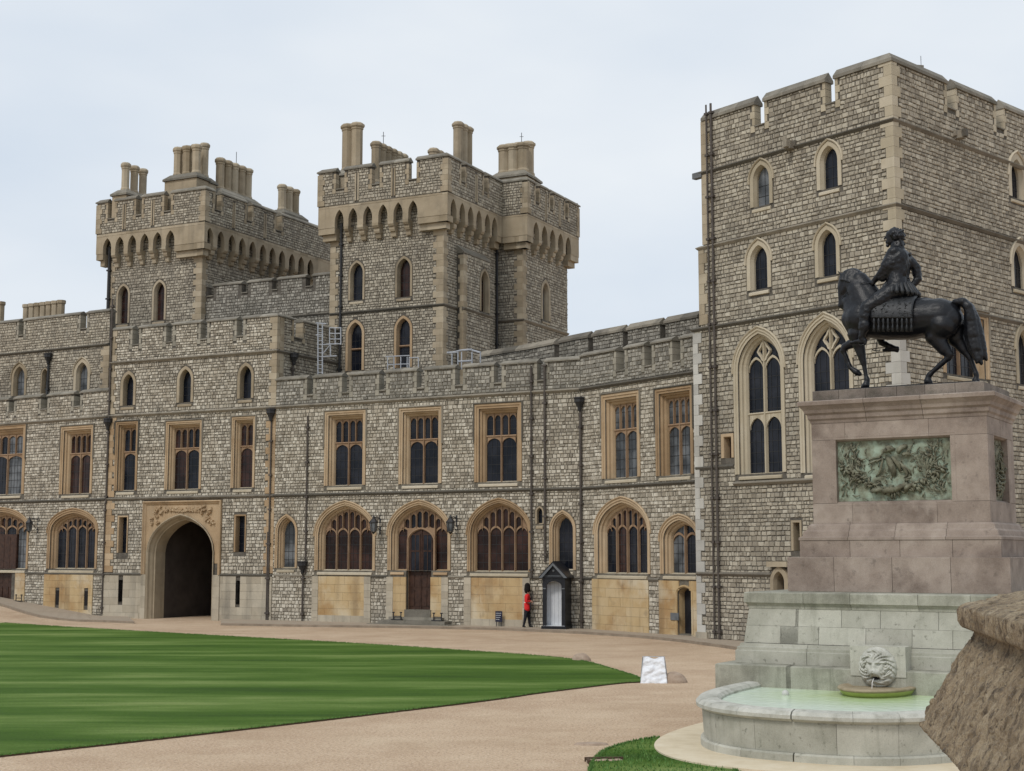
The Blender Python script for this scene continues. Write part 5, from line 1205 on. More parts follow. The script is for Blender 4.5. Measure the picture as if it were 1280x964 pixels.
def relief(w, a, b, z0, z1, mt, dens, seed, name, label):
    rn = random.Random(seed); r = mon
    pm = MB(); W_, H_ = b - a, z1 - z0; nx, nz_ = 60, 36
    vs = []
    for j in range(nz_ + 1):
        for i in range(nx + 1):
            s, z = a + W_ * i / nx, z0 + H_ * j / nz_
            d = .028 * mnoise.fractal(Vector((s * 5, z * 5, seed)), 1.0, 2.0, 4)
            vs.append(w.W(s, z, -.125 + d))
    pm.add(vs, [(j * (nx + 1) + i, j * (nx + 1) + i + 1, (j + 1) * (nx + 1) + i + 1, (j + 1) * (nx + 1) + i) for j in range(nz_) for i in range(nx)], .5)
    p = pm.build(name, mt, r, smooth=True, label=label)
    g = MB()
    def leaf(s, z, ang, l, wd, d=.06):
        n = 5; pts = []
        for k in range(n):
            t = k / (n - 1); bend = math.sin(t * 2.2) * l * .25
            pts.append(w.W(s + math.cos(ang) * l * t - math.sin(ang) * bend, z + math.sin(ang) * l * t + math.cos(ang) * bend, -.12 + d * math.sin(math.pi * min(t + .15, 1))))
        tube(g, pts, [wd * (.45 + .55 * math.sin(math.pi * (k + .6) / n)) for k in range(n)], 5, cap=True)
    def inside(s, z): return a + .05 < s < b - .05 and z0 + .05 < z < z1 - .05
    # festoon sagging between the trophies
    for k in range(int(90 * dens)):
        t = k / (90 * dens); s = a + W_ * (.06 + .88 * t); z = z0 + H_ * (.16 + .42 * abs(2 * t - 1) ** 1.8) + rn.uniform(-.05, .05)
        leaf(s, z, rn.uniform(0, 6.28), rn.uniform(.07, .15), rn.uniform(.014, .03), rn.uniform(.05, .11))
    for sx in (0, 1):       # trophies of arms at both sides
        for k in range(int(34 * dens)):
            s = a + W_ * ((.12 + rn.gauss(0, .05)) if sx == 0 else (.87 + rn.gauss(0, .06))); z = z0 + H_ * rn.uniform(.12, .88)
            if inside(s, z): leaf(s, z, rn.uniform(.6, 2.5), rn.uniform(.08, .2), rn.uniform(.01, .022), .06)
        for k in range(7):
            s = a + W_ * (.16 if sx == 0 else .80); leaf(s + rn.uniform(-.03, .03), z0 + H_ * .45, (1.9 if sx == 0 else 1.1) + (k - 3) * .17, .42, .011, .05)
    if W_ > 1.5:
        cx = a + W_ * .47; cz = z0 + H_ * .62
        for (dx, dz, ang, l, wd, d) in ((-.10, .24, 0, .2, .06, .09), (-.04, .10, -1.5, .38, .075, .10), (.05, .12, -1.3, .34, .05, .09), (-.14, .1, -2.2, .4, .028, .08), (.10, .06, -1.0, .46, .024, .08), (.18, .2, .5, .22, .06, .10), (.27, .16, -.3, .16, .045, .10), (.22, .0, -1.4, .3, .04, .08), (-.3, .02, .1, .22, .022, .05), (-.46, -.02, .05, .3, .02, .05), (-.45, .06, .0, .26, .02, .05), (-.05, .28, .2, .1, .05, .12), (.4, .12, 1.0, .3, .012, .05), (.5, .1, 2.0, .25, .012, .05)):
            leaf(cx + dx, cz + dz, ang, l, wd, d)
        for (dx, wd, l) in ((-.38, .05, .28), (-.15, .075, .3), (.08, .06, .34), (.3, .05, .24)): leaf(cx + dx, z0 + H_ * .15, rn.uniform(-.3, .5), l, wd, .14)
    for k in range(int(70 * dens)):
        s, z = a + W_ * rn.uniform(.05, .95), z0 + H_ * rn.betavariate(1.6, 2.2); leaf(s, z, rn.uniform(0, 6.28), rn.uniform(.05, .16), rn.uniform(.008, .02), rn.uniform(.03, .07)) if inside(s, z) else None
    g.build('relief_carving', 'verdigris_dark' if mt == 'verdigris' else mt, p, smooth=True, kind='stuff')
h_ = Z7 - Z6
relief(SW[0], LEN * .13 + .04, LEN * .81 - .04, Z6 + h_ * .20 + .04, Z6 + h_ * .83 - .04, 'verdigris', 1.6, 3, 'relief_panel', 'green bronze relief panel of arms and foliage')
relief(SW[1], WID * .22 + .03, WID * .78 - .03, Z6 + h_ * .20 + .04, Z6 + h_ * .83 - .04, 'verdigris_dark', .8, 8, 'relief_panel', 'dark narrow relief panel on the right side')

# ------------------------------------------------------------------ modelled figures: joined masses, remeshed to one skin
def lump(bm_v, bm_f, p0, r0, p1, r1, n=18, m_=6, squash=None):
    p0, p1 = Vector(p0), Vector(p1); d = p1 - p0; l = d.length
    if l < 1e-6: d = Vector((0, 0, 1)); 
    d = d.normalized(); a = d.orthogonal().normalized(); c = d.cross(a); prof = []
    for k in range(m_ + 1):
        t = math.pi / 2 * k / m_; prof.append((p0 - d * r0 * math.cos(t), r0 * math.sin(t)))
    for k in range(m_ + 1):
        t = math.pi / 2 * k / m_; prof.append((p1 + d * r1 * math.sin(t), r1 * math.cos(t)))
    b = len(bm_v)
    for q, r in prof:
        r = max(r, 1e-4)
        for k in range(n):
            t = 2 * math.pi * k / n; bm_v.append(q + a * (math.cos(t) * r) + c * (math.sin(t) * r))
    R_ = len(prof)
    for i in range(R_ - 1):
        for k in range(n): bm_f.append((b + i * n + k, b + i * n + (k + 1) % n, b + (i + 1) * n + (k + 1) % n, b + (i + 1) * n + k))
    bm_f.append(tuple(b + k for k in reversed(range(n)))); bm_f.append(tuple(b + (R_ - 1) * n + k for k in range(n)))
def figure(name, mt, lumps, parent, voxel=.02, smooth=4, rough=0., rscale=8., **tags):
    vs, fs = [], []
    for L_ in lumps: lump(vs, fs, *L_)
    o_ = parent_loc(parent)
    me = bpy.data.meshes.new(name); me.from_pydata([tuple(v - o_) for v in vs], [], fs); ob = bpy.data.objects.new(name, me); COL.objects.link(ob)
    md = ob.modifiers.new('r', 'REMESH'); md.mode = 'VOXEL'; md.voxel_size = voxel
    if smooth:
        ms = ob.modifiers.new('s', 'SMOOTH'); ms.iterations = smooth; ms.factor = .5
    dg = bpy.context.evaluated_depsgraph_get(); m2 = bpy.data.meshes.new_from_object(ob.evaluated_get(dg)); ob.modifiers.clear(); ob.data = m2; bpy.data.meshes.remove(me)
    if rough:
        n = len(m2.vertices); co = np.empty(n * 3); m2.vertices.foreach_get('co', co); no = np.empty(n * 3); m2.vertices.foreach_get('normal', no); co = co.reshape(-1, 3); no = no.reshape(-1, 3)
        dd = np.array([mnoise.fractal(Vector(c) * rscale, 1., 2., 3) for c in co]); m2.vertices.foreach_set('co', (co + no * dd[:, None] * rough).ravel()); m2.update()
    m2.name = name; m2.materials.clear(); m2.materials.append(MATS[mt]); m2.polygons.foreach_set('use_smooth', [True] * len(m2.polygons))
    if parent is not None: ob.parent = parent
    for k, v in tags.items(): ob[k] = v
    return ob
def build_statue():
    WS = WP.off(-WID / 2); U = KS / 268.
    def H(x, y, o=0.): s, z = WS.px(1000 + x / 4.018, 260 + y / 4.018); return Vector(WS.W(s, z, o))
    base = H(550, 900); zt = Z9
    st = thing('equestrian_statue', 'dark bronze statue of a laurelled rider on a striding horse facing left', 'statue', (base[0], base[1], zt))
    # correct hooves to the pedestal top
    hs = []
    def cap(x0, y0, r0, x1, y1, r1, o0=0., o1=None): hs.append((H(x0, y0, o0), r0 * U, H(x1, y1, o1 if o1 is not None else o0), r1 * U))
    # trunk
    for o in (-.05, .05):
        cap(318, 560, 96, 420, 562, 104, o * 1.0); cap(420, 562, 104, 560, 562, 104, o * 1.1); cap(560, 560, 102, 705, 545, 92, o * 1.1, o * 1.3); cap(705, 540, 88, 745, 560, 74, o * 1.3, o * 1.5)
    cap(262, 560, 52, 300, 620, 56, .07); cap(262, 560, 52, 300, 620, 56, -.07); cap(700, 500, 48, 765, 510, 42, 0)
    cap(400, 500, 55, 640, 500, 52, 0); cap(430, 600, 62, 600, 600, 52, 0)
    # neck and head
    cap(340, 500, 92, 300, 420, 70, 0); cap(300, 420, 68, 262, 370, 48, 0); cap(262, 368, 46, 240, 350, 34, 0); cap(360, 455, 62, 300, 365, 48, 0); cap(300, 362, 46, 262, 342, 32, 0)
    cap(290, 520, 85, 255, 470, 48, 0)
    cap(226, 352, 30, 212, 400, 26, 0); cap(212, 400, 25, 207, 455, 17, 0); cap(207, 455, 16, 207, 488, 16, 0); cap(240, 390, 28, 222, 420, 20, .03); cap(240, 390, 28, 222, 420, 20, -.03)
    cap(203, 480, 11, 200, 496, 9, .02); cap(214, 492, 8, 212, 505, 7, 0)
    for o in (.06, -.06): cap(216, 338, 9, 190, 318, 3, o, o * 1.2); cap(204, 372, 7, 204, 378, 6, o * .9); cap(199, 480, 4, 197, 484, 4, o * .45)
    # fore legs: near one planted, far one raised
    cap(300, 640, 54, 305, 690, 34, .14); cap(305, 690, 32, 325, 765, 20, .14); cap(325, 765, 20, 330, 785, 17, .14); cap(330, 785, 13, 345, 860, 12, .14); cap(345, 860, 15, 348, 872, 15, .14); cap(347, 875, 14, 342, 893, 21, .14, .15); cap(335, 898, 17, 320, 903, 8, .15)
    cap(290, 640, 50, 262, 672, 30, -.14); cap(262, 672, 29, 214, 694, 21, -.14); cap(214, 694, 21, 208, 712, 19, -.14); cap(208, 712, 15, 236, 782, 12, -.14); cap(236, 782, 14, 244, 800, 14, -.14); cap(246, 802, 13, 275, 822, 19, -.14); cap(275, 824, 17, 292, 832, 12, -.14)
    # hind legs: near one stepping forward
    cap(720, 600, 80, 690, 650, 52, .15); cap(690, 650, 50, 735, 715, 33, .16); cap(735, 715, 30, 762, 742, 22, .16); cap(762, 742, 22, 756, 758, 18, .16); cap(756, 756, 16, 668, 835, 13, .16); cap(668, 835, 15, 655, 850, 16, .16); cap(655, 850, 14, 652, 872, 20, .16); cap(648, 877, 17, 662, 882, 17, .16)
    cap(765, 600, 62, 775, 650, 46, -.15); cap(775, 650, 44, 812, 705, 28, -.16); cap(812, 705, 26, 838, 738, 20, -.16); cap(838, 738, 20, 848, 756, 17, -.16); cap(848, 756, 15, 874, 828, 12, -.16); cap(874, 828, 15, 878, 842, 14, -.16); cap(878, 842, 13, 872, 862, 19, -.16); cap(868, 866, 16, 878, 868, 18, -.16)
    horse = figure('horse', 'bronze', hs, st, .020, 10, .005, 7)
    # mane
    ms = []; rn = random.Random(4)
    for k in range(40):
        t = k / 39; x = 232 + 125 * t; y = 322 - 24 * math.sin(t * 2.6) + 105 * t ** 2.2
        L_ = 45 + 25 * math.sin(t * 3); ms.append((H(x, y + 4, .06), 11 * U, H(x - 8 + rn.uniform(-10, 10), y + L_, .15 + .10 * t), 7 * U)); ms.append((H(x, y, .0), 12 * U, H(x + 3, y + 10, .07), 10 * U))
    for k in range(5): ms.append((H(222 + k * 4, 325, 0), 8 * U, H(203 + k * 4, 362 + rn.uniform(-8, 14), .05 * (k - 2)), 5 * U))
    figure('mane', 'bronze', ms, st, .016, 1, .006, 16)
    ts = []
    for k in range(30):
        a = rn.uniform(-1, 1); o = rn.uniform(-.09, .09); pts = [(786, 476, 18), (822, 474, 22), (850, 500, 24), (862 + a * 22, 560, 19), (872 + a * 36, 640, 16), (888 + a * 36, 710, 13), (908 + a * 26, 770 + rn.uniform(-22, 14), 7)]
        for p, q in zip(pts, pts[1:]): ts.append((H(p[0], p[1], o * .8), p[2] * U, H(q[0], q[1], o), q[2] * U))
    figure('tail', 'bronze', ts, st, .02, 1, .008, 14)
    # saddle cloth with tassels on both flanks
    def half(y): return U * 104 * math.sqrt(max(.03, 1 - ((y - 562) / 106) ** 2)) + .085
    for sg in (1, -1):
        g = MB(); nx, ny = 16, 18; vs = []
        for j in range(ny + 1):
            for i in range(nx + 1):
                y = 452 + (570 - 452) * j / ny; x = 395 + 205 * i / nx
                o = (half(y) + .012 + .010 * mnoise.noise(Vector((x * .08, y * .08, 3)))) * sg; vs.append(tuple(H(x, y, o)))
        g.add(vs, [(j * (nx + 1) + i, j * (nx + 1) + i + 1, (j + 1) * (nx + 1) + i + 1, (j + 1) * (nx + 1) + i) for j in range(ny) for i in range(nx)], .5)
        c = g.build('saddle_cloth', 'bronze_light', st, smooth=True); md = c.modifiers.new('t', 'SOLIDIFY'); md.thickness = .03
        orn = MB()
        for k in range(110):
            x = rng.uniform(402, 592); y = rng.uniform(468, 560); a = rng.uniform(0, 6.28); l = rng.uniform(8, 20)
            tube(orn, [H(x, y, (half(y) + .03) * sg), H(x + l * .5 * math.cos(a), y + l * .5 * math.sin(a), (half(y) + .045) * sg), H(x + l * math.cos(a + .7), y + l * math.sin(a + .7), (half(y) + .025) * sg)], [.008, .014, .006], 5)
        tube(orn, [H(x, 566, (half(566) + .03) * sg) for x in range(398, 606, 12)], .012, 5)
        tube(orn, [H(400, y, (half(y) + .03) * sg) for y in range(460, 570, 12)], .010, 5); tube(orn, [H(598, y, (half(y) + .03) * sg) for y in range(460, 570, 12)], .010, 5)
        orn.build('embroidery', 'bronze_light', c, smooth=True, kind='stuff')
        for k in range(9):
            x = 410 + k * 23.2; tb = MB(); o = (half(590) + .035) * sg; lt = H(x, 635, o)
            pts = [H(x, 566, o), H(x, 578, o), H(x, 590, o + .004 * sg), H(x, 600, o), H(x, 610, o), H(x, 636, o)]
            tube(tb, pts, [.012, .026, .030, .016, .024, .036], 7); tb.build('tassel', 'bronze_light', c, smooth=True)
    # rider
    rs = []
    def rc(x0, y0, r0, x1, y1, r1, o0=0., o1=None): rs.append((H(x0, y0, o0), r0 * U, H(x1, y1, o1 if o1 is not None else o0), r1 * U))
    for o in (-.09, .09): rc(500, 258, 56, 492, 340, 52, o, o * .9); rc(492, 345, 50, 500, 420, 60, o, o * 1.4)
    rc(505, 236, 36, 487, 230, 36, -.17, .17); rc(483, 265, 50, 488, 305, 50, 0); rc(482, 190, 30, 488, 232, 38, 0); rc(496, 180, 26, 496, 222, 34, 0)
    # near arm to the reins
    rc(480, 235, 33, 447, 300, 27, .19, .24); rc(447, 300, 26, 437, 322, 23, .24, .23); rc(435, 322, 23, 384, 368, 14, .23, .12); rc(384, 368, 14, 374, 380, 15, .12, .11)
    for k in range(4): rc(374 + k * 3, 378 - k * 2, 6, 366 + k * 3, 392 - k, 5, .11 + k * .012)
    rc(376, 372, 6, 364, 380, 5, .09, .08)
    # far arm bent back with the sword hilt
    rc(515, 240, 32, 562, 290, 27, -.2, -.30); rc(562, 290, 26, 572, 345, 22, -.30, -.30); rc(572, 345, 22, 556, 372, 18, -.30, -.25); rc(556, 372, 16, 548, 380, 14, -.25, -.22)
    for k in range(4): rc(548 + k * 3, 380, 6, 538 + k * 3, 392, 5, -.22 + k * .01)
    # thighs, boots
    for sg in (1, -1):
        dx = 0 if sg > 0 else 95; dy = 0 if sg > 0 else 12
        rc(480, 430, 55, 420, 480, 46, .20 * sg, .36 * sg); rc(420, 480, 44, 372, 515, 36, .36 * sg, .46 * sg)
        rc(370, 515, 36, 362, 560, 32, .46 * sg, .49 * sg); rc(362, 560, 31, 358, 608, 25, .49 * sg, .50 * sg); rc(360, 604, 32, 358, 616, 30, .50 * sg); rc(358, 616, 26, 346 + dx * .3, 660, 17, .50 * sg, .50 * sg)
        rc(346 + dx * .3, 662, 17, 350 + dx, 684 + dy, 15, .50 * sg, .48 * sg); rc(350 + dx, 684 + dy, 15, 292 + dx, 690 + dy, 9, .48 * sg)
        rc(360 + dx, 680 + dy, 13, 362 + dx, 694 + dy, 9, .48 * sg)
    for k in range(9):      # shoulder lappets and folds of the sleeves
        a = k / 8; rc(455 + 44 * a, 262 - 6 * math.sin(a * 3), 9, 446 + 48 * a, 292 - 4 * a, 7, .30 - .04 * abs(a - .5), .33 - .04 * abs(a - .5))
    for k in range(5): rc(462 - 10 * k, 300 + 14 * k, 30 - 2.4 * k, 468 - 10 * k, 306 + 14 * k, 28 - 2.4 * k, .235 - .012 * k)
    for k in range(10): rc(446 + 10.5 * k, 268 + 6 * (k % 2), 6, 444 + 10.5 * k, 342, 6, .20 + .05 * math.sin(math.pi * k / 9))
    rider = figure('rider', 'bronze', rs, st, .016, 2, .010, 13)
    hd = []
    def hc(x0, y0, r0, x1, y1, r1, o0=0., o1=None): k = 1.04; q = lambda x, y: (480 + (x - 480) * k, 200 + (y - 200) * k); hd.append((H(*q(x0, y0), o0 * k), r0 * U * k, H(*q(x1, y1), (o1 if o1 is not None else o0) * k), r1 * U * k))
    hc(474, 195, 20, 476, 215, 24); hc(474, 132, 32, 490, 142, 34); hc(456, 138, 24, 457, 170, 20); hc(455, 170, 15, 443, 184, 9); hc(466, 178, 13, 482, 165, 18)
    hc(440, 136, 5, 427, 157, 5); hc(444, 126, 7, 443, 131, 6, -.03, .03); hc(436, 171, 4, 436, 171, 4, -.02, .02); hc(437, 176, 4.5, 437, 176, 4.5, -.02, .02); hc(442, 190, 9, 442, 190, 9, -.01, .01)
    hc(446, 143, 4, 446, 143, 4, .045, .05); hc(482, 150, 7, 484, 162, 5, .12, .115); hc(456, 158, 12, 456, 160, 12, .04, .04)
    head = figure('head', 'bronze', hd, rider, .008, 2, .0, 10)
    hr = []
    for k in range(150):
        a = rn.uniform(-.55, 3.5); b = rn.uniform(-1.3, 1.3); x = 486 + 35 * math.cos(a) * math.cos(b); y = 141 - 35 * math.sin(a) * math.cos(b) ; o = .14 * math.sin(b)
        if x < 466 and y > 112: continue
        if x < 476 and y > 140: continue
        r0 = rn.uniform(6, 10); hr.append((H(x, y, o), r0 * U, H(x + rn.uniform(-8, 8), y + rn.uniform(-8, 8), o), r0 * .8 * U))
    for k in range(10): hr.append((H(502 + rn.uniform(-6, 6), 156 + rn.uniform(0, 26), rn.uniform(-.1, .1)), 9 * U, H(502 + rn.uniform(-12, 16), 180 + rn.uniform(0, 10), rn.uniform(-.1, .1)), 7 * U))
    def up(v): h0 = H(480, 200); return h0 + (v - h0) * 1.0
    hr = [(up(p), r0 * .85, up(q), r1 * .85) for p, r0, q, r1 in hr]
    figure('hair', 'bronze', hr, rider, .009, 1, .0)
    # armour skirt in hanging strips, belt, sash
    for k in range(22):
        a = 2 * math.pi * k / 22; rx, ro = 52, .20; sk = MB()
        x0, o0 = 492 + rx * .82 * math.cos(a), ro * .82 * math.sin(a); x1, o1 = 502 + 92 * math.cos(a), .42 * math.sin(a)
        tube(sk, [H(x0, 358, o0), H((x0 + x1) / 2, 392, (o0 + o1) / 2 * 1.05), H(x1, 432, o1), H(x1 + 2, 446, o1)], [.03, .042, .050, .03], 6); sk.build('skirt_strip', 'bronze_light', rider, smooth=True)
    bl = MB()
    for yy, rr in ((352, 1.0), (362, 1.04)): tube(bl, [H(492 + 52 * rr * math.cos(2 * math.pi * k / 24), yy, .215 * rr * math.sin(2 * math.pi * k / 24)) for k in range(25)], .014, 5)
    bl.build('belt', 'bronze_light', rider, smooth=True)
    sh = MB(); tube(sh, [H(505, 232, .12), H(535, 250, .13), H(545, 300, .12), H(535, 350, .15)], [.02, .03, .03, .03], 6); tube(sh, [H(548, 240, -.05), H(552, 222, -.05)], [.03, .022], 6); sh.build('sash', 'bronze_light', rider, smooth=True)
    re = MB()
    for sg in (1, -1): tube(re, [H(376, 386, .1 * sg), H(340, 372 + 10, .24 * sg), H(290, 400, .24 * sg), H(240, 440, .17 * sg), H(214, 478, .06 * sg)], .009, 5)
    tube(re, [H(376, 386, .08), H(410, 425, .14), H(450, 440, .18)], .009, 5); re.build('rein', 'bronze_light', st, smooth=True)
    st_ = MB()
    for sg in (1, -1): tube(st_, [H(385, 560, .45 * sg), H(352, 640, .52 * sg), H(345, 700, .50 * sg)], .010, 5); tube(st_, [H(330, 700, .44 * sg), H(345, 704, .50 * sg), H(362, 702, .55 * sg)], .012, 5)
    st_.build('stirrup', 'bronze_light', st, smooth=True)
    pb = MB(); w = WP.off(-.18, -.18, -.18); box(pb, w, .05, w.len - .05, Z9 - .01, Z9 + .035, 0, -(WID - .36)); pb.build('bronze_plinth', 'bronze', st)
build_statue()

# ------------------------------------------------------------------ fountain basin
def build_fountain():
    c = WF.W(SC, 0, 1.0); f = thing('fountain_basin', 'pale stone wall basin with lion mask filled with milky green water', 'fountain', (c[0], c[1], 0)); r = f
    A_, B_, p = 2.70, 4.6, 2.6
    def curve(k, e=0., a=A_, b=B_, q=p):
        # k in 0..1 from left end round the front to the right end
        t = math.pi * (1 - k); cx, sx = math.cos(t), math.sin(t); ex = 2 / q
        return (math.copysign(abs(cx) ** ex, cx) * (a + e), abs(sx) ** ex * (b + e))
    ks = [i / 72 for i in range(73)]
    def ringed(mt, name, prof, n):
        step = 72 // n
        for q in range(n):
            idx = list(range(q * step, (q + 1) * step + 1)); mb = MB(); vs = []
            for ii, i in enumerate(idx):
                k = ks[i]
                if ii == 0 and q: k += .0003
                if ii == len(idx) - 1 and q < n - 1: k -= .0003
                for e, z in prof: s, o = curve(k, e); vs.append(WF.W(SC + s, z, o - .02))
            m_ = len(prof); fs = [(j * m_ + i, (j + 1) * m_ + i, (j + 1) * m_ + (i + 1) % m_, j * m_ + (i + 1) % m_) for j in range(len(idx) - 1) for i in range(m_)] + [tuple(range(m_)), tuple((len(idx) - 1) * m_ + i for i in reversed(range(m_)))]
            mb.add(vs, fs, rng.random()); mb.build(name, mt, r)
    ringed('portland', 'plinth_stone', [(-.25, -.1), (.06, -.1), (.06, .17), (.03, .20), (-.25, .20)], 12)
    ringed('portland', 'wall_stone', [(-.25, .20), (.0, .202), (.03, .68), (.02, .71), (-.25, .71)], 9)
    ringed('basin_rim', 'rim_stone', [(-.30, .70), (-.30, .83), (-.24, .885), (-.05, .90), (.08, .875), (.135, .815), (.13, .755), (.06, .715), (.02, .70)], 12)
    # inner floor and water
    mb = MB(); wt = MB(); inn = [curve(k, -.27) for k in ks]
    mb.add([WF.W(SC + s, .25, o) for s, o in inn], [tuple(range(len(inn)))], .5); mb.build('basin_floor', 'basin_inside', r)
    ib = MB(); ib.add([WF.W(SC + s, z, o) for s, o in inn for z in (.25, .85)], [(2 * i, 2 * i + 1, 2 * i + 3, 2 * i + 2) for i in range(len(inn) - 1)], .5); ib.build('basin_lining', 'basin_inside', r)
    ww = [curve(k, -.272) for k in ks]; wt.add([WF.W(SC + s, .79, o) for s, o in ww], [tuple(range(len(ww)))], .5); o_ = wt.build('water', 'water', None, kind='structure')
    # lion block, shell lip and green bowl under it
    zb0, zb1 = WF.Z(1098, 845) - .02, WF.Z(1098, 808)
    zb0 = min(zb0, Z1 + .2); blk = MB(); box(blk, WF, SC - .54, SC + .54, Z1 - .12, zb1, -.4, .02); bo = blk.build('mask_block', 'portland', r)
    # carved masks
    zc = WF.Z(1099, 834)
    def P_(x, z, o): return Vector(WF.W(SC + x, zc + z, .02 + o))
    def G(x, z, cx, cz, sx, sz): return math.exp(-((x - cx) / sx) ** 2 - ((z - cz) / sz) ** 2)
    def lion_h(x, z):
        ax = abs(x); r_ = math.hypot(x, z * .96); a = math.atan2(z, x); q = max(0., 1 - (r_ / .375) ** 2)
        lock = abs(math.sin(6.5 * a + 2.2 * math.sin(r_ * 19 + a * 2))) ; lock2 = abs(math.sin(10 * a - 3 * math.sin(r_ * 23)))
        m_ = min(1, max(0, (r_ - .135) / .06)); h = .17 * q ** .55 + m_ * (.060 * lock * (q ** .3 if q > 0 else 0) + .028 * lock2 * (q ** .3 if q > 0 else 0) - .02)
        h += .085 * math.exp(-((x / .15) ** 2 + ((z - .02) / .19) ** 2) ** 2)
        h += .060 * math.exp(-(x / (.045 + max(0, z) * .25)) ** 2) * min(1, max(0, (.17 - z) / .12)) * (1 if z > -.09 else max(0, 1 - (-.09 - z) / .05))
        h += .105 * G(ax, z, .035, -.105, .075, .060) + .04 * G(ax, z, .0, -.055, .045, .022)
        h += .045 * G(ax, z, .080, .105, .050, .022) - .055 * G(ax, z, .078, .062, .034, .022) + .022 * G(ax, z, .078, .060, .016, .012)
        h += .030 * G(ax, z, .125, -.02, .035, .06) - .028 * G(ax, z, .016, -.062, .010, .010) - .03 * G(x, z, 0, -.12, .008, .03)
        h -= .120 * G(x, z, 0, -.195, .075, .030); h += .055 * G(x, z, 0, -.255, .065, .030) + .05 * G(ax, z, .20, .215, .04, .04) - .035 * G(ax, z, .195, .21, .018, .02) - .02 * G(x, z, 0, .15, .012, .05)
        return h if r_ < .372 else -.06
    n = 150; mbl = MB(); vs = [tuple(P_(-.40 + .80 * i / n, -.40 + .80 * k / n, lion_h(-.40 + .80 * i / n, -.40 + .80 * k / n))) for k in range(n + 1) for i in range(n + 1)]
    mbl.add(vs, [(k * (n + 1) + i, k * (n + 1) + i + 1, (k + 1) * (n + 1) + i + 1, (k + 1) * (n + 1) + i) for k in range(n) for i in range(n)], .5); mbl.build('lion_mask', 'basin_rim', r, smooth=True)
    mo = MB(); q = P_(0, -.20, .13); lathe(mo, (q[0], q[1], q[2] - .02), [(.05, 0), (.062, .02), (.05, .045)], 10); mo.build('mouth', 'dark_room', r)
    jet = MB(); tube(jet, [P_(-.01, -.195, .24), P_(-.015, -.26, .32), P_(-.02, -.42, .35)], [.010, .008, .007], 6); jet.build('water_jet', 'white_leather', r)
    zl = .94; lp_ = MB(); bw_ = MB()
    n = 22; arc = [(math.cos(math.pi * k / n), math.sin(math.pi * k / n)) for k in range(n + 1)]
    def half_ring(mb, rows):
        vs = [WF.W(SC + ca * rx, z, sa * ro) for rx, ro, z in rows for ca, sa in arc]; m_ = n + 1
        mb.add(vs, [(i * m_ + k, i * m_ + k + 1, (i + 1) * m_ + k + 1, (i + 1) * m_ + k) for i in range(len(rows) - 1) for k in range(n)], .5)
    half_ring(lp_, [(.02, .02, zl - .03), (.50, .85, zl - .03), (.60, 1.02, zl + .01), (.70, 1.15, zl), (.72, 1.18, zl - .03), (.68, 1.12, zl - .06)]); lp_.build('shell_lip', 'lip_stone', r, smooth=True)
    half_ring(bw_, [(.68, 1.12, zl - .055), (.65, 1.07, zl - .12), (.56, .95, zl - .2), (.40, .7, zl - .3), (.1, .2, zl - .4)]); bw_.build('shell_bowl', 'algae_green', r, smooth=True)
    # floating ball valve
    q = WF.px(982, 877, 1.3); s_ = q[0]; b_ = MB(); cc = WF.W(s_, .81, 1.3); lathe(b_, cc, [(.02, -.075), (.055, -.05), (.075, 0), (.055, .05), (.02, .075)], 12); fb = thing('float_ball', 'small white ball floating in the green basin water', 'ball', (cc[0], cc[1], cc[2])); b_.build('ball', 'foam_white', fb, smooth=True)
    # pale paved apron round the basin
    ap = MB(); pts = [curve(k, 0, 3.55, 5.75, 2.4) for k in ks]; m_ = len(pts)
    ap.add([WF.W(SC + s, .06, o) for s, o in pts] + [WF.W(SC + s, -.05, o) for s, o in pts], [tuple(range(m_))] + [(i, i + 1, m_ + i + 1, m_ + i) for i in range(m_ - 1)], .5); ap.build('paving_apron', 'apron_stone', None, kind='structure')
build_fountain()

# ------------------------------------------------------------------ rough stone terrace coping close to the camera
def build_near_coping():
    t = thing('terrace_coping', 'weathered brown sandstone coping with flared side, close by at lower right', 'parapet', (1.5, 2.5, 0))
    prof = [(.14, -3.45), (.13, -2.2), (.12, -1.0), (.12, -.56), (.10, -.53), (0.015, -.495), (0, -.48), (.018, -.445), (.045, -.40), (.07, -.355), (.095, -.315), (.118, -.28), (.137, -.255), (.152, -.235), (.158, -.218), (.15, -.209), (.126, -.206), (.120, -.200), (.117, -.17), (.120, -.150), (.135, -.142), (.20, -.127), (.30, -.105), (.42, -.085), (.6, -.07), (.9, -.07), (.9, -3.45)]
    fine = []
    for (a, b), (c, d) in zip(prof, prof[1:]):
        l = math.hypot(c - a, d - b); n = max(1, min(60, int(l / .008))) if b > -1.2 and a < .7 else 3
        for k in range(n): fine.append((a + (c - a) * k / n, b + (d - b) * k / n))
    fine.append(prof[-1]); D = Vector((.175, 1)).normalized(); n_len = 190; L_ = 3.4; m_ = len(fine)
    vs = []
    for j in range(n_len + 1):
        y = 4.1 - L_ * j / n_len; cx = 1.144 + .175 * (y - 4.1)
        for a, z in fine:
            p = Vector((cx + a, y, EYE + z))
            d = .006 * mnoise.fractal(Vector((p.x * 6, p.y * 6, p.z * 6)), 1., 2., 4) + .009 * mnoise.fractal(Vector((p.x * 16, p.y * 60 + p.z * 40, p.z * 9)), .8, 2., 5)
            pit = mnoise.fractal(Vector((p.x * 30, p.y * 55, p.z * 34)), 1., 2., 2)
            if pit > .35: d -= .012 * (pit - .35) / .4
            vs.append((p.x - d, p.y, p.z + d * .4))
    mb = MB(); mb.add(vs, [(j * m_ + i, j * m_ + i + 1, (j + 1) * m_ + i + 1, (j + 1) * m_ + i) for j in range(n_len) for i in range(m_ - 1)] + [tuple(range(m_))], .5)
    mb.build('coping_stone', 'rough_sandstone', t, smooth=True)
build_near_coping()

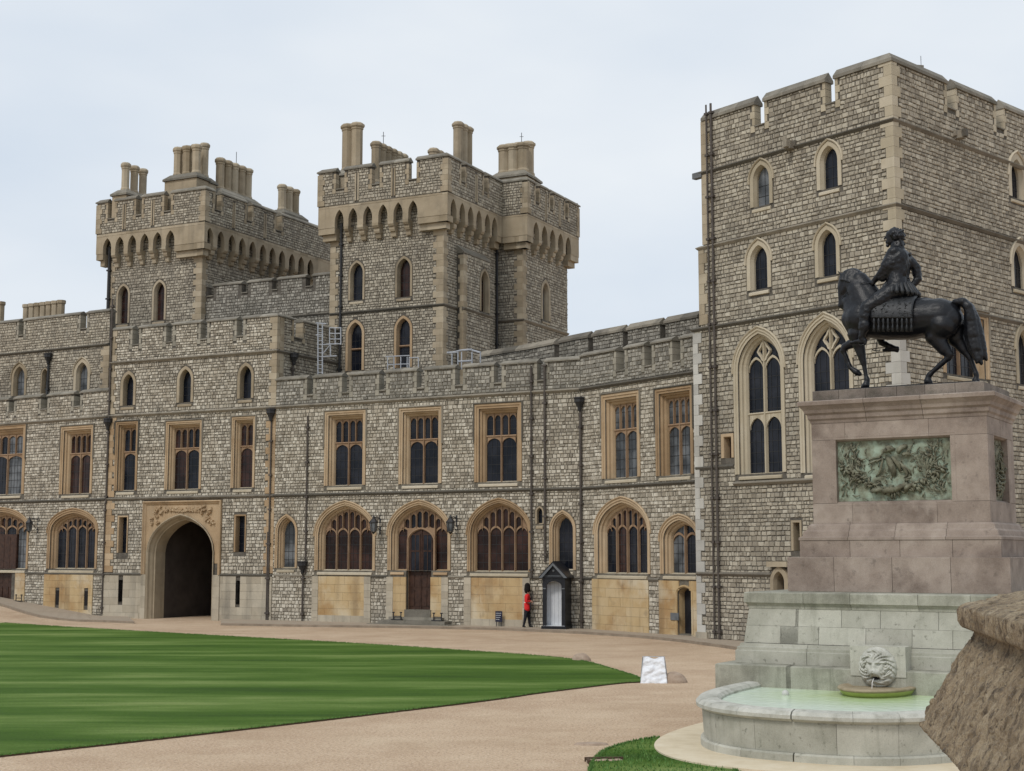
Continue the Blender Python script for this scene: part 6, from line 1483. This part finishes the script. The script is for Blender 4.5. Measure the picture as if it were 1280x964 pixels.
# ------------------------------------------------------------------ guardsman
def build_guard():
    d = 66.3; X0 = PD(659, d, 782); pw = Wall((X0[0] - 5, d), (X0[0] + 5, d)); U = 1 / 218.; x_, z_ = pw.px(600 + 478 / 8.036, 680 + 820 / 8.036)
    def H(x, y, o=0.): return Vector(pw.W(x_ + (x - 478) * U, .11 + (820 - y) * U * .97, o))
    g = thing('person', 'guardsman in scarlet tunic and tall bearskin striding right beside the sentry box', 'person', tuple(H(478, 820)))
    def fig(nm, mt, L_, vx=.014, sm=3, **k): return figure(nm, mt, [(H(a[0], a[1], a[2]), a[3] * U, H(a[4], a[5], a[6]), a[7] * U) for a in L_], g, vx, sm, **k)
    # body (skin) with head and hands
    body = [(484, 478, 0, 11, 482, 490, 0, 12), (482, 455, 0, 18, 486, 472, 0, 15), (497, 464, 0, 4, 504, 468, 0, 3), (495, 474, -.02, 3, 495, 474, .02, 3), (492, 481, 0, 7, 490, 482, 0, 7), (478, 464, .085, 4, 478, 470, .085, 3),
            (470, 520, 0, 20, 470, 620, 0, 20), (500, 556, .16, 9, 514, 562, .14, 8), (494, 628, -.2, 8, 498, 640, -.2, 8)]
    for k in range(4): body += [(514 + k, 556 + k * 4, .14, 3.4, 526 + k, 558 + k * 4, .12, 3), (496 + k * 3, 640, -.2, 3.2, 497 + k * 3, 654, -.19, 2.8)]
    body += [(512, 554, .14, 3.4, 520, 548, .14, 3), (492, 636, -.19, 3.4, 489, 646, -.18, 3)]
    b = fig('body', 'skin', body, .008, 1)
    fig('tunic', 'red_tunic', [(474, 510, -.07, 27, 472, 570, -.05, 24), (474, 510, .07, 27, 472, 570, .05, 24), (474, 500, -.14, 16, 474, 500, .14, 16), (470, 585, -.06, 26, 474, 632, -.08, 29), (470, 585, .06, 26, 474, 632, .08, 29), (482, 500, 0, 18, 480, 520, 0, 26),
         (472, 508, .19, 17, 466, 560, .22, 13), (466, 560, .22, 13, 500, 556, .16, 10), (474, 508, -.19, 17, 480, 566, -.22, 13), (480, 566, -.22, 13, 494, 622, -.2, 10), (484, 490, 0, 13, 484, 496, 0, 14)], .012, 2)
    fig('belt', 'white_leather', [(472 + 27 * math.cos(a * .5236), 572, .15 * math.sin(a * .5236), 4.5, 472 + 27 * math.cos((a + 1) * .5236), 572, .15 * math.sin((a + 1) * .5236), 4.5) for a in range(12)], .01, 1)
    fig('glove', 'white_leather', [(493, 624, -.2, 9, 498, 642, -.2, 9)], .01, 1)
    fig('trousers', 'black_wool', [(468, 636, .06, 25, 456, 720, .09, 17), (456, 720, .09, 17, 440, 800, .09, 11), (480, 636, -.06, 25, 492, 722, -.09, 17), (492, 722, -.09, 17, 500, 800, -.09, 11), (472, 632, -.05, 26, 474, 640, .05, 26)], .014, 2)
    fig('boot', 'black_paint', [(438, 800, .09, 10, 432, 812, .09, 8), (432, 812, .09, 7, 454, 815, .09, 6)], .01, 1); fig('boot', 'black_paint', [(500, 798, -.09, 10, 502, 812, -.09, 9), (502, 813, -.09, 8, 528, 815, -.09, 6)], .01, 1)
    fig('bearskin_hat', 'bearskin', [(476, 398, 0, 27, 475, 438, 0, 31), (474, 440, 0, 30, 472, 452, 0, 26), (478, 392, 0, 20, 478, 388, 0, 18)], .014, 1, rough=.012, rscale=40)
    fig('rifle', 'black_paint', [(505, 640, .12, 5, 512, 560, .12, 4), (512, 560, .12, 3.2, 520, 470, .10, 2.4), (508, 600, .12, 6, 506, 640, .12, 7)], .008, 0)
build_guard()

# ------------------------------------------------------------------ sentry box
def build_sentry():
    p0 = PD(678, 64.9); th = .30
    w = Wall(p0, (p0[0] + math.cos(th) * 1.05, p0[1] - math.sin(th) * 1.05)); L_ = w.len; Dp = 1.15; z0 = .11
    zt = w.Z(680, 721); za = w.Z(690, 701.5)
    s = thing('sentry_box', 'black wooden sentry box with pointed roof and white panelled inside', 'sentry box', (p0[0], p0[1], z0)); r = s
    for x0, x1 in ((0, .17), (L_ - .17, L_)): mb = MB(); box(mb, w, x0, x1, z0 + .12, zt, -.12, 0); mb.build('front_post', 'black_paint', r)
    for x0, x1 in ((0, .05), (L_ - .05, L_)): mb = MB(); box(mb, w, x0, x1, z0 + .12, zt, -Dp, -.122); mb.build('side_panel', 'black_paint', r)
    mb = MB(); box(mb, w, .05, L_ - .05, z0 + .12, zt, -Dp, -Dp + .05); mb.build('back_panel', 'black_paint', r)
    mb = MB(); box(mb, w, -.05, L_ + .05, z0, z0 + .12, -Dp - .04, .05); mb.build('base', 'black_paint', r)
    for k in range(5): mb = MB(); a = .06 + (L_ - .12) * k / 5; box(mb, w, a + .004, a + (L_ - .12) / 5 - .004, z0 + .12, zt - .1, -.47, -.45); mb.build('inner_board', 'white_paint', r)
    for x0, x1 in ((.052, .062), (L_ - .062, L_ - .052)): mb = MB(); box(mb, w, x0, x1, z0 + .12, zt - .1, -.448, -.13); mb.build('inner_side', 'white_paint', r)
    mb = MB(); box(mb, w, .02, L_ - .02, z0 + .12, z0 + .135, -.448, .0); mb.build('floor_board', 'white_paint', r)
    P = profile('tudor', .17, L_ - .17, zt - .7, zt - .42, zt - .18); mb = MB(); slab(mb, w, [(.17, zt - .7)] + [(.17, zt - .001), (L_ - .17, zt - .001)] + [(L_ - .17, zt - .7)] + list(reversed(P[1:-1])), [], -.01, -.1); mb.build('arch_board', 'black_paint', r)
    for x in (.02, L_ - .16): mb = MB(); box(mb, w, x, x + .14, zt - .55, zt - .50, 0, .03); mb.build('moulding', 'gutter_grey', r)
    ap = za; e = .14; m = L_ / 2
    for sx in (-1, 1):
        mb = MB(); xa, xb = m, (m + sx * (m + e)); vs = [w.W(xa, ap, e), w.W(xb, zt, e), w.W(xb, zt, -Dp - e), w.W(xa, ap, -Dp - e), w.W(xa, ap - .07, e), w.W(xb, zt - .07, e), w.W(xb, zt - .07, -Dp - e), w.W(xa, ap - .07, -Dp - e)]
        mb.add(vs, [(0, 1, 2, 3), (4, 5, 6, 7), (0, 1, 5, 4), (1, 2, 6, 5), (2, 3, 7, 6)], .5); mb.build('roof_panel', 'black_paint', r)
        tr = MB(); tr.add([w.W(xa, ap - .08, e + .012), w.W(xb, zt - .05, e + .012), w.W(xb - sx * .16, zt - .05, e + .012), w.W(xa, ap - .2, e + .012)], [(0, 1, 2, 3)], .5); tr.build('verge_trim', 'gutter_grey', r)
    mb = MB(); mb.add([w.W(-e + .02, zt - .02, 0), w.W(L_ + e - .02, zt - .02, 0), w.W(m, ap - .06, 0)], [(0, 1, 2)], .5); box(mb, w, -.03, L_ + .03, zt - .06, zt, -.02, .04); mb.build('gable', 'black_paint', r)
    tr = MB(); box(tr, w, .02, L_ - .02, zt + .02, zt + .05, 0, .03); tr.build('verge_trim', 'gutter_grey', r)
    gb = MB(); q = w.W(m, zt + (ap - zt) * .38, .02); lathe(gb, (q[0], q[1], q[2] - .05), [(.02, 0), (.05, .02), (.05, .08), (.02, .1)], 8); gb.build('badge', 'gutter_grey', r)
build_sentry()

# ------------------------------------------------------------------ wall lanterns, information plate, scrapers, boulders, covered sign, roof ladders
def lantern(w, u, v, label, first=[None]):
    s, z = w.px(u, v, .6)
    loc = w.W(s, z, 0)
    if first[0] is None:
        t = thing('wall_lantern', label, 'lantern', loc, group='iron lanterns bracketed to the ground floor walls'); R0 = Wall((loc[0], loc[1]), (loc[0] + w.t[0], loc[1] + w.t[1]))
        W2 = Wall((loc[0], loc[1]), (loc[0] + w.t[0], loc[1] + w.t[1])); z0 = z
        bk = MB(); tube(bk, [W2.W(0, z0 + .35, .02), W2.W(0, z0 + .42, .3), W2.W(0, z0 + .36, .6)], .022, 6); tube(bk, [W2.W(0, z0 - .25, .02), W2.W(0, z0 - .1, .22), W2.W(0, z0 + .3, .5)], .016, 6); box(bk, W2, -.05, .05, z0 - .4, z0 + .5, 0, .03)
        tube(bk, [W2.W(.25, z0 + .3, .02), W2.W(0, z0 + .36, .5)], .014, 5); bk.build('bracket', 'iron_black', t)
        c = W2.W(0, z0, .6); fr = MB()
        for k in range(6):
            a = math.pi / 3 * k; tube(fr, [(c[0] + .13 * math.cos(a), c[1] + .13 * math.sin(a), z0 - .3), (c[0] + .19 * math.cos(a), c[1] + .19 * math.sin(a), z0 + .14)], .016, 5)
        fo = fr.build('lantern_frame', 'iron_black', t)
        gl = MB(); lathe(gl, (c[0], c[1], z0), [(.12, -.29), (.18, .13)], 6); gl.build('lantern_glass', 'glass_grey', fo)
        tp = MB(); lathe(tp, (c[0], c[1], z0), [(.22, .13), (.22, .17), (.10, .32), (.06, .36), (.07, .40), (.02, .50)], 6); tp.build('lantern_cap', 'iron_black', fo); bt = MB(); lathe(bt, (c[0], c[1], z0), [(.02, -.42), (.06, -.36), (.14, -.30)], 6); bt.build('lantern_base', 'iron_black', fo)
        first[0] = (t, w.rot()); return t
    t0, r0 = first[0]; c = t0.copy(); COL.objects.link(c); c['label'] = label; c.location = loc; c.rotation_euler = (0, 0, w.rot() - r0)
    for ch in list(t0.children):
        d = ch.copy(); COL.objects.link(d); d.parent = c
        for g in ch.children: e = g.copy(); COL.objects.link(e); e.parent = d
    return c
bpy.context.view_layer.update()
lantern(wB, 467, 657, 'black iron lantern bracketed on the wall just left of the entrance door')
lantern(wB, 563, 657, 'black iron lantern bracketed on the wall just right of the entrance door')
lantern(wC, 36.5, 657, 'black iron lantern on the left range, farthest from the gateway arch')
def build_small():
    w = wB; s0, s1 = w.S(619, 770, .3), w.S(627.5, 770, .3); z0, z1 = w.Z(623, 777.5, .3), w.Z(623, 764, .3)
    c = w.W(s0, .1, .3); t = thing('information_plate', 'small dark blue plate with lines of white writing against the wall foot', 'sign', c)
    mb = MB(); box(mb, w, s0, s1, z0, z1, .26, .29); p = mb.build('plate', 'sign_blue', t); wr = MB()
    for k, f in enumerate((.8, .7, .75, .6)):
        z = z1 - (z1 - z0) * (.2 + .19 * k); x = s0 + .03
        while x < s0 + (s1 - s0) * f: l = rng.uniform(.015, .045); box(wr, w, x, x + l, z - .012, z + .012, .29, .293); x += l + .012
    wr.build('writing', 'white_paint', p, kind='stuff')
    lg = MB(); box(lg, w, s0 + .04, s0 + .07, .1, z0 + .001, .265, .285); box(lg, w, s1 - .07, s1 - .04, .1, z0 + .001, .265, .285); lg.build('stand', 'iron_black', t)
    # boot scrapers beside the door steps
    first = None
    for u, lb in ((496.5, 'cast iron boot scraper on the steps at the left of the entrance door'), (547, 'cast iron boot scraper on the steps at the right of the entrance door'), (23.5, 'cast iron boot scraper beside the door steps at the far left')):
        ww = wB if u > 100 else wC; s, z = ww.px(u, 768 if u > 100 else 746, .4); loc = ww.W(s, (.285 if u > 100 else gz(*ww.W(s, 0, .4)[:2]) + .1), .4)
        if first is None:
            a = thing('boot_scraper', lb, 'boot scraper', loc, group='boot scrapers by the doorsteps'); W2 = Wall((loc[0] - ww.t[0] * .24, loc[1] - ww.t[1] * .24), (loc[0] + ww.t[0] * .24, loc[1] + ww.t[1] * .24)); z = loc[2]
            for x in (.03, .45):
                m_ = MB(); tube(m_, [W2.W(x, z, 0), W2.W(x, z + .34, 0)], .03, 6); tube(m_, [W2.W(x - .06, z + .36, 0), W2.W(x + .06, z + .36, 0)], .03, 6); m_.build('scraper_post', 'iron_black', a)
            m_ = MB(); box(m_, W2, .03, .45, z + .16, z + .2, -.012, .012); m_.build('scraper_blade', 'iron_black', a)
            m_ = MB(); box(m_, W2, -.06, .54, z, z + .04, -.1, .1); m_.build('scraper_foot', 'iron_black', a); first = a; bpy.context.view_layer.update()
        else:
            c = first.copy(); COL.objects.link(c); c.location = loc; c['label'] = lb
            for ch in list(first.children): d = ch.copy(); COL.objects.link(d); d.parent = c
    # boulders that mark the lawn edge
    for u, v, rr, lb in ((726.5, 826, .32, 'smaller round stone marker at the far edge of the lawn'), (842.5, 853, .36, 'round brown stone marker beside the white wrapped board')):
        x, y = ground(u, v); b = []
        n, m_ = 20, 9; mb = MB(); vs = []
        for j in range(m_ + 1):
            for k in range(n):
                t = math.pi / 2 * j / m_; a = 2 * math.pi * k / n; q = Vector((math.cos(a) * math.cos(t), math.sin(a) * math.cos(t), math.sin(t))); f = 1 + .07 * mnoise.fractal(q * 2.5 + Vector((u, 0, 0)), 1, 2, 3); vs.append((x + q.x * rr * f * 1.0, y + q.y * rr * f, q.z * rr * .82 * f - .02))
        mb.add(vs, [(j * n + k, j * n + (k + 1) % n, (j + 1) * n + (k + 1) % n, (j + 1) * n + k) for j in range(m_) for k in range(n)], .5)
        o = mb.build('marker_stone', 'boulder_stone', None, smooth=True, label=lb, category='marker stone', group='round stones at the lawn corner')
    # board wrapped in white plastic
    x, y = ground(817.5, 853.5); w = Wall((x - .36, y + .04), (x + .36, y - .04)); t = thing('wrapped_board', 'free standing board wrapped in crumpled white plastic at the lawn tip', 'board', (x, y, 0))
    nx, nz_ = 22, 26; mb = MB(); vs = []
    for side in (1, -1):
        for j in range(nz_ + 1):
            for i in range(nx + 1):
                a, h = i / nx, j / nz_; half = .36 - .08 * h; s = .36 + (a - .5) * 2 * half; o = side * (.17 * (1 - h) + .015) + (.045 * mnoise.fractal(Vector((a * 4, h * 5, side * 3)), 1, 2, 4)) * (1 if 0 < i < nx else .2)
                vs.append(w.W(s, h * .66 + (.03 * math.sin(a * 9) if j == nz_ else 0), o))
    q = (nx + 1) * (nz_ + 1); fs = []
    for b in (0, q): fs += [(b + j * (nx + 1) + i, b + j * (nx + 1) + i + 1, b + (j + 1) * (nx + 1) + i + 1, b + (j + 1) * (nx + 1) + i) for j in range(nz_) for i in range(nx)]
    fs += [(j * (nx + 1) + i, q + j * (nx + 1) + i, q + (j + 1) * (nx + 1) + i, (j + 1) * (nx + 1) + i) for i in (0, nx) for j in range(nz_)]; fs += [(nz_ * (nx + 1) + i, nz_ * (nx + 1) + i + 1, q + nz_ * (nx + 1) + i + 1, q + nz_ * (nx + 1) + i) for i in range(nx)]
    mb.add(vs, fs, .5); mb.build('plastic_cover', 'white_plastic', t, smooth=True)
    fr = MB(); tube(fr, [w.W(.0, 0, -.16), w.W(.07, .69, 0), w.W(.65, .69, 0), w.W(.73, 0, -.16)], .014, 5); fr.build('board_frame', 'galvanised', t)
    # iron grating frame half sunk at the near lawn corner
    x, y = ground(757, 952); w = Wall((x - .35, y), (x + .3, y + .05)); t = thing('drain_frame', 'rusty iron frame set over pale stones at the near lawn corner', 'drain', (x, y, 0))
    a = MB(); box(a, w, 0, .65, 0, .07, -.03, .03); a.build('iron_bar', 'soil', t); b = MB(); box(b, w, .02, .07, 0, .06, .03, .3); b.build('iron_bar', 'soil', t)
    for k in range(5):
        m_ = MB(); q = w.W(.1 + k * .11, 0, .12 + .05 * (k % 2)); lathe(m_, q, [(.09, -.02), (.08, .03), (.04, .055)], 7, rot=k, sx=1.2, sy=.8); m_.build('loose_stone', 'boulder_stone', t)
    x, y = ground(739, 931); m_ = MB(); lathe(m_, (x, y, 0), [(.3, -.02), (.24, .03), (.1, .045)], 9, sx=1.2, sy=.6); m_.build('flat_stone', 'boulder_stone', None, label='flat pale stone half buried in gravel by the near lawn', category='stone')
build_small()
def build_metalwork():
    # caged ladder, guard rail and hatch on the flat roof behind the parapet
    def rail(w, pts, r=.028): mb = MB(); tube(mb, pts, r, 6); return mb
    B = wB.off(-2.2)
    def P(u, v, o=0.): s, z = B.px(u, v); return B.W(s, z, o)
    t = thing('roof_ladder', 'tall galvanised ladder and platform in the corner beside the gatehouse upper storey', 'ladder', P(400, 467))
    for u in (397.5, 403): m_ = MB(); tube(m_, [P(u, 470), P(u, 405)], .04, 6); m_.build('ladder_stile', 'galvanised', t)
    for k in range(12): v = 466 - k * 5; m_ = MB(); tube(m_, [P(397.5, v), P(403, v)], .02, 5); m_.build('rung', 'galvanised', t)
    m_ = MB()
    for a, b in (((403, 446), (421, 445)), ((403, 431), (422, 430)), ((403, 443), (413, 431)), ((413, 445), (413, 431)), ((395, 404), (408, 405)), ((395, 419), (403, 419))): tube(m_, [P(*a), P(*b)], .035, 6)
    m_.build('platform_frame', 'galvanised', t)
    m_ = MB()
    for u in (412, 419, 426): tube(m_, [P(u, 431), P(u, 410)], .03, 6)
    for v in (410, 417, 424, 430): tube(m_, [P(412, v), P(426.5, v)], .03, 6)
    m_.build('guard_cage', 'galvanised', t)
    t = thing('roof_rail', 'low galvanised guard rail on the roof below the centre tower windows', 'railing', P(504, 462))
    for u in (484.5, 492.5, 501, 509, 511.5, 523): m_ = MB(); tube(m_, [P(u, 464), P(u, 446 if u < 515 else 447.5)], .028, 6); m_.build('post', 'galvanised', t)
    for a, b in (((482, 446), (512, 444.5)), ((511.5, 447.5), (523, 447)), ((484.5, 456), (512, 455))): m_ = MB(); tube(m_, [P(*a), P(*b)], .028, 6); m_.build('rail', 'galvanised', t)
    t = thing('roof_hatch_rail', 'galvanised hatch enclosure with flat top behind parapet near the bend', 'railing', P(580, 460))
    for u in (565, 572.5, 577, 590, 600.5): m_ = MB(); tube(m_, [P(u, 462), P(u, 440)], .035, 6); m_.build('post', 'galvanised', t)
    for a, b in (((559, 441), (572, 440.5)), ((565, 441), (577, 438)), ((577, 438), (590, 437)), ((590, 438), (601, 441)), ((572, 452), (590, 451))): m_ = MB(); tube(m_, [P(*a), P(*b)], .05, 6); m_.build('rail', 'galvanised', t)
build_metalwork()
